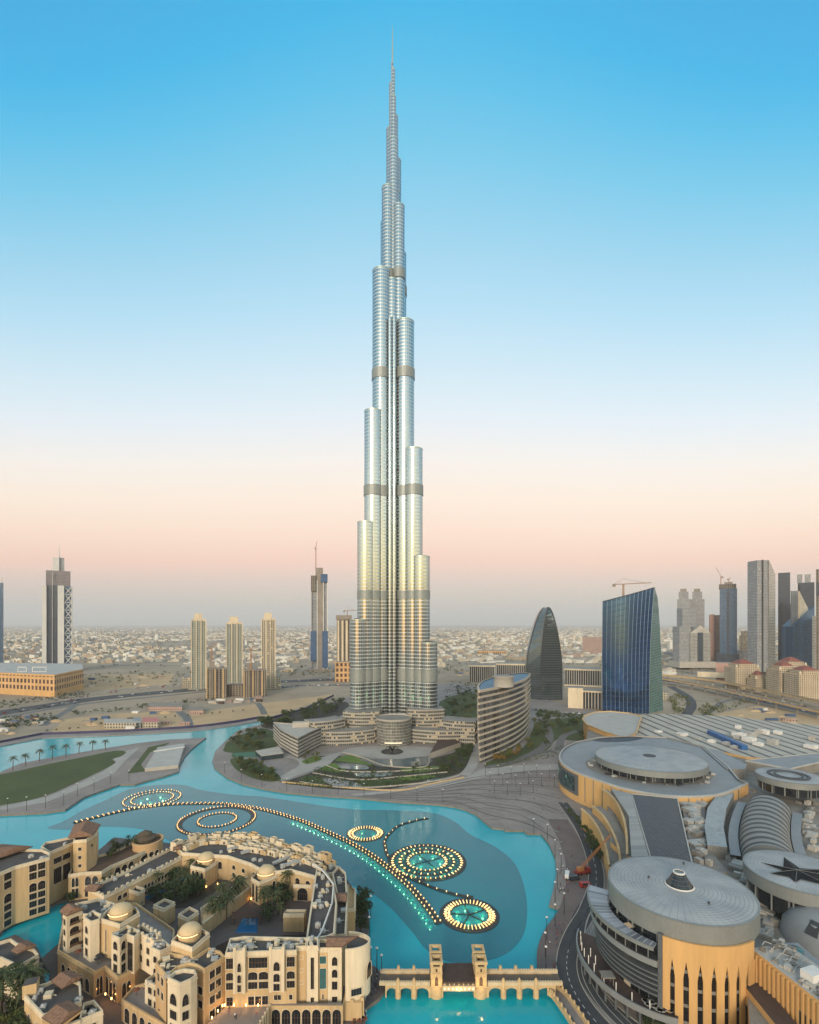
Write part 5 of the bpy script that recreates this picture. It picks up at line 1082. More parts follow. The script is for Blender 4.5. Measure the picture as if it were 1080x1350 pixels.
for k in range(26):
    a = rp.uniform(218, 238); rr = rp.uniform(23.5, 26); x, y = c1.x + rr * math.cos(R(a)), c1.y + rr * math.sin(R(a)); q = MB(); q.lathe(x, y, [(.12, 7), (.10, 7.7), (.75, 7.75), (.75, 7.85)], 8, 0, cap=0)
    o = q.build('cafe_table', 'pale_concrete'); tag(o, 'small round cafe table on the near end of the dark mall deck', 'cafe table', 'cafe tables on the mall deck')
# orange fin wall under the disc
ow = thing('finned_wall', 'tall curved orange wall with seven pointed dark slots under the near disc roof', 'mall wall', (c1.x, c1.y - 27, ZL))
def arcpt(a, r, z): return Vector((c1.x + r * math.cos(R(a)), c1.y + r * math.sin(R(a)), z))
a0_, a1_ = 229.5, 299.0; rw = 23.9; zt_ = 30.0
mb = MB(); an = [a0_ + (a1_ - a0_) * k / 40 for k in range(41)]
mb.grid([[arcpt(a, rw - .7, ZL) for a in an], [arcpt(a, rw - .7, 25) for a in an]], 0, True); mb.build('slot_glass', 'slot_glass' if 'slot_glass' in MATS else facade('slot_glass', (.20, .19, .17), (.012, .012, .014), 30, 5.2, 1.0, .80, gr=.15, jit=.3).name, ow)
mb = MB(); mb.grid([[arcpt(a, rw, 24.2) for a in an], [arcpt(a, rw, zt_) for a in an], [arcpt(a, rw - .7, zt_) for a in an], [arcpt(a, rw - .7, 24.2) for a in an]], 0, False); mb.build('top_band', 'mall_orange', ow)
ns = 7; da = (a1_ - a0_) / (ns + .6)
for k in range(ns + 1):
    ac = a0_ + da * (k + .3); half = da * .30 if 0 < k < ns else da * .36; mb = MB()
    prof = [(ZL, half), (19, half * 1.0), (24.2, da * .5 if 0 < k < ns else da * .5)]
    o0 = []; o1 = []
    for z, hw in prof: o0.append(arcpt(ac - hw, rw, z)); o1.append(arcpt(ac + hw, rw, z))
    i0_ = [p.lerp(Vector((c1.x, c1.y, p.z)), .022) for p in o0]; i1_ = [p.lerp(Vector((c1.x, c1.y, p.z)), .022) for p in o1]
    for j in range(2):
        mb.face([o0[j], o1[j], o1[j + 1], o0[j + 1]]); mb.face([i0_[j], o0[j], o0[j + 1], i0_[j + 1]]); mb.face([o1[j], i1_[j], i1_[j + 1], o1[j + 1]])
    mb.build('fin', 'mall_orange', ow)
mb = MB(); e_ = arcpt(a0_ - .5, rw - .4, 0); mb.box(e_.x, e_.y, ZL, 1.6, 1.3, 29.2, R(a0_), 0); mb.build('end_pier', 'louvre_grey', ow)
# right long wing running towards the camera
def wall_run(name, label, px, z0, z1, th, m, cat='mall wall', ribs=0, roofm='mall_roof_pale', wins=()):
    a, b = P(*px[0], z1), P(*px[1], z1); t = thing(name, label, cat, ((a.x + b.x) / 2, (a.y + b.y) / 2, z0)); d = (b - a); L = d.length; d.normalize(); nn = Vector((-d.y, d.x, 0))
    if nn.dot(Vector((-a.x, -a.y, 0))) < 0: nn = -nn
    bk = -nn * th
    mb = MB(); mb.prism([a, b, b + bk, a + bk], z0, z1, 0, 1); mb.build('wall', [m, roofm], t)
    for k in range(ribs):
        p = a + d * L * (k + .5) / ribs; mb = MB(); mb.box(p.x + nn.x * .2, p.y + nn.y * .2, z0, .5, .7, z1 - z0 - .8, math.atan2(d.y, d.x), 0); mb.build('rib', m, t)
    for (u, z, w_, h_) in wins: opening(t, a + d * L * u + Vector((0, 0, z - z1)) + nn * .05, d, nn, w_, h_, 0, 'window', 'louvre_grey', 'teal_glass')
    return t, a, b, nn
wr, a_, b_, nn_ = wall_run('ribbed_wing', 'long orange ribbed mall wing running to the bottom right corner', [(990, 1250), (1100, 1335)], ZL, 26, 13, 'mall_orange', ribs=17, wins=[(.72, 12, 4.5, 7), (.93, 12, 4.5, 7)])
clutter(wr, [(1000, 1250), (1035, 1240), (1090, 1300), (1090, 1325)], 26, 40, 3, (.4, 2.2), h=(.3, 1.4), rot=.6)
for k in range(14):
    p = a_.lerp(b_, (k + .5) / 14) - nn_ * (2.5 + (k % 3) * 2); mb = MB(); mb.tube([p + Vector((0, 0, .6)), p + Vector((3, 2.4, .9)), p + Vector((5, 1.2, .6))], .16, 5); mb.build('pipe', 'mall_roof_pale', wr)
wall_run('lower_wing', 'lower orange mall block with dark recessed openings, in front of the ribbed wing', [(968, 1283), (1040, 1372)], ZL, 17, 6, 'mall_orange', wins=[(.3, 5, 4.2, 7), (.62, 5, 4.2, 7)], roofm='deck_brown')
# --- star disc hall
t2_, c2, r2 = disc(1056, 1149.5, 31, 18.6, 4.6, 'mall hall with a black eight-pointed star on its pale disc roof', zb=20, slope=.5)
cs = P(1051, 1149.5, 31.7)
q = MB(); pts = [P(x, y, 31.62) for x, y in [(1003.5, 1137), (1033, 1144), (1034, 1130), (1054.5, 1144.7), (1095, 1147), (1076, 1151.5), (1100, 1156), (1094, 1168), (1056, 1159), (1049, 1163), (1041, 1156), (1015, 1151), (1033, 1147.5)]]
for k in range(len(pts)): q.face([pts[(k + 1) % len(pts)], pts[k], (cs.x, cs.y, 32.5)], 0)
st = q.build('star_skylight', 'slate_glass' if 'slate_glass' in MATS else mat('slate_glass', (.011, .0105, .012), .6, 0, .3, .5, spec=.12).name, t2_)
for k in (0, 2, 4, 6, 7, 9, 11):
    q = MB(); q.tube([Vector((cs.x, cs.y, 32.55)), pts[k] + Vector((0, 0, .05))], .07, 4); q.build('star_rib', 'mall_rim', st)
# --- ringed disc hall
t3_, c3, r3 = disc(1041, 1022.5, 30, 18.2, 3.6, 'mall hall with dark concentric rings on its pale disc roof, behind the ribbed vault', zb=21, slope=.5)
for ra, rb2 in ((.52, .62), (.38, .43)):
    q = MB(); q.lathe(c3.x - 1.0, c3.y - .5, [(r3 * ra, 30.75), (r3 * ra, 30.95), (r3 * rb2, 30.9), (r3 * rb2, 30.6)], 48, 0, smooth=False); q.build('roof_ring', 'mall_dark', t3_)
# --- ribbed vault
va = thing('ribbed_vault', 'curving barrel vault of pale and dark ribs between the ringed disc and the star disc', 'vault', P(1013, 1090, ZM))
spine = smooth_path([P(1016, 1128, 22), P(1010, 1108, 22), P(1008, 1090, 22), P(1010, 1072, 22), P(1014, 1058, 22)], 6)
nv = len(spine)
prev = None
L_ = offset(spine, 10.8); R_ = offset(spine, -10.8)
mb_l, mb_d = MB(), MB()
def arc_at(i, dr=0.0, n=18):
    c = spine[i]; l = L_[i] - c; o = []
    for k in range(n + 1):
        a = math.pi * k / n; p = c + l * math.cos(a) * (1 + dr / 10.8); o.append(Vector((p.x, p.y, 17.5 + (9.0 + dr) * math.sin(a))))
    return o
stepv = 3
for i in range(0, nv - 1):
    dark = (i % 2) == 1
    q = MB(); dr = -.15 if dark else 0.0
    a, b = arc_at(i, dr), arc_at(i + 1, dr); q.grid([a, b], 0, True)
    if not dark:
        q.grid([arc_at(i, -.15), arc_at(i, 0)], 0, False); q.grid([arc_at(i + 1, 0), arc_at(i + 1, -.15)], 0, False)
    if i == 0: q.face(arc_at(0, 0), 0)
    if i == nv - 2: q.face(arc_at(nv - 1, 0), 0)
    q.build('vault_glass' if dark else 'vault_rib', 'mall_dark' if dark else 'mall_rim', va)
for s_, z in ((13.2, 19.0), (-13.2, 19.0)):
    q = MB(); ribbon(q, [Vector((p.x, p.y, z)) for p in offset(spine, s_)], 4.2, 0); pth = offset(spine, s_ + (2.1 if s_ > 0 else -2.1))
    q.grid([[Vector((p.x, p.y, ZM)) for p in pth], [Vector((p.x, p.y, z)) for p in pth]], 0, False); pth = offset(spine, s_ - (2.1 if s_ > 0 else -2.1)); q.grid([[Vector((p.x, p.y, ZM)) for p in pth], [Vector((p.x, p.y, z)) for p in pth]], 0, False); q.build('side_gutter', 'mall_roof', va)
# --- far large hall: disc on a curved orange building
t4_, c4_, r4 = disc(856.5, 998.5, 30, 37.2, 4.0, 'large far mall hall under a pale disc roof set within a curved orange building', zb=22.0, slope=1.2)
q = MB(); q.lathe(c4_.x, c4_.y, [(4.2, 31.0), (4.2, 31.5), (3.6, 31.5), (.1, 31.3)], 20, 0, smooth=False); q.build('roof_eye', 'mall_dark', t4_)
oh = thing('curved_hall', 'curved orange mall building with a dark screen, around the far disc', 'mall building', (c4_.x - 40, c4_.y - 30, ZL))
ol = smooth_path([P(x, y, 22) for x, y in [(760, 978), (744, 986), (737, 997), (741, 1007), (755, 1016), (772, 1023), (795, 1031), (820, 1039), (855, 1046), (890, 1050), (925, 1050), (955, 1046), (987, 1033)]], 4) + [P(x, y, 22) for x, y in [(975, 1028), (960, 1010), (930, 985), (880, 972), (830, 970), (790, 972)]]
mb = MB(); mb.prism(ol, ZL, 21.2, 0, 1, False); mb.build('wall', ['mall_orange', 'mall_roof'], oh)
mb = MB(); mb.grid([[Vector((p.x, p.y, 21.2)) for p in ol], [Vector((p.x, p.y, 22.4)) for p in ol], [Vector((p.x, p.y, 22.4)) for p in offset(ol, 3.0 if False else (1.2), True)]], 0, False, True); mb.build('roof_edge', 'mall_roof_pale', oh)
k0, k1 = 9, 20
fr_ = offset(ol, -.5, True) if (lambda a: a > 0)(sum(ol[i - 1].x * ol[i].y - ol[i].x * ol[i - 1].y for i in range(len(ol)))) else offset(ol, .5, True)
sg = fr_[9:19]
mb = MB(); mb.grid([[Vector((p.x, p.y, 6.0)) for p in sg], [Vector((p.x, p.y, 20.6)) for p in sg]], 0, False); fr2 = mb.build('screen_frame', 'louvre_grey', oh)
sg2 = [p + (p - Vector((c4_.x, c4_.y, p.z))).normalized() * .3 for p in fr_[10:18]]
mb = MB(); mb.grid([[Vector((p.x, p.y, 8.2)) for p in sg2], [Vector((p.x, p.y, 18.6)) for p in sg2]], 0, False); mb.build('screen', 'screen_glass', fr2)
for k in range(20, 47, 2):
    p = fr_[k]; mb = MB(); mb.box(p.x, p.y, 4, .35, .35, 17, 0, 0); mb.build('panel_joint', 'mall_rim', oh)
# stepped curved walls descending toward the promenade
for j, (px, z, wd, lab) in enumerate([([(772, 1066), (785, 1078), (797, 1096), (806, 1118), (811, 1142)], 13, 5, 'lowest curved orange terrace wall stepping down beside the promenade trees'),
                              ([(787, 1062), (802, 1076), (815, 1097), (824, 1120), (827, 1142)], 17, 5.5, 'middle curved orange terrace wall below the far disc building'),
                              ([(798, 1040), (812, 1052), (823, 1070), (830, 1095), (832, 1128)], 23, 3.0, 'upper curved orange terrace wall beside the pale ridge roof')]):
    pp = smooth_path([P(x, y, z) for x, y in px], 6); a = offset(pp, wd / 2); b = offset(pp, -wd / 2); mb = MB(); mb.prism(list(a) + list(b)[::-1], ZL, z - .6, 0, 1)
    t = thing('terrace_wall', lab, 'terrace', (pp[12].x, pp[12].y, ZL)); mb.build('wall', ['mall_orange', 'mall_roof_drab'], t)
    e = offset(pp, wd / 2 + .05) if a[0].x < b[0].x else offset(pp, -wd / 2 - .05)
    mb = MB(); ed = [Vector((p.x, p.y, z - .8)) for p in e]; ribbon(mb, [p + Vector((0, 0, 1.2)) for p in ed], 1.0); mb.grid([[p for p in offset(ed, .5)], [p + Vector((0, 0, 1.2)) for p in offset(ed, .5)]], 0, False); mb.grid([[p for p in offset(ed, -.5)], [p + Vector((0, 0, 1.2)) for p in offset(ed, -.5)]], 0, False); mb.build('coping', 'plaster_sand', t)
def roofplane(name, label, px, z, m, zb=ZM, cat='mall roof', edge=None):
    pts = [P(x, y, z) for x, y in px]; t = thing(name, label, cat, (pts[0].x, pts[0].y, zb)); mb = MB(); mb.prism(pts, zb, z, 1, 0); mb.build('roof', [m, 'mall_roof_drab'], t)
    if edge:
        for a, b in zip(pts, pts[1:] + pts[:1]): mb = MB(); mb.beam(a + Vector((0, 0, .5)), b + Vector((0, 0, .5)), .6, .9); mb.build('roof_edge', edge, t)
    return t
facade('dark_panels', (.06, .06, .065), (.028, .027, .032), 2.2, 2.2, .9, .9, gr=.4, jit=.35)
facade('ridge_sheet', (.36, .35, .33), (.24, .235, .225), 60, 5.0, 1, .86, gr=.5, jit=.2)
roofplane('panel_roof', 'large dark panelled roof sloping between the far disc building and the near disc', [(833, 1047), (893, 1053), (913, 1140), (858, 1132)], 24, 'dark_panels', edge='mall_roof_pale')
roofplane('ridge_roof', 'long pale grey stepped roof strip left of the dark panelled roof', [(806, 1040), (832, 1046), (856, 1130), (833, 1132), (829, 1075)], 25.2, 'ridge_sheet')
cw = roofplane('service_roof', 'cluttered drab service roof between the dark panelled roof and the curved grey strip', [(897, 1053), (930, 1050), (930, 1085), (938, 1122), (960, 1150), (925, 1150), (914, 1138)], 18, 'mall_roof_drab')
clutter(cw, [(900, 1056), (927, 1053), (928, 1085), (936, 1120), (952, 1145), (925, 1145), (915, 1130)], 18, 46, 5, (1.5, 7), rot=.3)
facade('wave_roof', (.30, .32, .34), (.22, .27, .26), 2.5, 3.0, .6, .5, gr=.4, jit=.3)
roofplane('strip_roof', 'curved grey-green strip roof left of the ribbed vault', [(946, 1047), (968, 1045), (958, 1066), (954, 1090), (959, 1117), (933, 1114), (929, 1090), (933, 1065)], 21, 'wave_roof')
c8 = clutter(rb_, [(960, 1125), (990, 1160), (1010, 1200), (1040, 1230), (1010, 1240), (1000, 1200), (975, 1165)], ZM, 34, 6, (1.5, 6), rot=.8)
clutter(rb_, [(1060, 1060), (1080, 1060), (1080, 1125), (1062, 1125)], ZM, 22, 8, (1.2, 5))
clutter(rb_, [(985, 1035), (1000, 1048), (1060, 1058), (1080, 1050), (1078, 1062), (1000, 1056)], ZM, 12, 9, (1.2, 4))
# right edge: half dome and flat blue-grey roof with teal skylights
hd = thing('curved_shell', 'grey curved shell roof with dark window slots at the right edge, below the star disc', 'mall roof', P(1085, 1235, ZM)); cc = P(1098, 1225, 20)
mb = MB(); mb.lathe(cc.x, cc.y, [(15, ZM), (14.2, 20), (11.5, 24), (7, 26.6), (.1, 27.5)], 40, 0); mb.build('shell', 'mall_roof', hd)
for a in (205, 235, 262):
    for rr, z, in ((12.6, 22.8),):
        q = MB(); pts = [Vector((cc.x + r_ * math.cos(R(a + da_)), cc.y + r_ * math.sin(R(a + da_)), z_ + .25)) for da_, r_, z_ in ((-8, 13.8, 21), (8, 13.8, 21), (8, 10.5, 25), (-8, 10.5, 25))]; q.face(pts); q.build('shell_window', 'mall_dark', hd)
fb_ = roofplane('flat_roof_block', 'flat blue-grey roof with two round teal skylights above the ribbed wing', [(1022, 1243), (1052, 1243), (1110, 1292), (1062, 1292)], 24, 'mall_roof')
for x, y in ((1049, 1253), (1072, 1277)):
    p = P(x, y, 24); q = MB(); q.lathe(p.x, p.y, [(2.2, 24), (2.2, 24.4), (1.9, 24.5), (.1, 24.9)], 20, 0); q.build('round_skylight', 'teal_glass', fb_)
p = P(1072, 1304, 24); q = MB(); q.box(p.x, p.y, 24, 5, 3.5, 5.2, .3, 0); tag(q.build('roof_house', 'white_paint'), 'small white plant room on the roof edge at the far bottom right', 'plant room')
# --- back flat striped roofs
facade('striped_roof', (.42, .385, .33), (.09, .083, .075), 60, 13, 1, .26, gr=.6, jit=.1)
def striped(name, label, px, z, zb=ZL):
    pts = [P(x, y, z) for x, y in px]; t = thing(name, label, 'mall roof', (pts[0].x, pts[0].y, zb)); mb = MB(); mb.prism(pts, zb, z, 0, 1, top=False)
    d = (P(1000, 1000, z) - P(860, 945, z)); ang = math.atan2(d.y, d.x); c_, s_ = math.cos(-ang), math.sin(-ang); mb.face(pts if sum(pts[i - 1].x * pts[i].y - pts[i].x * pts[i - 1].y for i in range(len(pts))) > 0 else pts[::-1], 1, False)
    mb.u[-1] = [(mb.v[i][0] * c_ - mb.v[i][1] * s_, mb.v[i][0] * s_ + mb.v[i][1] * c_) for i in mb.f[-1]]
    mb.build('roof', ['mall_orange', 'striped_roof'], t); return t
sr = striped('striped_hall', 'long pale mall roof with dark diagonal stripes at the back, below the viaduct', [(822, 972), (838, 943), (870, 941), (960, 944), (1010, 950), (1300, 978), (1300, 1030), (1080, 1004), (985, 998), (925, 985)], 17)
clutter(sr, [(950, 968), (1010, 965), (1030, 985), (985, 985)], 17, 10, 4, (4, 12), ('white_paint', 'mall_roof_pale'), (2.5, 5))
clutter(sr, [(850, 962), (940, 975), (985, 990), (960, 985)], 17, 8, 5, (3, 7), ('white_paint', 'metal_unit'), (1.5, 3))
clutter(sr, [(900, 948), (1080, 968), (1080, 990), (1040, 980)], 17, 8, 15, (3, 7), ('white_paint', 'pale_concrete'), (1.5, 4))
ew = thing('orange_end_wall', 'rounded orange end building at the far left of the striped mall roof', 'mall building', P(790, 955, ZL))
ep = [P(x, y, 20) for x, y in [(769, 948), (772, 943), (785, 938.5), (805, 937.5), (830, 940), (845, 944), (838, 966), (822, 972), (800, 965), (775, 955)]]
mb = MB(); mb.prism(ep, ZL, 19, 0, 1); mb.build('wall', ['mall_orange', 'mall_roof_pale'], ew)
mb = MB(); mb.grid([[Vector((p.x, p.y, 19)) for p in ep], [Vector((p.x, p.y, 20.2)) for p in ep], [Vector((p.x, p.y, 20.2)) for p in offset(ep, 1.5, True)]], 0, False, True); mb.build('parapet', 'plaster_sand', ew)
fp = [P(x, y, 18.4) for x, y in [(937, 965), (960, 972), (984, 984), (978, 986), (952, 977), (934, 968)]]
pn = P(958, 977, 17); mb = MB(); a, b = P(936, 968, 17), P(982, 989, 17); mb.beam(a + Vector((0, 0, 4)), b + Vector((0, 0, 4)), 5, 4); tag(mb.build('blue_canopy', 'truck_blue'), 'bright blue long canopy lying on the striped mall roof', 'canopy')
mb = MB(); mb.face([(c4_.x + 1.16 * r4 * math.cos(6.2832 * k / 48), c4_.y + 4 + 1.02 * r4 * math.sin(6.2832 * k / 48), 21.27) for k in range(48)]); mb.build('inner_roof', 'mall_roof_drab', oh)
rj = random.Random(40)
for k in range(46):
    a = rj.uniform(0, 6.28); rr = r4 * rj.uniform(1.0, 1.12); x, y = c4_.x + rr * math.cos(a), c4_.y + 2 + rr * .97 * math.sin(a); mb = MB(); mb.box(x, y, 21.3, rj.uniform(1, 3.4), rj.uniform(1, 2.4), rj.uniform(.5, 1.8), a, 0); mb.build('rooftop_unit', rj.choice(('metal_unit', 'mall_roof_pale', 'mall_roof_drab', 'mall_dark')), oh)
mb = MB(); pp = smooth_path([P(x, y, 21.35) for x, y in [(782, 976), (805, 971.5), (835, 971), (848, 973), (830, 977), (800, 978)]], 5, True); mb.face(pp); mb.build('roof_gap', 'mall_dark', oh)
tg = roofplane('triangle_roof', 'pale grey triangular roof between the striped roof and the ringed disc', [(983, 1003), (1090, 992), (1090, 1003), (1041, 1014)], 22, 'mall_roof', edge='mall_roof_pale')
roofplane('fan_roof', 'grey roof wedge with a dark gap right of the far disc', [(925, 985), (950, 990), (985, 1008), (982, 1014), (958, 1014)], 22, 'mall_roof')
# --- curved promenade road and its kerbs
mat('promenade_brown', (.145, .112, .104), .75, 0, .3, .08)
def road(px, wd, m, z, name='road', kerb=False):
    pp = smooth_path([P(x, y, z) for x, y in px], 8); mb = MB(); ribbon(mb, pp, wd); struct(mb, name, m)
    return pp
road([(735, 1080), (752, 1110), (762, 1140), (764, 1170), (756, 1205), (740, 1230), (731, 1255), (732, 1282)], 12.5, 'promenade_brown', ZL + .04, 'promenade_paving')
pr = road([(742, 1058), (765, 1090), (782, 1130), (786, 1165), (775, 1200), (758, 1230), (748, 1260), (750, 1290), (768, 1325), (800, 1362), (850, 1410)], 7.0, 'asphalt', ZL + .05)
for off in (3.6, -3.6):
    mb = MB(); pp = offset(pr, off)
    for a, b in zip(pp, pp[1:]): mb.beam(a + Vector((0, 0, .12)), b + Vector((0, 0, .12)), .3, .15)
    struct(mb, 'kerb', 'kerb_stone')
for off in (5.2, 7.4, 9.8, 12.0, 14.6, 16.6, 18.2):
    mb = MB(); ribbon(mb, offset(pr, off), .28 if off < 12 else .4, 0, .03); struct(mb, 'road_marking', 'paving_light' if off in (7.4, 12.0) else 'kerb_stone')
mb = MB(); pp = offset(pr, 0)
for i in range(0, len(pp) - 1, 2): mb.face([p + Vector((0, 0, .02)) for p in (pp[i] + Vector((-.1, 0, 0)), pp[i] + Vector((.1, 0, 0)), pp[i + 1] + Vector((.1, 0, 0)), pp[i + 1] + Vector((-.1, 0, 0)))])
struct(mb, 'road_marking', 'road_paint')
r2_ = road([(772, 1195), (763, 1215), (760, 1245), (772, 1285), (800, 1325), (850, 1365), (910, 1392)], 6.0, 'asphalt', ZL + .07, 'road')
mb = MB(); pp = offset(r2_, 3.1)
for a, b in zip(pp, pp[1:]): mb.beam(a + Vector((0, 0, .15)), b + Vector((0, 0, .15)), .5, .15)
struct(mb, 'kerb', 'kerb_stone')
scatter([(768, 1098), (785, 1092), (800, 1110), (806, 1135), (795, 1142), (778, 1118)], 22, T_D, (.5, .9), 'dark tree in the strip between the promenade and the curved terrace walls', 'trees along the mall', ZL, 31)
scatter([(748, 1070), (762, 1076), (775, 1092), (766, 1094)], 8, T_D, (.4, .6), 'small dark tree by the far mall entrance', 'trees along the mall', ZL, 32)
scatter([(830, 1330), (880, 1345), (900, 1360), (860, 1365)], 10, T_D, (.4, .6), 'small dark tree under the near mall deck', 'trees along the mall', ZL, 33)
# --- mobile crane and vans on the promenade
tc_ = P(768, 1152, ZL); cr = thing('mobile_crane', 'red and orange mobile crane with a raised lattice boom on the promenade', 'crane', tc_)
mat('crane_red', (.22, .035, .025), .5, 0, .2, .5); mat('crane_orange', (.36, .15, .05), .5, 0, .2, .5); mat('tyre', (.015, .015, .016), .8, 0, .2, 1)
mb = MB(); mb.box(tc_.x, tc_.y, ZL + .6, 8, 2.6, 1.2, .25, 0); mb.box(tc_.x + 2.8, tc_.y + .8, ZL + 1.8, 2.0, 2.4, 1.4, .25, 0); mb.build('chassis', 'crane_red', cr)
for k in (-3, -1.5, 1.5, 3):
    for s_ in (-1.2, 1.2): mb = MB(); x, y = tc_.x + k * math.cos(.25) - s_ * math.sin(.25), tc_.y + k * math.sin(.25) + s_ * math.cos(.25); rows_ = [[(x + .55 * math.cos(a * .7854), y + w__, ZL + .56 + .55 * math.sin(a * .7854)) for a in range(8)] for w__ in (-.2, .2)]; mb.grid(rows_, 0, True, True); mb.face(rows_[0]); mb.face(rows_[1][::-1]); mb.build('wheel', 'tyre', cr)
b0 = tc_ + Vector((-1, 0, 2.6)); b1 = P(806, 1099, 24)
b1 = Vector((XA(806, tc_.y + 6), tc_.y + 6, ZA(1100, tc_.y + 6))); mb = MB(); d = (b1 - b0); n_ = d.cross(Vector((0, 1, 0))).normalized() * .5; m_ = d.cross(n_).normalized() * .5
for s1, s2_ in ((1, 1), (1, -1), (-1, -1), (-1, 1)): mb.tube([b0 + n_ * s1 + m_ * s2_, b0.lerp(b1, .5) + n_ * s1 * .8 + m_ * s2_ * .8, b1 + n_ * s1 * .3 + m_ * s2_ * .3], .13, 4)
for k in range(14): u, v = k / 14, (k + 1) / 14; s_ = 1 if k % 2 else -1; mb.tube([b0.lerp(b1, u) + n_ * s_ * .8 + m_ * .8, b0.lerp(b1, (u + v) / 2), b0.lerp(b1, v) - n_ * s_ * .8 + m_ * .8], .08, 3)
mb.build('boom', 'crane_orange', cr)
mb = MB(); mb.box(tc_.x - 1, tc_.y, ZL + 1.8, 3, 2.4, 1.6, .25, 0); mb.build('cab', 'crane_orange', cr)
def car(p, rot, m, label, L=4.4, W=1.8, Hh=1.45, name='parked_car', group=None, van=False):
    t = thing(name, label, 'car' if not van else 'van', p, group); mb = MB(); h0 = .3
    prof = [(-L / 2, h0), (L / 2, h0), (L / 2, h0 + .45), (L * .25, h0 + .55), (L * .12, Hh), (-L * .32, Hh), (-L * .46, h0 + .6), (-L / 2, h0 + .55)] if not van else [(-L / 2, h0), (L / 2, h0), (L / 2, h0 + .8), (L * .36, Hh), (-L / 2, Hh)]
    a = [(x, -W / 2, z) for x, z in prof]; b = [(x, W / 2, z) for x, z in prof]
    mb.face(a); mb.face(b[::-1])
    for i in range(len(prof)): j = (i + 1) % len(prof); mb.face([a[j], a[i], b[i], b[j]])
    o = mb.build('body', m, t, (0, 0, 0)); g = MB()
    for s_ in (-1, 1):
        y = s_ * (W / 2 + .01); q = [(L * .2, y, h0 + .6), (L * .1, y, Hh - .1), (-L * .30, y, Hh - .1), (-L * .4, y, h0 + .62)]; g.face(q)
    g.face([(L * .245, -W * .42, h0 + .62), (L * .245, W * .42, h0 + .62), (L * .135, W * .4, Hh - .04), (L * .135, -W * .4, Hh - .04)]); g.build('window', 'dark_glass', t, (0, 0, 0))
    for x in (-L * .3, L * .3):
        for s_ in (-1, 1):
            wv = MB(); rows_ = [[(x + .33 * math.cos(k * .7854), s_ * (W / 2 - .1) + yy_, .33 + .33 * math.sin(k * .7854)) for k in range(8)] for yy_ in (-.1, .12)]; wv.grid(rows_, 0, True, True); wv.face(rows_[0]); wv.face(rows_[1][::-1]); wv.build('wheel', 'tyre', t, (0, 0, 0))
    t.rotation_euler = (0, 0, rot); return t
mat('car_white', (.62, .62, .61), .3, 0, .08, .3); mat('car_dark', (.03, .035, .05), .3, 0, .2, .3); mat('car_red', (.35, .03, .03), .35, 0, .1, .3); mat('car_silver', (.32, .33, .34), .3, .3, .1, .3)
car(P(748, 1156, ZL), 1.2, 'car_white', 'white van parked by the lake edge near the mobile crane', 5.6, 2.0, 2.3, 'parked_van', None, True)
car(P(757, 1160, ZL), .2, 'car_dark', 'dark blue van beside the white van near the mobile crane', 5.2, 2.0, 2.2, 'parked_van', None, True)
car(P(772, 1169, ZL), .1, 'car_red', 'red and white van parked just below the mobile crane', 5.4, 2.0, 2.2, 'parked_van', None, True)
# ================================================================ towers in the middle distance
mat('steel_white', (.60, .585, .56), .6, 0, .12, .05)
mat('concrete_raw', (.26, .225, .19), .9, 0, .25, .05)
mat('crane_steel', (.42, .22, .12), .6, .1, .2, .2)
mat('blue_sheet', (.05, .10, .20), .7, 0, .3, .05)
mat('roof_red', (.22, .075, .055), .85, 0, .2, .1)
facade('fac_cream', (.44, .385, .30), (.075, .085, .08), 3.4, 3.6, .55, .6, jit=.5, lit=.02, lits=.7)
facade('fac_green', (.40, .38, .33), (.07, .125, .11), 3.0, 3.5, .66, .66, jit=.4)
facade('fac_blue', (.13, .18, .24), (.05, .105, .19), 2.0, 3.8, .86, .84, gm=.1, gr=.15, jit=.35)
facade('fac_mauve', (.24, .205, .215), (.12, .11, .125), 2.6, 3.8, .7, .7, gm=.1, gr=.2, jit=.2)
facade('fac_dark', (.075, .09, .115), (.04, .052, .075), 2.0, 3.8, .86, .8, gm=.05, gr=.2, jit=.3)
facade('fac_grey', (.33, .335, .345), (.12, .135, .16), 2.4, 3.8, .62, .62, gr=.15, jit=.4, lit=.012, lits=.6)
facade('fac_check', (.42, .40, .36), (.10, .12, .135), 3.6, 3.9, .66, .66, gr=.15, jit=.4)
facade('fac_pink', (.40, .27, .22), (.10, .10, .11), 3.2, 3.8, .5, .5, jit=.4)
facade('fac_orange', (.58, .35, .16), (.085, .05, .04), 9.0, 11.5, .56, .62, jit=.5, ov=3)
facade('fac_colonnade', (.50, .45, .38), (.025, .028, .035), 4.4, 60, .74, 1.0, jit=.3)
facade('fac_skeleton', (.26, .22, .175), (.045, .038, .032), 5.0, 3.5, .66, .70, gr=.9, jit=.6, gspec=.1)
facade('fac_silver', (.50, .48, .43), (.46, .45, .42), 2.4, 3.9, .8, .7, gm=.8, gr=.22, wm=.6, wr=.35, jit=.2)
facade('fac_oldtown', (.46, .375, .27), (.075, .06, .05), 3.6, 3.4, .42, .52, jit=.5)
ANCH = {}
def face_pt(t, px, Y):
    """ground point on the tower's own axes (its front is square to the line of sight): column px, at depth Y - Y0 behind its front"""
    ax, ay, th = ANCH[t.name]; d = Y - ay if th else 0.0
    rx, ry, tx, ty = math.sin(th), math.cos(th), math.cos(th), -math.sin(th); by = ay if th else Y
    k = (px - CX) / F; u = (k * (by + ry * d) - (ax + rx * d)) / (tx - k * ty)
    return Vector((ax + rx * d + tx * u, by + ry * d + ty * u, 0)), Vector((rx, ry, 0)), th
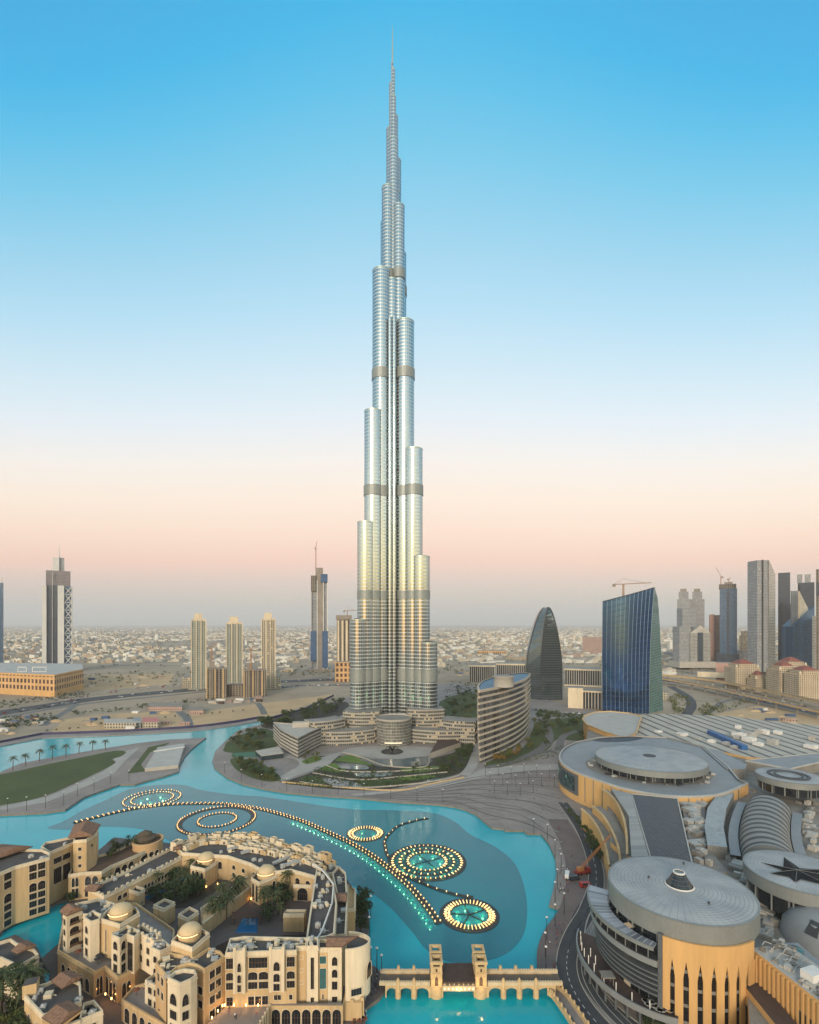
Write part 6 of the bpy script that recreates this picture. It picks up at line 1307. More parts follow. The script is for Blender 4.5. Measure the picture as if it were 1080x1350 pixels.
def tower_(name, label, x0, x1, top, Y, m, dep=30, rot=0.0, cat='tower', base=0.0, roofm='podium_roof', group=None, turn=True):
    """rectangular tower: picture columns x0..x1 at distance Y, turned to face the open ground before it"""
    xc = XA((x0 + x1) / 2, Y); th = math.atan2(xc, Y) if turn else 0.0; z = ZA(top, Y); t = thing(name, label, cat, (xc, Y + dep / 2, base), group)
    ANCH[t.name] = (xc, Y, th); pbox(t, 'wall', x0, x1, top, None, Y, m, dep, 0, roofm, z0=base); return t, xc, z
def pbox(t, name, x0, x1, y0, y1, Y, m, dep=20, off=0.0, roofm='podium_roof', z0=None):
    if t.name not in ANCH: ANCH[t.name] = (XA((x0 + x1) / 2, Y), Y, 0.0)
    a, r, th = face_pt(t, x0, Y); b, _, _ = face_pt(t, x1, Y); c = (a + b) / 2; zb = ZA(y0, c.y); za = ZA(y1, c.y) if z0 is None else z0; c = c + r * (off + dep / 2)
    mb = MB(); mb.box(c.x, c.y, za, (b - a).length, dep, zb - za, -th, 0, 1); return mb.build(name, [m, roofm], t)
def crane_(px, top, Y, jib, label, base_y=None, up=0.0):
    x = XA(px, Y); z1 = ZA(top, Y); z0 = ZA(base_y, Y); t = thing('tower_crane', label, 'crane', (x, Y, z0)); w_ = .9
    mb = MB()
    for sx_, sy_ in ((-1, -1), (1, -1), (1, 1), (-1, 1)): mb.tube([(x + sx_ * w_, Y + sy_ * w_, z0), (x + sx_ * w_, Y + sy_ * w_, z1)], .32, 4)
    k = z0
    while k < z1 - 4: mb.tube([(x - w_, Y - w_, k), (x + w_, Y - w_, k + 4)], .2, 3); k += 4
    mb.build('mast', 'crane_steel', t); mb = MB(); mb.tube([(x - jib * .35, Y, z1 - up * .2), (x, Y, z1), (x + jib, Y, z1 + up)], .55, 4); mb.tube([(x - jib * .3, Y, z1), (x, Y, z1 + 8), (x + jib * .8, Y, z1 + up * .8)], .25, 3); mb.build('jib', 'crane_steel', t)
    mb = MB(); mb.box(x - jib * .33, Y, z1 - 4, 4, 2, 4); mb.build('counterweight', 'concrete_raw', t); return t
# left edge and its neighbour with white slabs
t, x, z = tower_('glass_tower', 'narrow blue glass tower cut by the left edge', -14, 4.5, 768, 1350, 'fac_blue', 40)
for k in range(3): pbox(t, 'roof_fin', -6 + k * 4, -4 + k * 4, 760, 768, 1350, 'steel_white', 3, 4)
Ym = 1300
t, x, z = tower_('braced_tower', 'dark glass tower between white slabs with cross-bracing on its right side and a thin spire', 60.5, 93, 752.5, Ym + 8, 'fac_mauve', 44, cat='skyscraper')
pbox(t, 'white_slab', 55.3, 61.2, 772, 884, Ym, 'steel_white', 40); pbox(t, 'white_slab', 76, 84.5, 772, 886, Ym - 6, 'steel_white', 46)
pbox(t, 'braced_side', 84.6, 95.4, 773, 886, Ym, 'fac_blue', 40); pbox(t, 'dark_front', 61.3, 75.9, 771, 884, Ym + 4, 'fac_dark', 6); pbox(t, 'upper_block', 70.5, 85, 735, 752.6, Ym + 16, 'fac_grey', 24); pbox(t, 'upper_slab', 69.5, 78, 734.5, 752.6, Ym + 12, 'steel_white', 6)
def fp_(px, py, Y): p, _, _ = face_pt(t, px, Y); return Vector((p.x, p.y, ZA(py, p.y)))
q = MB(); q.tube([fp_(78, 735, Ym + 25), fp_(78, 718, Ym + 25)], 1.8, 6, 0, .6); q.build('spire', 'steel_white', t)
q = MB()
for k in range(11):
    y0, y1 = 886 - k * 10.2, 886 - (k + 1) * 10.2
    for a, b in (((85.2, y0), (95, y1)), ((95, y0), (85.2, y1)), ((85.2, y0), (95, y0))): q.tube([fp_(*a, Ym - 1.2), fp_(*b, Ym - 1.2)], 1.15, 4)
q.tube([fp_(95, 886, Ym - 1.2), fp_(95, 773, Ym - 1.2)], 1.5, 4); q.build('brace', 'steel_white', t)
q = MB(); q.tube([fp_(69, 884, Ym + 3), fp_(69, 754, Ym + 3)], .7, 4); q.build('mullion', 'steel_white', t)
# long orange building
Yo = 905; t = thing('orange_building', 'long low orange building with rows of dark windows under the braced tower', 'building', (XA(40, Yo), Yo, 0))
pp = [P(x, y, 0) for x, y in [(-30, 913), (72, 919), (110, 908), (108, 897), (-30, 894)]]; mb = MB(); mb.prism(pp, 0, 37, 0, 1); mb.build('wall', ['fac_orange', 'mall_roof_pale'], t)
for p0, p1 in ((pp[0], pp[1]), (pp[1], pp[2])): q = MB(); q.beam(p0 + Vector((0, -.3, 38.5)), p1 + Vector((0, -.3, 38.5)), 1.2, 3); q.build('parapet', 'mall_orange', t); q = MB(); q.beam(p0 + Vector((0, -.4, 9)), p1 + Vector((0, -.4, 9)), .8, 9); q.build('plinth', 'mall_orange', t)
for i, (a, b) in enumerate(((24, 35), (43, 61))): q = MB(); x0, x1 = XA(a, 930), XA(b, 930); [q.box((x0 + x1) / 2, 930, z_, x1 - x0, 2, 1.2) for z_ in (ZA(880, 930), ZA(886, 930))]; [q.box(x_, 930, 37, 1.2, 1.2, ZA(880, 930) - 37) for x_ in (x0, x1)]; q.build('roof_frame', 'steel_white', t)
# three cream residential towers
for px, top, Y, m, lab, w_ in ((262, 809, 960, 'fac_green', 'slim cream and green residential tower, leftmost of the three alike', 9.5), (309, 813, 980, 'fac_green', 'slim cream residential tower with a pointed roof frame, middle of the three alike', 10.5), (354, 808, 950, 'fac_cream', 'slim cream residential tower with a rounded crown, rightmost of the three alike', 9)):
    t, x, z = tower_('residential_tower', lab, px - w_, px + w_, top + 10, Y, m, 24, cat='residential tower', group='three slim cream towers')
    pbox(t, 'crown', px - w_ * .65, px + w_ * .5, top, top + 10, Y, 'plaster_cream', 14, 5); pbox(t, 'crown_step', px - w_ * .9, px + w_ * .9, top + 7, top + 10, Y, 'plaster_cream', 20, 2)
    for k in (-1, -.33, .33, 1): pbox(t, 'corner_pier', px + k * w_ - .6, px + k * w_ + .6, top + 8, 908, Y, 'plaster_cream', 2, -1.4)
    if px == 309: q = MB(); p_ = face_pt(t, 309, Y + 8)[0]; q.tube([(p_.x, p_.y, z), (p_.x, p_.y, z + 18)], 1, 5, 0, .3); q.build('finial', 'plaster_cream', t)
    pbox(t, 'podium', px - w_ * 1.5, px + w_ * 1.8, 893, 912, Y, 'fac_cream', 34, 3)
for i, (x0, x1, top, lab) in enumerate(((272, 299, 882, 'concrete skeleton block under construction between the left two cream towers'), (321, 351, 884, 'concrete skeleton block under construction before the rightmost cream tower'))):
    Y = 850 + i * 15; t, x, z = tower_('construction_block', lab, x0, x1, top, Y, 'fac_skeleton', 30, cat='construction', roofm='concrete_raw')
    for k in range(5): pbox(t, 'frame_column', x0 + (x1 - x0) * k / 5, x0 + (x1 - x0) * k / 5 + 1.5, top - random.uniform(0, 4), 921, Y, 'concrete_raw' if k % 2 else 'plaster_sand', 2, -1.6)
    pbox(t, 'core', x0 + 4, x0 + 11, top - 9, top, Y, 'concrete_raw', 8, 9)
pbox(thing('construction_block', 'low half-built concrete block between the two skeleton blocks', 'construction', (XA(310, 870), 870, 0)), 'wall', 299, 321, 903, 919, 870, 'fac_skeleton', 22, 0, 'concrete_raw')
for px, top, by in ((279, 853, 882), (331, 855, 884)): crane_(px, top, 862, 10, 'orange tower crane mast over the ' + ('left' if px < 300 else 'right') + ' skeleton block', by, 6)
# tall tower under construction with blue sheeting
Y = 1330; t, x, z = tower_('half_built_tower', 'tall grey tower under construction with blue sheeting and a crane on top', 411, 431.5, 760, Y, 'fac_grey', 40, cat='skyscraper', roofm='concrete_raw')
pbox(t, 'core', 416, 426, 748, 760, Y, 'concrete_raw', 20, 8); pbox(t, 'core_shaft', 418.2, 426, 756, 884, Y, 'concrete_raw', 4, -3); pbox(t, 'scaffold', 410, 417, 759, 780, Y, 'fac_skeleton', 6, -5); pbox(t, 'scaffold', 423, 432, 757, 768, Y, 'blue_sheet', 6, -6)
for a, b, c_, d in ((409.5, 417, 832, 872), (425, 432.5, 832, 880)): pbox(t, 'blue_sheeting', a, b, c_, d, Y, 'blue_sheet', 5, -5.5)
for px in (410.6, 417.8, 426, 431): pbox(t, 'edge_pier', px, px + 1, 765, 884, Y, 'steel_white' if px > 412 else 'concrete_raw', 2, -4.5)
pbox(t, 'podium', 405, 440, 882, 890, Y, 'concrete_raw', 60, -10)
crane_(416.5, 722, Y + 20, 4, 'slender crane on top of the half-built tower with blue sheeting', 752, 20)
Y = 1150; t, x, z = tower_('concrete_tower', 'bare beige concrete tower half hidden behind the left side of the tallest tower', 444, 463, 816, Y, 'fac_skeleton', 26, roofm='concrete_raw'); pbox(t, 'top_slab', 443, 464, 811, 816.2, Y, 'concrete_raw', 28, -1)
for px in (445, 450.5, 456): pbox(t, 'pier', px, px + 2.4, 818, 872, Y, 'plaster_cream', 2, -2)
crane_(458, 805, Y + 14, 22, 'small crane on the bare beige concrete tower', 812)
tower_('office_block', 'small orange block below the bare concrete tower', 442, 463, 873, 1090, 'fac_orange', 30, cat='building')
# dark colonnaded blocks right of the tallest tower
def colon(x0, x1, y0, y1, Y, dep, lab, m='fac_colonnade'):
    t, x, z = tower_('colonnade_block', lab, x0, x1, y0 + 2, Y, m, dep, cat='building'); pbox(t, 'roof_slab', x0 - 1, x1 + 1, y0, y0 + 2.01, Y, 'plaster_cream', dep + 3, -1.5); pbox(t, 'base', x0 - 1, x1 + 1, y1 - 2, y1 + 3, Y, 'plaster_cream', 4, -2.5); return t
colon(619, 652, 877, 903, 1080, 40, 'low white-finned black block left of the pointed glass tower')
colon(655, 692, 875, 893, 1180, 40, 'black finned block behind, just left of the pointed glass tower')
colon(745, 792, 882, 905, 1010, 50, 'low dark finned block between the pointed tower and the big blue tower')
colon(768, 843, 912, 939, 735, 26, 'long white colonnaded building at the foot of the big blue tower')
tower_('stone_block', 'plain beige stone block at the left end of the white colonnaded building', 749, 769, 907, 742, 'plaster_cream', 26, cat='building')
# pointed glass tower
Y = 830; cx_, hw = 719.5, 22.0
t = thing('pointed_tower', 'grey glass tower with curved sides rising to a point, between the two dark glass towers', 'tower', (XA(719, Y), Y + 15, 0))
def lens(y):
    k = max(0.0, min(1.0, (y - 800) / 70.0)); l = 722 - (722 - 697) * (k ** .55); r = 722 + (741 - 722) * (k ** .5); return l, r
rowsp = []; ys = [800.5, 803, 807, 812, 818, 826, 836, 848, 862, 880, 900, 926]
for y in ys:
    l, r = lens(y); z = ZA(y, Y) if y < 925 else 0; m_ = l + (r - l) * .33; rowsp.append([(XA(l, Y), Y + 14, z), (XA(m_, Y), Y - 6, z), (XA(r, Y), Y, z), (XA(r, Y) - 1, Y + 34, z), (XA(l, Y) + 2, Y + 34, z)])
mb = MB(); mb.grid(rowsp[::-1], 0, False, True); mb.build('wall', [facade('fac_pointed', (.10, .115, .12), (.15, .19, .205), 3.0, 4.0, .94, .88, gm=.85, gr=.09, jit=.08)], t)
for i in (0, 1, 2): q = MB(); q.tube([Vector(r[i]) + Vector((0, -.5, 0)) for r in rowsp], .8, 5); q.build('edge_rib', 'mall_dark', t)
tower_('hospital_block', 'plain beige hotel block with small windows behind, between the pointed and blue towers', 768, 795, 840, 2100, 'fac_pink', 60, cat='building')
# big blue tower with slanted curved top
Y = 705; t = thing('blue_tower', 'big blue ribbed glass tower with a slanted top and curved right side', 'tower', (XA(835, Y), Y + 30, 0))
def edge(y, side):
    k = max(0, min(1, (y - 775) / 150.0))
    if side == 0: return 794.0 + 1.5 * (1 - min(1, max(0, (y - 793) / 60.0)))
    if side == 1: return 857 - 5 * max(0, 1 - abs(y - 775) / 400) + 3 * k + 1
    return 863.0 + 11.5 * (k ** .42)
n = 13; Lr, Rr, Sr = [], [], []
for k in range(n + 1):
    u = k / n; yl = 793.5 + (942 - 793.5) * u; yr = 775 + (946 - 775) * u; ysd = 775.2 + (938 - 775.2) * u
    bulge = 0
    Lr.append(Vector((XA(794.5 - .6 * math.sin(u * 3.1), Y + 14), Y + 14, ZA(yl, Y + 14)))); Rr.append(Vector((XA(856 + 6.5 * (1 - u) ** 2.4, Y), Y, ZA(yr, Y)))); Sr.append(Vector((XA(863.6 + 11 * u ** .45, Y + 26), Y + 26, ZA(ysd - 2 * 0, Y + 26))))
for l in (Lr, Rr, Sr): l[-1].z = 0
m_ = 24; mb = MB(); rws = []
for k in range(n + 1): rws.append([Lr[k].lerp(Rr[k], j / m_) + Vector((0, -6 * math.sin(math.pi * j / m_), 0)) for j in range(m_ + 1)])
mb.grid(rws[::-1], 0, True); mb.build('front_glass', [facade('fac_bluetower', (.03, .08, .17), (.035, .10, .26), 60, 7.8, 1.0, .93, gm=.85, gr=.12, wm=.5, jit=.0, var=.02)], t)
for j in range(0, m_ + 1, 2): q = MB(); q.tube([r[j] + Vector((0, -.35, 0)) for r in rws], .26, 4); q.build('rib', 'rib_blue' if 'rib_blue' in MATS else mat('rib_blue', (.36, .45, .55), .3, .6, .1, .2).name, t)
mb = MB(); mb.grid([[b, a] for a, b in zip(Sr, Rr)][::-1], 0, True) if False else mb.grid([[a, b] for a, b in zip(Rr, Sr)][::-1], 0, True); mb.build('side_glass', [facade('fac_tealside', (.12, .19, .19), (.065, .14, .14), 2.5, 3.9, .8, .8, gm=.1, gr=.12, jit=.3)], t)
mb = MB(); bkl = [p + Vector((38, 32, 0)) for p in Lr]; mb.grid([[a, b] for a, b in zip(Sr, bkl)][::-1], 0, False); mb.grid([[a, b] for a, b in zip(bkl, Lr)][::-1], 0, False); mb.face([Lr[0], Rr[0], Sr[0], bkl[0]]); mb.build('back_wall', 'fac_dark', t)
q = MB(); q.tube([p + Vector((0, -.3, .3)) for p in rws[0]], .7, 5); q.tube([Rr[0], Sr[0], Sr[0] + Vector((0, 0, -.1))], .7, 5); q.build('roof_edge', 'mall_dark', t)
crane_(822, 770, Y + 40, 42, 'thin crane behind the slanted top of the big blue tower', 796, 2)
# right-hand cluster along the highway
Y = 1500
for px, lab in ((901, 'left one of the grey twin towers with stepped tops'), (919, 'right one of the grey twin towers with stepped tops')):
    t, x, z = tower_('twin_tower', lab, px - 8, px + 10, 790, Y, 'fac_grey', 40, cat='tower', group='grey twin towers'); pbox(t, 'upper_step', px - 6, px + 7, 780, 790.1, Y, 'fac_grey', 30, 5); pbox(t, 'top_step', px - 4, px + 4.5, 776, 780.1, Y, 'concrete_raw', 20, 9)
Y = 1380; t, x, z = tower_('gabled_tower', 'grey checked tower with a gabled front in front of the twin towers', 910, 937, 835, Y, 'fac_check', 40, turn=False)
a, b, z = XA(910, Y), XA(937, Y), ZA(835, Y); mb = MB(); m_ = (a + b) / 2; mb.face([(a, Y, z), (b, Y, z), (m_, Y, z + 22)]); mb.face([(a, Y, z), (m_, Y, z + 22), (m_, Y + 40, z + 22), (a, Y + 40, z)]); mb.face([(m_, Y, z + 22), (b, Y, z), (b, Y + 40, z), (m_, Y + 40, z + 22)]); mb.face([(b, Y + 40, z), (a, Y + 40, z), (m_, Y + 40, z + 22)]); mb.build('gable', 'fac_check', t)
pbox(t, 'dark_slot', 920, 926.5, 834, 873, Y, 'fac_dark', 3, -2.5); pbox(t, 'left_block', 896, 911, 826, 875, Y + 4, 'fac_grey', 36); pbox(t, 'left_step', 900, 918, 802, 827, Y + 20, 'fac_grey', 30); pbox(t, 'podium', 893, 942, 872, 880, Y, 'pale_concrete', 60, -12)
t, x, z = tower_('pink_tower', 'pinkish slim tower squeezed between the gabled tower and the blue half-built tower', 935, 949, 811, 1480, 'fac_pink', 40); pbox(t, 'pink_pier', 936, 942, 810, 872, 1478, 'roof_pink' if 'roof_pink' in MATS else mat('roof_pink', (.42, .25, .20), .8, 0, .15, .05).name, 6, -3)
t, x, z = tower_('half_built_tower', 'dark blue glass tower under construction with a bare top and two cranes, on the right', 949, 972, 776, 1400, 'fac_blue', 40); pbox(t, 'bare_top', 948, 971, 770, 776.2, 1400, 'fac_skeleton', 36, 1); pbox(t, 'core', 955, 966, 767, 771, 1400, 'concrete_raw', 16, 10); pbox(t, 'pier', 959, 961, 778, 862, 1400, 'mall_dark', 2, -2); pbox(t, 'base', 945, 975, 862, 874, 1400, 'fac_dark', 50, -4)
crane_(950.5, 760, 1415, -14, 'crane with a raised jib on the dark blue half-built tower', 772, 26); crane_(961, 763, 1430, 7, 'short crane mast at the middle of the dark blue half-built tower', 770, 2)
t, x, z = tower_('hotel_block', 'white low hotel with rounded storeys right of the dark blue half-built tower', 975, 993, 838, 1500, 'fac_cream', 40, cat='building'); pbox(t, 'top_step', 977, 991, 832, 838.1, 1500, 'fac_cream', 30, 4); pbox(t, 'podium', 972, 1000, 858, 872, 1500, 'fac_grey', 60, -8)
tower_('office_block', 'grey office slab behind the white low hotel', 988, 1000, 826, 1700, 'fac_grey', 40, cat='building')
Y = 1250; t = thing('silver_tower', 'tall silver slab tower, the highest of the right-hand group', 'skyscraper', (XA(1015, Y), Y, 0))
pbox(t, 'left_face', 998.5, 1012.5, 738.5, 886, Y, 'fac_grey', 36, 0); pbox(t, 'fin', 1004.5, 1006, 738, 886, Y, 'mall_dark', 3, -2.4)
a, b, c_ = Vector((XA(1012.6, Y), Y - 4, 0)), Vector((XA(1031, Y), Y + 22, 0)), Vector((XA(1031, Y), Y + 40, 0)); z = ZA(738.5, Y); zr = ZA(756, Y)
mb = MB(); mb.face([a, b, Vector((b.x, b.y, zr)), Vector((a.x, a.y, z))], 0, False, [(0, 0), (40, 0), (40, zr), (0, z)]); mb.face([b, c_, Vector((c_.x, c_.y, zr)), Vector((b.x, b.y, zr))]); mb.face([Vector((a.x, a.y, z)), Vector((b.x, b.y, zr)), Vector((c_.x, c_.y, zr)), Vector((a.x, c_.y, z))]); mb.face([a, Vector((a.x, a.y, z)), Vector((a.x, c_.y, z)), Vector((a.x, c_.y, 0))]); mb.build('right_face', 'fac_silver', t)
t, x, z = tower_('dark_tower', 'dark grey tower close behind the tall silver slab', 1026, 1042, 755, 1400, 'fac_dark', 40); pbox(t, 'lower_block', 1031, 1046, 796, 880, 1390, 'fac_dark', 30, -6)
t, x, z = tower_('crowned_tower', 'dark blue tower with a two-pronged crown at the far right', 1052, 1074, 768, 1450, 'fac_dark', 40); pbox(t, 'crown', 1051, 1058, 757, 768.1, 1450, 'fac_grey', 14, 6); pbox(t, 'crown', 1061, 1069, 757, 768.1, 1450, 'fac_grey', 14, 6); pbox(t, 'upper_block', 1055, 1074, 770, 815, 1440, 'fac_dark', 12, -6)
Y = 1300; t = thing('wedge_tower', 'grey-blue checked tower with a steep triangular sloping face, second from the right edge', 'tower', (XA(1058, Y), Y, 0)); a, b = XA(1046, Y), XA(1074, Y)
mb = MB(); zl, zr = ZA(826, Y), ZA(800, Y); mb.face([(a, Y, 0), (b, Y, 0), (b, Y, zr), (a, Y, zl)], 0, False, [(0, 0), (b - a, 0), (b - a, zr), (0, zl)]); mb.face([(b, Y, 0), (b, Y + 40, 0), (b, Y + 40, zr), (b, Y, zr)]); mb.face([(a, Y + 40, 0), (a, Y, 0), (a, Y, zl), (a, Y + 40, zl)]); mb.face([(a, Y, zl), (b, Y, zr), (b, Y + 40, zr), (a, Y + 40, zl)]); mb.build('wall', 'fac_blue', t)
c0_, c1_ = XA(1042.5, Y + 10), XA(1054, Y + 10); zt = ZA(779, Y + 10); zb_ = ZA(826, Y + 10); mb = MB(); xr = XA(1066, Y + 10); zx = ZA(803, Y + 10)
mb.face([(c0_, Y + 10, zb_ - 120), (c1_, Y + 10, zb_ - 120), (c1_, Y + 10, zt), (c0_, Y + 10, zt)], 0); mb.face([(c1_, Y + 10, zt), (c1_, Y + 10, zb_), (xr, Y + 10, zx)], 1); mb.face([(c1_, Y + 10, zt), (xr, Y + 10, zx), (xr, Y + 34, zx), (c1_, Y + 34, zt)], 1); mb.face([(c0_, Y + 10, zt), (c1_, Y + 10, zt), (c1_, Y + 34, zt), (c0_, Y + 34, zt)], 0); mb.build('sloping_top', ['fac_grey', 'fac_silver'], t)
t, x, z = tower_('balcony_tower', 'brown balconied tower cut by the right edge', 1076, 1096, 750, 1150, 'fac_skeleton', 40); pbox(t, 'dark_middle', 1076, 1096, 768, 785, 1149, 'fac_dark', 4, -2)
tower_('grey_tower', 'pale grey tower behind, at the right edge below the balconied tower', 1071, 1092, 812, 1250, 'fac_check', 30)
# old-style residential blocks with red roofs
def oldblock(x0, x1, top, Y, lab, roofs=1, dep=34):
    t, x, z = tower_('residential_block', lab, x0, x1, top + 9, Y, 'fac_oldtown', dep, cat='residential block', group='old-style blocks by the viaduct', roofm='plaster_sand', turn=False)
    w_ = (x1 - x0) / roofs
    for k in range(roofs):
        c_ = x0 + w_ * (k + .5); xx = XA(c_, Y); ww = XA(c_ + w_ * .34, Y) - xx; zz = ZA(top + 9, Y); hh = ZA(top, Y) - zz; mb = MB(); mb.box(xx, Y + dep / 2, zz, ww * 2, ww * 2, hh * .5); mb.build('roof_storey', 'fac_oldtown', t)
        mb = MB(); mb.lathe(xx, Y + dep / 2, [(ww * 1.25, zz + hh * .5), (ww * .5, zz + hh), (ww * .08, zz + hh * 1.15)], 4, 0, R(45), smooth=False); mb.build('red_roof', 'roof_red', t)
        for s_ in (-1, 1): mb = MB(); mb.lathe(xx + s_ * ww * 1.25, Y + 2.5, [(1.8, zz), (1.8, zz + 3), (1.4, zz + 4.2), (.1, zz + 5.2)], 10, 0); mb.build('roof_turret', 'plaster_cream', t)
    return t
oldblock(970, 1003, 871, 960, 'cream block with one red roof, leftmost of the old-style blocks'); oldblock(997, 1030, 886, 930, 'lower cream block between the red-roofed ones', 2, 26)
oldblock(1028, 1056, 874, 880, 'cream block with a red roof, right of the lower two-roofed block', 1); oldblock(1036, 1066, 868, 960, 'taller cream block with a red roof standing behind the others', 1); oldblock(1054, 1090, 880, 840, 'nearest cream block with a red roof at the right edge', 1)
t, x, z = tower_('beige_cube', 'plain pinkish cube building beside the highway', 944, 964, 874, 1080, 'roof_pink', 34, cat='building'); pbox(t, 'annex', 920, 970, 886, 893, 1080, 'plaster_cream', 30, -8)
tower_('office_block', 'small white office block at the foot of the big blue tower', 872, 881, 912, 830, 'fac_cream', 20, cat='building')
# ---------------------------------------------------------------- viaduct, highway, roads, sand lots
def flatroad(px, wd, m, z, name='road'):
    pp = smooth_path([P(x, y, z) for x, y in px], 5); mb = MB(); ribbon(mb, pp, wd); struct(mb, name, m); return pp
va_ = thing('viaduct', 'elevated pale viaduct with tracks running to the right edge', 'viaduct', P(980, 915, 0))
for j, (px, z, wd) in enumerate([([(868, 893), (930, 904), (1000, 919), (1100, 941)], 11, 14), ([(868, 889), (940, 897), (1010, 910), (1100, 929)], 11, 9)]):
    pp = smooth_path([P(x, y, z) for x, y in px], 8)
    for i in range(len(pp) - 1):
        pass
    mb = MB(); ribbon(mb, pp, wd, 0); l, r = offset(pp, wd / 2), offset(pp, -wd / 2); up, dn = Vector((0, 0, 1.1)), Vector((0, 0, -2.2))
    for e in (l, r): mb.grid([[p + dn for p in e], [p + up for p in e]], 1, False)
    mb.build('deck', ['road_pale', 'plaster_sand'], va_)
    for k in range(0, len(pp), 2): q = MB(); q.box(pp[k].x, pp[k].y, 0, 2.2, 2.2, z - .3); q.build('pier', 'pale_concrete', va_)
flatroad([(840, 893), (920, 903), (1000, 922), (1120, 950)], 32, 'asphalt', .05, 'highway_road'); flatroad([(880, 884), (960, 893), (1100, 915)], 22, 'road_pale', .07, 'highway_road')
flatroad([(-60, 950), (0, 940), (60, 931), (120, 922), (200, 914), (270, 908), (350, 900), (440, 896), (520, 894)], 46, 'asphalt', .05, 'highway_road'); flatroad([(-60, 955), (0, 946), (60, 936), (120, 927), (200, 919), (270, 912), (350, 904)], 14, 'road_pale', .06)
flatroad([(56, 957), (75, 945), (92, 935), (100, 928)], 10, 'road_pale', .08); flatroad([(355, 910), (380, 905), (440, 903), (470, 905)], 22, 'road_pale', .07); flatroad([(236, 938), (246, 946), (250, 958)], 10, 'road_pale', .09); flatroad([(340, 927), (345, 934), (349, 942)], 9, 'road_pale', .09)
flatroad([(100, 878), (180, 877), (300, 879), (410, 884)], 14, 'road_pale', .06); flatroad([(600, 905), (700, 935), (775, 942)], 10, 'road_pale', ZL + .11); flatroad([(905, 942), (912, 930), (906, 918), (884, 905)], 14, 'asphalt', .1)
flatroad([(920, 952), (940, 935), (955, 925), (990, 918)], 8, 'road_pale', .11); flatroad([(590, 870), (700, 878), (760, 890), (850, 900)], 16, 'road_pale', .09)
for px in ([(252, 940), (340, 928), (440, 915), (442, 918), (352, 946), (310, 952), (250, 959)], [(85, 948), (160, 940), (230, 938), (246, 960), (150, 966), (65, 968)], [(105, 890), (230, 888), (225, 902), (105, 912)], [(930, 945), (1000, 930), (1080, 945), (1080, 960), (960, 955)]):
    mb = MB(); mb.face([P(x, y, .04) for x, y in px]); struct(mb, 'sand_ground', 'sand_warm')
for px in ([(110, 895), (220, 893), (240, 908), (120, 915)], [(885, 915), (905, 912), (898, 940), (880, 938)]): pass
hb = MB(); pts = [P(x, y - 4.2, 0) for x, y in far_bank[1:]] + [P(400, 937, 0), P(440, 918, 0)]
for a, b in zip(pts, pts[1:]): hb.beam(a + Vector((0, 0, 3.4)), b + Vector((0, 0, 3.4)), .8, 3.4)
tag(hb.build('hoarding', mat('hoarding_blue', (.045, .04, .11), .7, 0, .3, .2).name), 'long dark blue hoarding wall along the far bank of the channel', 'hoarding')
def shed(x0, x1, y0, y1, h, m, rm, lab, name='shed'):
    a, b, c_, d = P(x0, y1), P(x1, y1), P(x1, y0), P(x0, y0); t = thing(name, lab, 'shed', ((a + c_) / 2)); mb = MB(); mb.prism([a, b, c_, d], 0, h, 0, 1); mb.build('wall', [m, rm], t); return t
s1 = shed(137, 180, 955, 961, 7, 'fac_cream', 'pale_concrete', 'long low white site office on the far bank'); s2 = shed(188, 209, 953, 960, 7, 'fac_cream', 'car_red', 'small white site shed with a bright red roof on the far bank'); shed(176, 186, 954, 960, 8, 'fac_grey', 'mall_roof', 'grey site shed between the white office and the red-roofed shed')
shed(196, 240, 931, 937, 6, 'fac_pink', 'concrete_raw', 'low reddish half-built foundations on the sandy lot'); pv = thing('pavilion', 'flat white low pavilion on the grass peninsula by the channel', 'pavilion', P(216, 1000, ZL)); mb = MB(); mb.prism([P(x, y, 4.2) for x, y in [(191, 1013), (235, 1008.5), (244, 980), (208, 985)]], ZL, 4.2, 0, 1); mb.build('roof', ['pale_concrete', 'mall_roof_pale'], pv); mb = MB(); mb.beam(P(203, 990, 5), P(243, 984, 5), 2.5, .8); mb.build('roof_wall', 'white_paint', pv); shed(250, 268, 936, 942, 6, 'fac_pink', 'concrete_raw', 'low reddish half-built block left of the skeleton blocks')
# ---------------------------------------------------------------- low city to the horizon
rc = random.Random(77)
CITY = [mat('city_cream', (.56, .49, .385), .9, 0, .2, .02).name, mat('city_white', (.66, .63, .57), .9, 0, .15, .02).name, mat('city_tan', (.42, .32, .225), .9, 0, .2, .02).name, mat('city_grey', (.36, .34, .32), .9, 0, .2, .02).name, mat('city_roof', (.42, .39, .345), .9, 0, .2, .05).name]
CN = {'city_cream': 'low cream house in the dense city beyond the towers', 'city_white': 'low white house in the dense city beyond the towers', 'city_tan': 'low tan house in the dense city beyond the towers', 'city_grey': 'low grey house in the dense city beyond the towers'}
def free(x, Y):
    px = CX + x * F / Y; py = HY + H * F / Y
    if 90 < px < 240 and py > 874: return False
    if Y < 1120 and 370 < px < 980: return False
    if Y < 1600 and (px < 110 or 400 < px < 475 or 610 < px < 700 or 740 < px < 880 or px > 885): return False
    return not (Y < 1250)
nh = 0; rest = MB(); shrub = MB()
def hmesh(mb, x, Y, r):
    w_, d_, h_ = r.uniform(10, 26), r.uniform(9, 22), r.choice((5, 7, 7, 9, 9, 12)); 
    if Y > 3500: w_ *= 1.35; d_ *= 1.6
    big = r.random()
    if big < .03: w_ *= 2.6; d_ *= 1.6; h_ *= 1.4
    elif big < .05 and Y > 2200: h_ *= 3.2
    ro = .35 * math.sin(x * .0011 + Y * .0007) + r.choice((0, 0, .05)); return w_, d_, h_, ro
cells = []
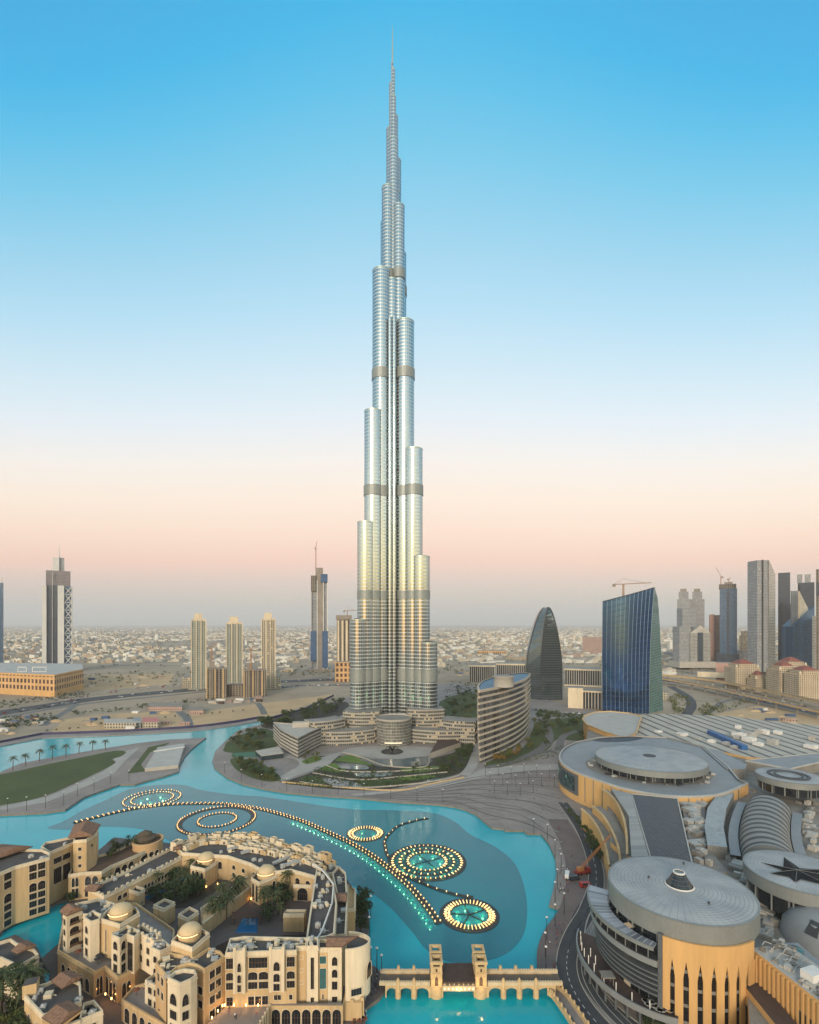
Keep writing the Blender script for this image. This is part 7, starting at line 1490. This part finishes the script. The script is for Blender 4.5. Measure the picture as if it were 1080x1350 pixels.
for Y0, Y1, n_ in ((1250, 1700, 330), (1700, 2300, 700), (2300, 3200, 1200), (3200, 4800, 2200), (4800, 7500, 3000), (7500, 12000, 3000), (12000, 20000, 2200)):
    for _ in range(n_):
        Y = (rc.uniform(Y0 ** .5, Y1 ** .5)) ** 2; x = rc.uniform(-.9, .9) * Y
        g_ = 46 if Y < 4800 else 70; x = round(x / g_) * g_ + rc.uniform(-8, 8); Y = round(Y / (g_ * .8)) * g_ * .8 + rc.uniform(-7, 7)
        if not free(x, Y): continue
        if math.sin(x * .0021 + 1.3) * math.sin(Y * .0016 + x * .0003) > .72: continue
        cells.append((Y, x))
cells.sort()
for Y, x in cells:
    px = CX + x * F / Y; m = rc.choices(CITY[:4], (5, 4, 3, 1))[0]; w_, d_, h_, ro = hmesh(rest, x, Y, rc)
    if nh < 285 and -20 < px < 1100 and Y > 1240:
        mb = MB(); mb.box(x, Y, 0, w_, d_, h_, ro, 0, 1)
        if rc.random() < .6: mb.box(x + rc.uniform(-2, 2), Y + rc.uniform(-2, 2), h_, w_ * .4, d_ * .4, 3, ro, 0, 1)
        mb.box(x - w_ * .7, Y - d_ * .6, 0, w_ * .5, d_ * .4, h_ * .5, ro, 0, 1)
        o = mb.build('city_house', [m, 'city_roof']); tag(o, CN[m], 'house', 'houses of the low city'); nh += 1
    else:
        k = CITY.index(m); rest.box(x, Y, 0, w_, d_, h_, ro, k, 4 if rc.random() < .5 else k)
tag(rest.build('distant_city', CITY, None, (0, 0, 0)), kind='stuff')
dk = MB()
for _ in range(8500):
    Y = (rc.uniform(1200 ** .5, 9000 ** .5)) ** 2; x = rc.uniform(-.9, .9) * Y
    if not free(x, Y) and rc.random() < .85: continue
    if Y < 1900 and rc.random() < .6: continue
    s_ = rc.uniform(3, 7) * (1 if Y < 3000 else 1.7); n_ = 3
    for _k in range(n_):
        a = rc.uniform(0, 6.28); b = a + 2; p = Vector((x + rc.uniform(-s_, s_), Y + rc.uniform(-s_, s_), rc.uniform(1.5, s_ * .9))); dk.face([p + Vector((math.cos(a) * s_ * .6, math.sin(a) * s_ * .6, -.8)), p + Vector((math.cos(b) * s_ * .6, math.sin(b) * s_ * .6, .4)), p + Vector((0, 0, s_ * .6)), p + Vector((-math.cos(a) * s_ * .6, .3, .6))])
tag(dk.build('distant_trees', 'leaf_far' if 'leaf_far' in MATS else mat('leaf_far', (.04, .055, .03), .9, 0, .3, .02).name, None, (0, 0, 0)), kind='stuff')
# ================================================================ people, lamp posts, cars, mid-ground clutter
def person_mesh(pose, top, legs):
    k = {'stand': (0, 0), 'walk': (.28, .16), 'walkb': (-.24, -.14)}[pose]
    V = [(0, 0, .92), (0, 0, 1.15), (0, 0, 1.40), (0, 0, 1.52), (0, 0, 1.66), (.09, k[0] * .5, .50), (.10, k[0] * .9, .06), (-.09, -k[0] * .5, .50), (-.10, -k[0], .06), (.10, k[0] * .9 + .14, .04), (-.10, -k[0] + .14, .04),
         (.20, 0, 1.40), (.25, -k[1], 1.12), (.25, -k[1] + .08, .86), (-.20, 0, 1.40), (-.25, k[1], 1.12), (-.25, k[1] + .08, .86)]
    E = [(0, 1), (1, 2), (2, 3), (3, 4), (0, 5), (5, 6), (6, 9), (0, 7), (7, 8), (8, 10), (2, 11), (11, 12), (12, 13), (2, 14), (14, 15), (15, 16)]
    Rr = [.15, .145, .16, .065, .105, .085, .06, .085, .06, .045, .045, .07, .05, .04, .07, .05, .04]
    me = bpy.data.meshes.new('person'); me.from_pydata(V, E, []); o = bpy.data.objects.new('person', me); col.objects.link(o)
    md = o.modifiers.new('skin', 'SKIN'); 
    if not me.skin_vertices: me.attributes.new('skin', 'FLOAT', 'POINT') if False else None
    bm = bmesh.new(); bm.from_mesh(me); ly = bm.verts.layers.skin.verify()
    for v, r in zip(bm.verts, Rr): v[ly].radius = (r, r)
    bm.verts.ensure_lookup_table(); bm.verts[0][ly].use_root = True; bm.to_mesh(me); bm.free()
    o.modifiers.new('sub', 'SUBSURF').levels = 1
    dg = bpy.context.evaluated_depsgraph_get(); m2 = bpy.data.meshes.new_from_object(o.evaluated_get(dg)); bpy.data.objects.remove(o)
    m2.materials.clear()
    for n in (top, legs, 'skin_tone', 'hair_dark'): m2.materials.append(MATS[n])
    for p in m2.polygons:
        z = p.center.z; x = abs(p.center.x); p.use_smooth = True
        p.material_index = 1 if z < .95 and x < .19 else (3 if z > 1.66 or (z > 1.58 and p.center.y < -.02) else 2 if z > 1.46 or (x > .2 and z < 1.1) else 0)
    return m2
mat('skin_tone', (.36, .21, .14), .7, 0, .1, 1); mat('hair_dark', (.02, .015, .012), .8, 0, .1, 1); mat('cloth_white', (.6, .59, .57), .9, 0, .1, 1); mat('cloth_dark', (.03, .03, .04), .9, 0, .1, 1); mat('cloth_blue', (.06, .10, .2), .9, 0, .1, 1); mat('cloth_red', (.3, .05, .04), .9, 0, .1, 1)
PM = [person_mesh('stand', 'cloth_white', 'cloth_dark'), person_mesh('walk', 'cloth_dark', 'cloth_dark'), person_mesh('walkb', 'cloth_blue', 'cloth_dark'), person_mesh('walk', 'cloth_red', 'cloth_blue')]
PT = ['white', 'black', 'blue', 'red']
rpz = random.Random(4)
def people(poly, n, where, z=ZL, seed=0):
    r = random.Random(seed); xs = [p[0] for p in poly]; ys = [p[1] for p in poly]; k = 0
    while k < n:
        x, y = r.uniform(min(xs), max(xs)), r.uniform(min(ys), max(ys))
        if not inside(x, y, poly): continue
        i = r.randrange(4); o = bpy.data.objects.new('person', PM[i]); col.objects.link(o); o.location = P(x, y, z); o.rotation_euler = (0, 0, r.uniform(0, 6.28))
        tag(o, 'person in a %s top %s' % (PT[i], where), 'person', 'people on the promenades'); k += 1
people([(736, 1090), (752, 1110), (760, 1150), (744, 1190), (736, 1180), (738, 1140)], 26, 'strolling on the lakeside promenade by the crane', ZL + .05, 1)
people([(727, 1215), (752, 1210), (738, 1250), (735, 1280), (718, 1280)], 14, 'walking on the narrow promenade near the stone bridge', ZL + .05, 2)
people([(560, 1040), (640, 1030), (720, 1020), (720, 1080), (640, 1060)], 18, 'crossing the broad striped terraces', ZL + .08, 3)
people([(487, 1282), (504, 1290), (506, 1302), (490, 1318), (484, 1325)], 22, 'on the round lake terrace at the bridge end', ZL + .02, 4)
people([(300, 1030), (380, 1043), (470, 1050), (470, 1048), (380, 1040), (310, 1028)], 8, 'on the curved promenade below the tower gardens', ZL + .05, 5)
mat('post_dark', (.04, .04, .042), .5, .3, .1, 1)
lp = MB(); lp.tube([(0, 0, 0), (0, 0, 5.5), (0, 0, 9)], .16, 6, 0, .1); lp_o = thing('lamp_post', 'x', 'lamp post', (0, 0, 0)); lp.build('post', 'post_dark', lp_o, (0, 0, 0)); lh = MB(); lh.lathe(0, 0, [(.12, 9), (.5, 9.15), (.45, 9.5), (.05, 9.6)], 8, 0); lh.build('lamp_head', 'white_paint', lp_o, (0, 0, 0)); first = [True]
def post(x, y, lab, z=ZL):
    o = lp_o if first[0] else dup(lp_o); first[0] = False; o.location = P(x, y, z); tag(o, lab, 'lamp post', 'dark lamp posts round the lake')
for x, y in [(700, 1100), (718, 1108), (728, 1130), (736, 1150), (731, 1172), (728, 1190), (740, 1206), (728, 1222), (717, 1240), (715, 1262), (716, 1282)]: post(x + 4, y, 'dark lamp post along the right lake edge')
for i in range(16): post(640 + (i % 6) * 17 + (i // 6) * 6, 1022 + (i // 6) * 12 + (i % 3) * 2, 'dark lamp post on the broad striped terraces')
for x, y in [(296, 1020), (318, 1030), (345, 1037), (378, 1043), (412, 1046), (446, 1048), (480, 1050), (515, 1053), (550, 1056), (584, 1058)]: post(x, y, 'dark lamp post along the curved promenade below the tower gardens')
for x, y in [(10, 1071), (35, 1069), (60, 1066), (84, 1062), (102, 1050), (124, 1042), (146, 1034), (170, 1031)]: post(x, y, 'dark lamp post along the lawn promenade on the left')
for x, y in [(489, 1283), (497, 1284), (503, 1294), (487, 1240), (489, 1210)]: post(x, y, 'dark lamp post on the quay by the stone bridge')
# cafe tables on the round terrace
mat('wood_table', (.16, .055, .03), .7, 0, .3, 1)
for k in range(26):
    x, y = rpz.uniform(464, 480), rpz.uniform(1312, 1350); q = MB(); p = P(x, y, ZL); q.lathe(p.x, p.y, [(.1, ZL), (.1, ZL + .7), (.6, ZL + .72), (.6, ZL + .8)], 8, 0, cap=0)
    for a in (0, 2.1, 4.2): q.box(p.x + math.cos(a), p.y + math.sin(a), ZL, .45, .45, .5, a, 0); q.box(p.x + 1.2 * math.cos(a), p.y + 1.2 * math.sin(a), ZL + .5, .1, .45, .45, a, 0)
    tag(q.build('cafe_table_setting', 'wood_table' if k % 3 else 'cloth_white'), 'cafe table with chairs on the quay terrace near the bottom edge', 'cafe table', 'cafe tables on the quay terrace')
# small cars on the far roads and lots
def car_mesh(m):
    mb = MB(); L, W, Hh, h0 = 4.6, 1.85, 1.5, .25
    pr = [(-L / 2, h0), (L / 2, h0), (L / 2, .75), (L * .26, .88), (L * .12, Hh), (-L * .32, Hh), (-L * .46, .9), (-L / 2, .85)]
    a = [(x, -W / 2, z) for x, z in pr]; b = [(x, W / 2, z) for x, z in pr]; mb.face(a); mb.face(b[::-1])
    for i in range(len(pr)): j = (i + 1) % len(pr); mb.face([a[j], a[i], b[i], b[j]], 1 if i in (3, 5) else 0)
    for x in (-1.4, 1.4):
        for y in (-.85, .85): rw_ = [[(x + .32 * math.cos(k * .785), y + d, .32 + .32 * math.sin(k * .785)) for k in range(8)] for d in (-.1, .1)]; mb.grid(rw_, 1, True, True); mb.face(rw_[0], 1); mb.face(rw_[1][::-1], 1)
    o = mb.build('car', [m, 'tyre'], None, (0, 0, 0)); me = o.data; bpy.data.objects.remove(o); return me
CM = [car_mesh(m) for m in ('car_white', 'car_silver', 'car_dark', 'car_red')]; CL = ['white', 'silver', 'dark', 'red']
rcz = random.Random(8)
def cars(px, n, where, spread=8, z=.12):
    pp = smooth_path([P(x, y, z) for x, y in px], 10)
    for _ in range(n):
        i = rcz.randrange(len(pp) - 1); d = pp[i + 1] - pp[i]; nn = Vector((-d.y, d.x, 0)).normalized(); p = pp[i].lerp(pp[i + 1], rcz.random()) + nn * rcz.uniform(-spread, spread); k = rcz.choices(range(4), (5, 3, 3, 1))[0]
        o = bpy.data.objects.new('car', CM[k]); col.objects.link(o); o.location = p; o.rotation_euler = (0, 0, math.atan2(d.y, d.x)); tag(o, '%s car %s' % (CL[k], where), 'car', 'small cars on the far roads')
cars([(-10, 941), (60, 931), (120, 922), (200, 914), (270, 908), (350, 900), (440, 896)], 46, 'on the wide dark road left of the tallest tower', 18)
cars([(70, 925), (150, 912), (240, 903)], 40, 'parked in the sandy lot beyond the wide dark road', 16); cars([(360, 908), (400, 904), (450, 903)], 34, 'parked on the grey lot left of the tallest tower', 14)
cars([(840, 893), (920, 903), (1000, 922), (1100, 946)], 30, 'on the highway below the viaduct', 13); cars([(0, 955), (40, 950), (70, 945)], 22, 'parked on the dusty lot at the far left', 10)
cars([(868, 893), (930, 904), (1000, 919), (1090, 939)], 16, 'driving on the elevated viaduct', 4, 11.05); cars([(600, 905), (690, 933), (770, 941)], 14, 'on the road behind the curved office block', 3, ZL + .15)
# tree cover and dusty scrub between the roads
def grove(name, polys, n, m, lab, s=(1.5, 3.2), seed=0):
    r = random.Random(seed); mb = MB()
    for poly in polys:
        xs = [p[0] for p in poly]; ys = [p[1] for p in poly]; k = 0
        while k < n:
            x, y = r.uniform(min(xs), max(xs)), r.uniform(min(ys), max(ys))
            if not inside(x, y, poly): continue
            q = P(x, y, 0); sz = r.uniform(*s)
            for _ in range(12): leaf(mb, q + Vector((r.gauss(0, .5) * sz, r.gauss(0, .5) * sz, sz * r.uniform(.5, 1.6))), sz * .45, r)
            k += 1
    tag(mb.build(name, m), lab, 'ground cover', kind='stuff')
grove('ground_cover', [[(0, 926), (60, 919), (110, 912), (120, 917), (60, 926), (0, 936)], [(90, 940), (240, 925), (300, 922), (240, 931), (100, 944)], [(0, 948), (60, 941), (80, 950), (0, 966)]], 70, 'leaf_dark', 'roadside scrub on the left', seed=1)
grove('ground_cover', [[(110, 890), (240, 884), (250, 900), (120, 908)], [(360, 884), (460, 884), (460, 892), (370, 892)], [(590, 868), (690, 866), (700, 880), (590, 890)], [(740, 868), (800, 866), (800, 890), (745, 880)]], 60, 'leaf_olive', 'scattered trees in the middle distance', (2, 4), seed=2)
grove('ground_cover', [[(880, 918), (903, 914), (912, 930), (890, 945)], [(915, 935), (940, 925), (990, 925), (930, 950)], [(880, 880), (960, 882), (1000, 896), (900, 890)]], 60, 'leaf_olive', 'trees beside the highway on the right', (1.5, 3.5), seed=3)
grove('ground_cover', [[(585, 896), (640, 905), (700, 938), (640, 930), (600, 912)], [(705, 936), (770, 945), (770, 950), (710, 946)]], 110, 'leaf_dark', 'trees along the road behind the curved office block', (1.5, 3), seed=4)
# dusty site clutter: cabins, stacks and spoil heaps on the sandy lots
rk = random.Random(13); sc_m = ['pale_concrete', 'fac_pink', 'concrete_raw', 'steel_white', 'blue_sheet', 'timber_dark']
n_ = 0
for poly in ([(80, 950), (160, 940), (240, 938), (246, 956), (150, 964)], [(0, 950), (50, 945), (90, 955), (0, 972)], [(110, 893), (230, 890), (225, 902), (115, 910)], [(272, 922), (350, 919), (345, 926), (272, 930)], [(930, 945), (1000, 932), (1080, 948), (1060, 958)], [(600, 880), (690, 895), (690, 905), (600, 892)]):
    k = 0
    while k < 16:
        x, y = rk.uniform(min(p[0] for p in poly), max(p[0] for p in poly)), rk.uniform(min(p[1] for p in poly), max(p[1] for p in poly))
        if not inside(x, y, poly): continue
        p = P(x, y); mb = MB(); a = rk.random()
        if a < .6: L_, W_, h_ = rk.uniform(6, 16), rk.uniform(2.5, 5), rk.uniform(2.4, 4); mb.box(p.x, p.y, 0, L_, W_, h_, rk.uniform(-.5, .5), 0); mb.box(p.x, p.y, h_, L_ * 1.04, W_ * 1.1, .25, 0, 0); nm, lb = 'site_cabin', 'long site cabin on the sandy construction ground'
        else:
            r_ = rk.uniform(3, 7); mb.lathe(p.x, p.y, [(r_, 0), (r_ * .7, r_ * .3), (r_ * .3, r_ * .45), (.1, r_ * .5)], 10, 0, sx=1.5); nm, lb = 'spoil_heap', 'heap of sand on the construction ground'
        tag(mb.build(nm, rk.choice(sc_m) if a < .6 else 'sand_warm'), lb, 'cabin' if a < .6 else 'heap', 'construction clutter on the sandy lots'); k += 1
# larger buildings scattered in front of the low city
for x0, x1, top, Y, m, lab in ((145, 173, 868, 1950, 'blue_sheet', 'low blue-roofed warehouse beyond the sandy lot on the left'), (180, 206, 863, 2050, 'fac_orange', 'yellowish warehouse beyond the sandy lot on the left'), (207, 236, 865, 2100, 'fac_cream', 'long cream warehouse left of the three slim towers'), (362, 396, 863, 1850, 'fac_check', 'white and blue office right of the three slim towers'),
        (20, 34, 862, 1900, 'fac_cream', 'cream block behind the glass tower at the left edge'), (34, 48, 858, 2000, 'fac_pink', 'pinkish block left of the braced tower'), (590, 616, 866, 1900, 'fac_cream', 'cream warehouse right of the tallest tower'), (630, 668, 858, 2100, 'fac_orange', 'long yellowish building behind the white-finned black block'),
        (668, 694, 852, 2500, 'fac_cream', 'pale block left of the top of the pointed tower'), (742, 766, 862, 1900, 'fac_pink', 'pink-tan block between the pointed tower and the hotel block'), (876, 893, 860, 1900, 'fac_grey', 'grey block left of the twin towers'), (98, 128, 866, 2000, 'fac_grey', 'grey shed right of the braced tower'), (240, 252, 893, 990, 'fac_cream', 'low cream annex left of the first slim tower')):
    tower_('mid_building', lab, x0, x1, top, Y, m, 40, cat='building')
grove('ground_cover', [[(585, 922), (632, 910), (636, 950), (625, 984), (604, 984), (592, 950)]], 120, 'leaf_olive', 'shrubs in the park right of the tallest tower', (1.0, 2.2), seed=6)
# parasols and planters on the souk terraces
pr_ = random.Random(2); PROT = None
for poly, n, z, lab in (([(82, 1252), (122, 1276), (140, 1268), (112, 1240), (90, 1240)], 10, 9.3, 'dark parasol on the broad terrace under the white towers'), ([(165, 1316), (215, 1345), (225, 1325), (192, 1300)], 7, 7.1, 'dark parasol on the low terrace at the near edge'), ([(150, 1272), (176, 1270), (180, 1262), (160, 1262)], 4, 9.3, 'dark parasol on the terrace beside the dark glass bay')):
    k = 0
    while k < n:
        x, y = pr_.uniform(min(p[0] for p in poly), max(p[0] for p in poly)), pr_.uniform(min(p[1] for p in poly), max(p[1] for p in poly))
        if not inside(x, y, poly): continue
        p = P(x, y, z); t = thing('parasol', lab, 'parasol', p, 'parasols on the terraces'); mb = MB(); mb.lathe(p.x, p.y, [(.05, z), (.05, z + 2.3)], 6, 0); mb.build('pole', 'post_dark', t); mb = MB(); mb.lathe(p.x, p.y, [(1.15, z + 1.9), (.6, z + 2.25), (.05, z + 2.5)], 8, 0, smooth=False); mb.build('canopy', pr_.choice(('timber_dark', 'wood_table', 'cloth_dark')), t); k += 1
people([(84, 1252), (122, 1276), (138, 1268), (100, 1240)], 10, 'on the broad terrace under the white towers', 9.35, 7)
people([(300, 1345), (340, 1345), (350, 1332), (300, 1330)], 5, 'on the lamp-lit forecourt of the long hotel', 7.25, 8)
HAZE = 6e-5
# ================================================================ air
hz = MB(); hz.face
x0, x1, y0, y1, z0, z1 = -36000, 36000, -1000, 36000, -2, 900
c = [(x, y, z) for z in (z0, z1) for y in (y0, y1) for x in (x0, x1)]
for f in ((0, 2, 3, 1), (4, 5, 7, 6), (0, 1, 5, 4), (2, 6, 7, 3), (0, 4, 6, 2), (1, 3, 7, 5)): hz.face([c[i] for i in f])
m = bpy.data.materials.new('haze'); m.use_nodes = True; nt = m.node_tree; nt.nodes.clear()
pv = nt.nodes.new('ShaderNodeVolumePrincipled'); pv.inputs['Color'].default_value = (1.0, .985, 1.0, 1); pv.inputs['Density'].default_value = HAZE
mo = nt.nodes.new('ShaderNodeOutputMaterial'); nt.links.new(pv.outputs[0], mo.inputs['Volume'])
MATS['haze'] = m
tag(hz.build('haze', 'haze'), kind='stuff')
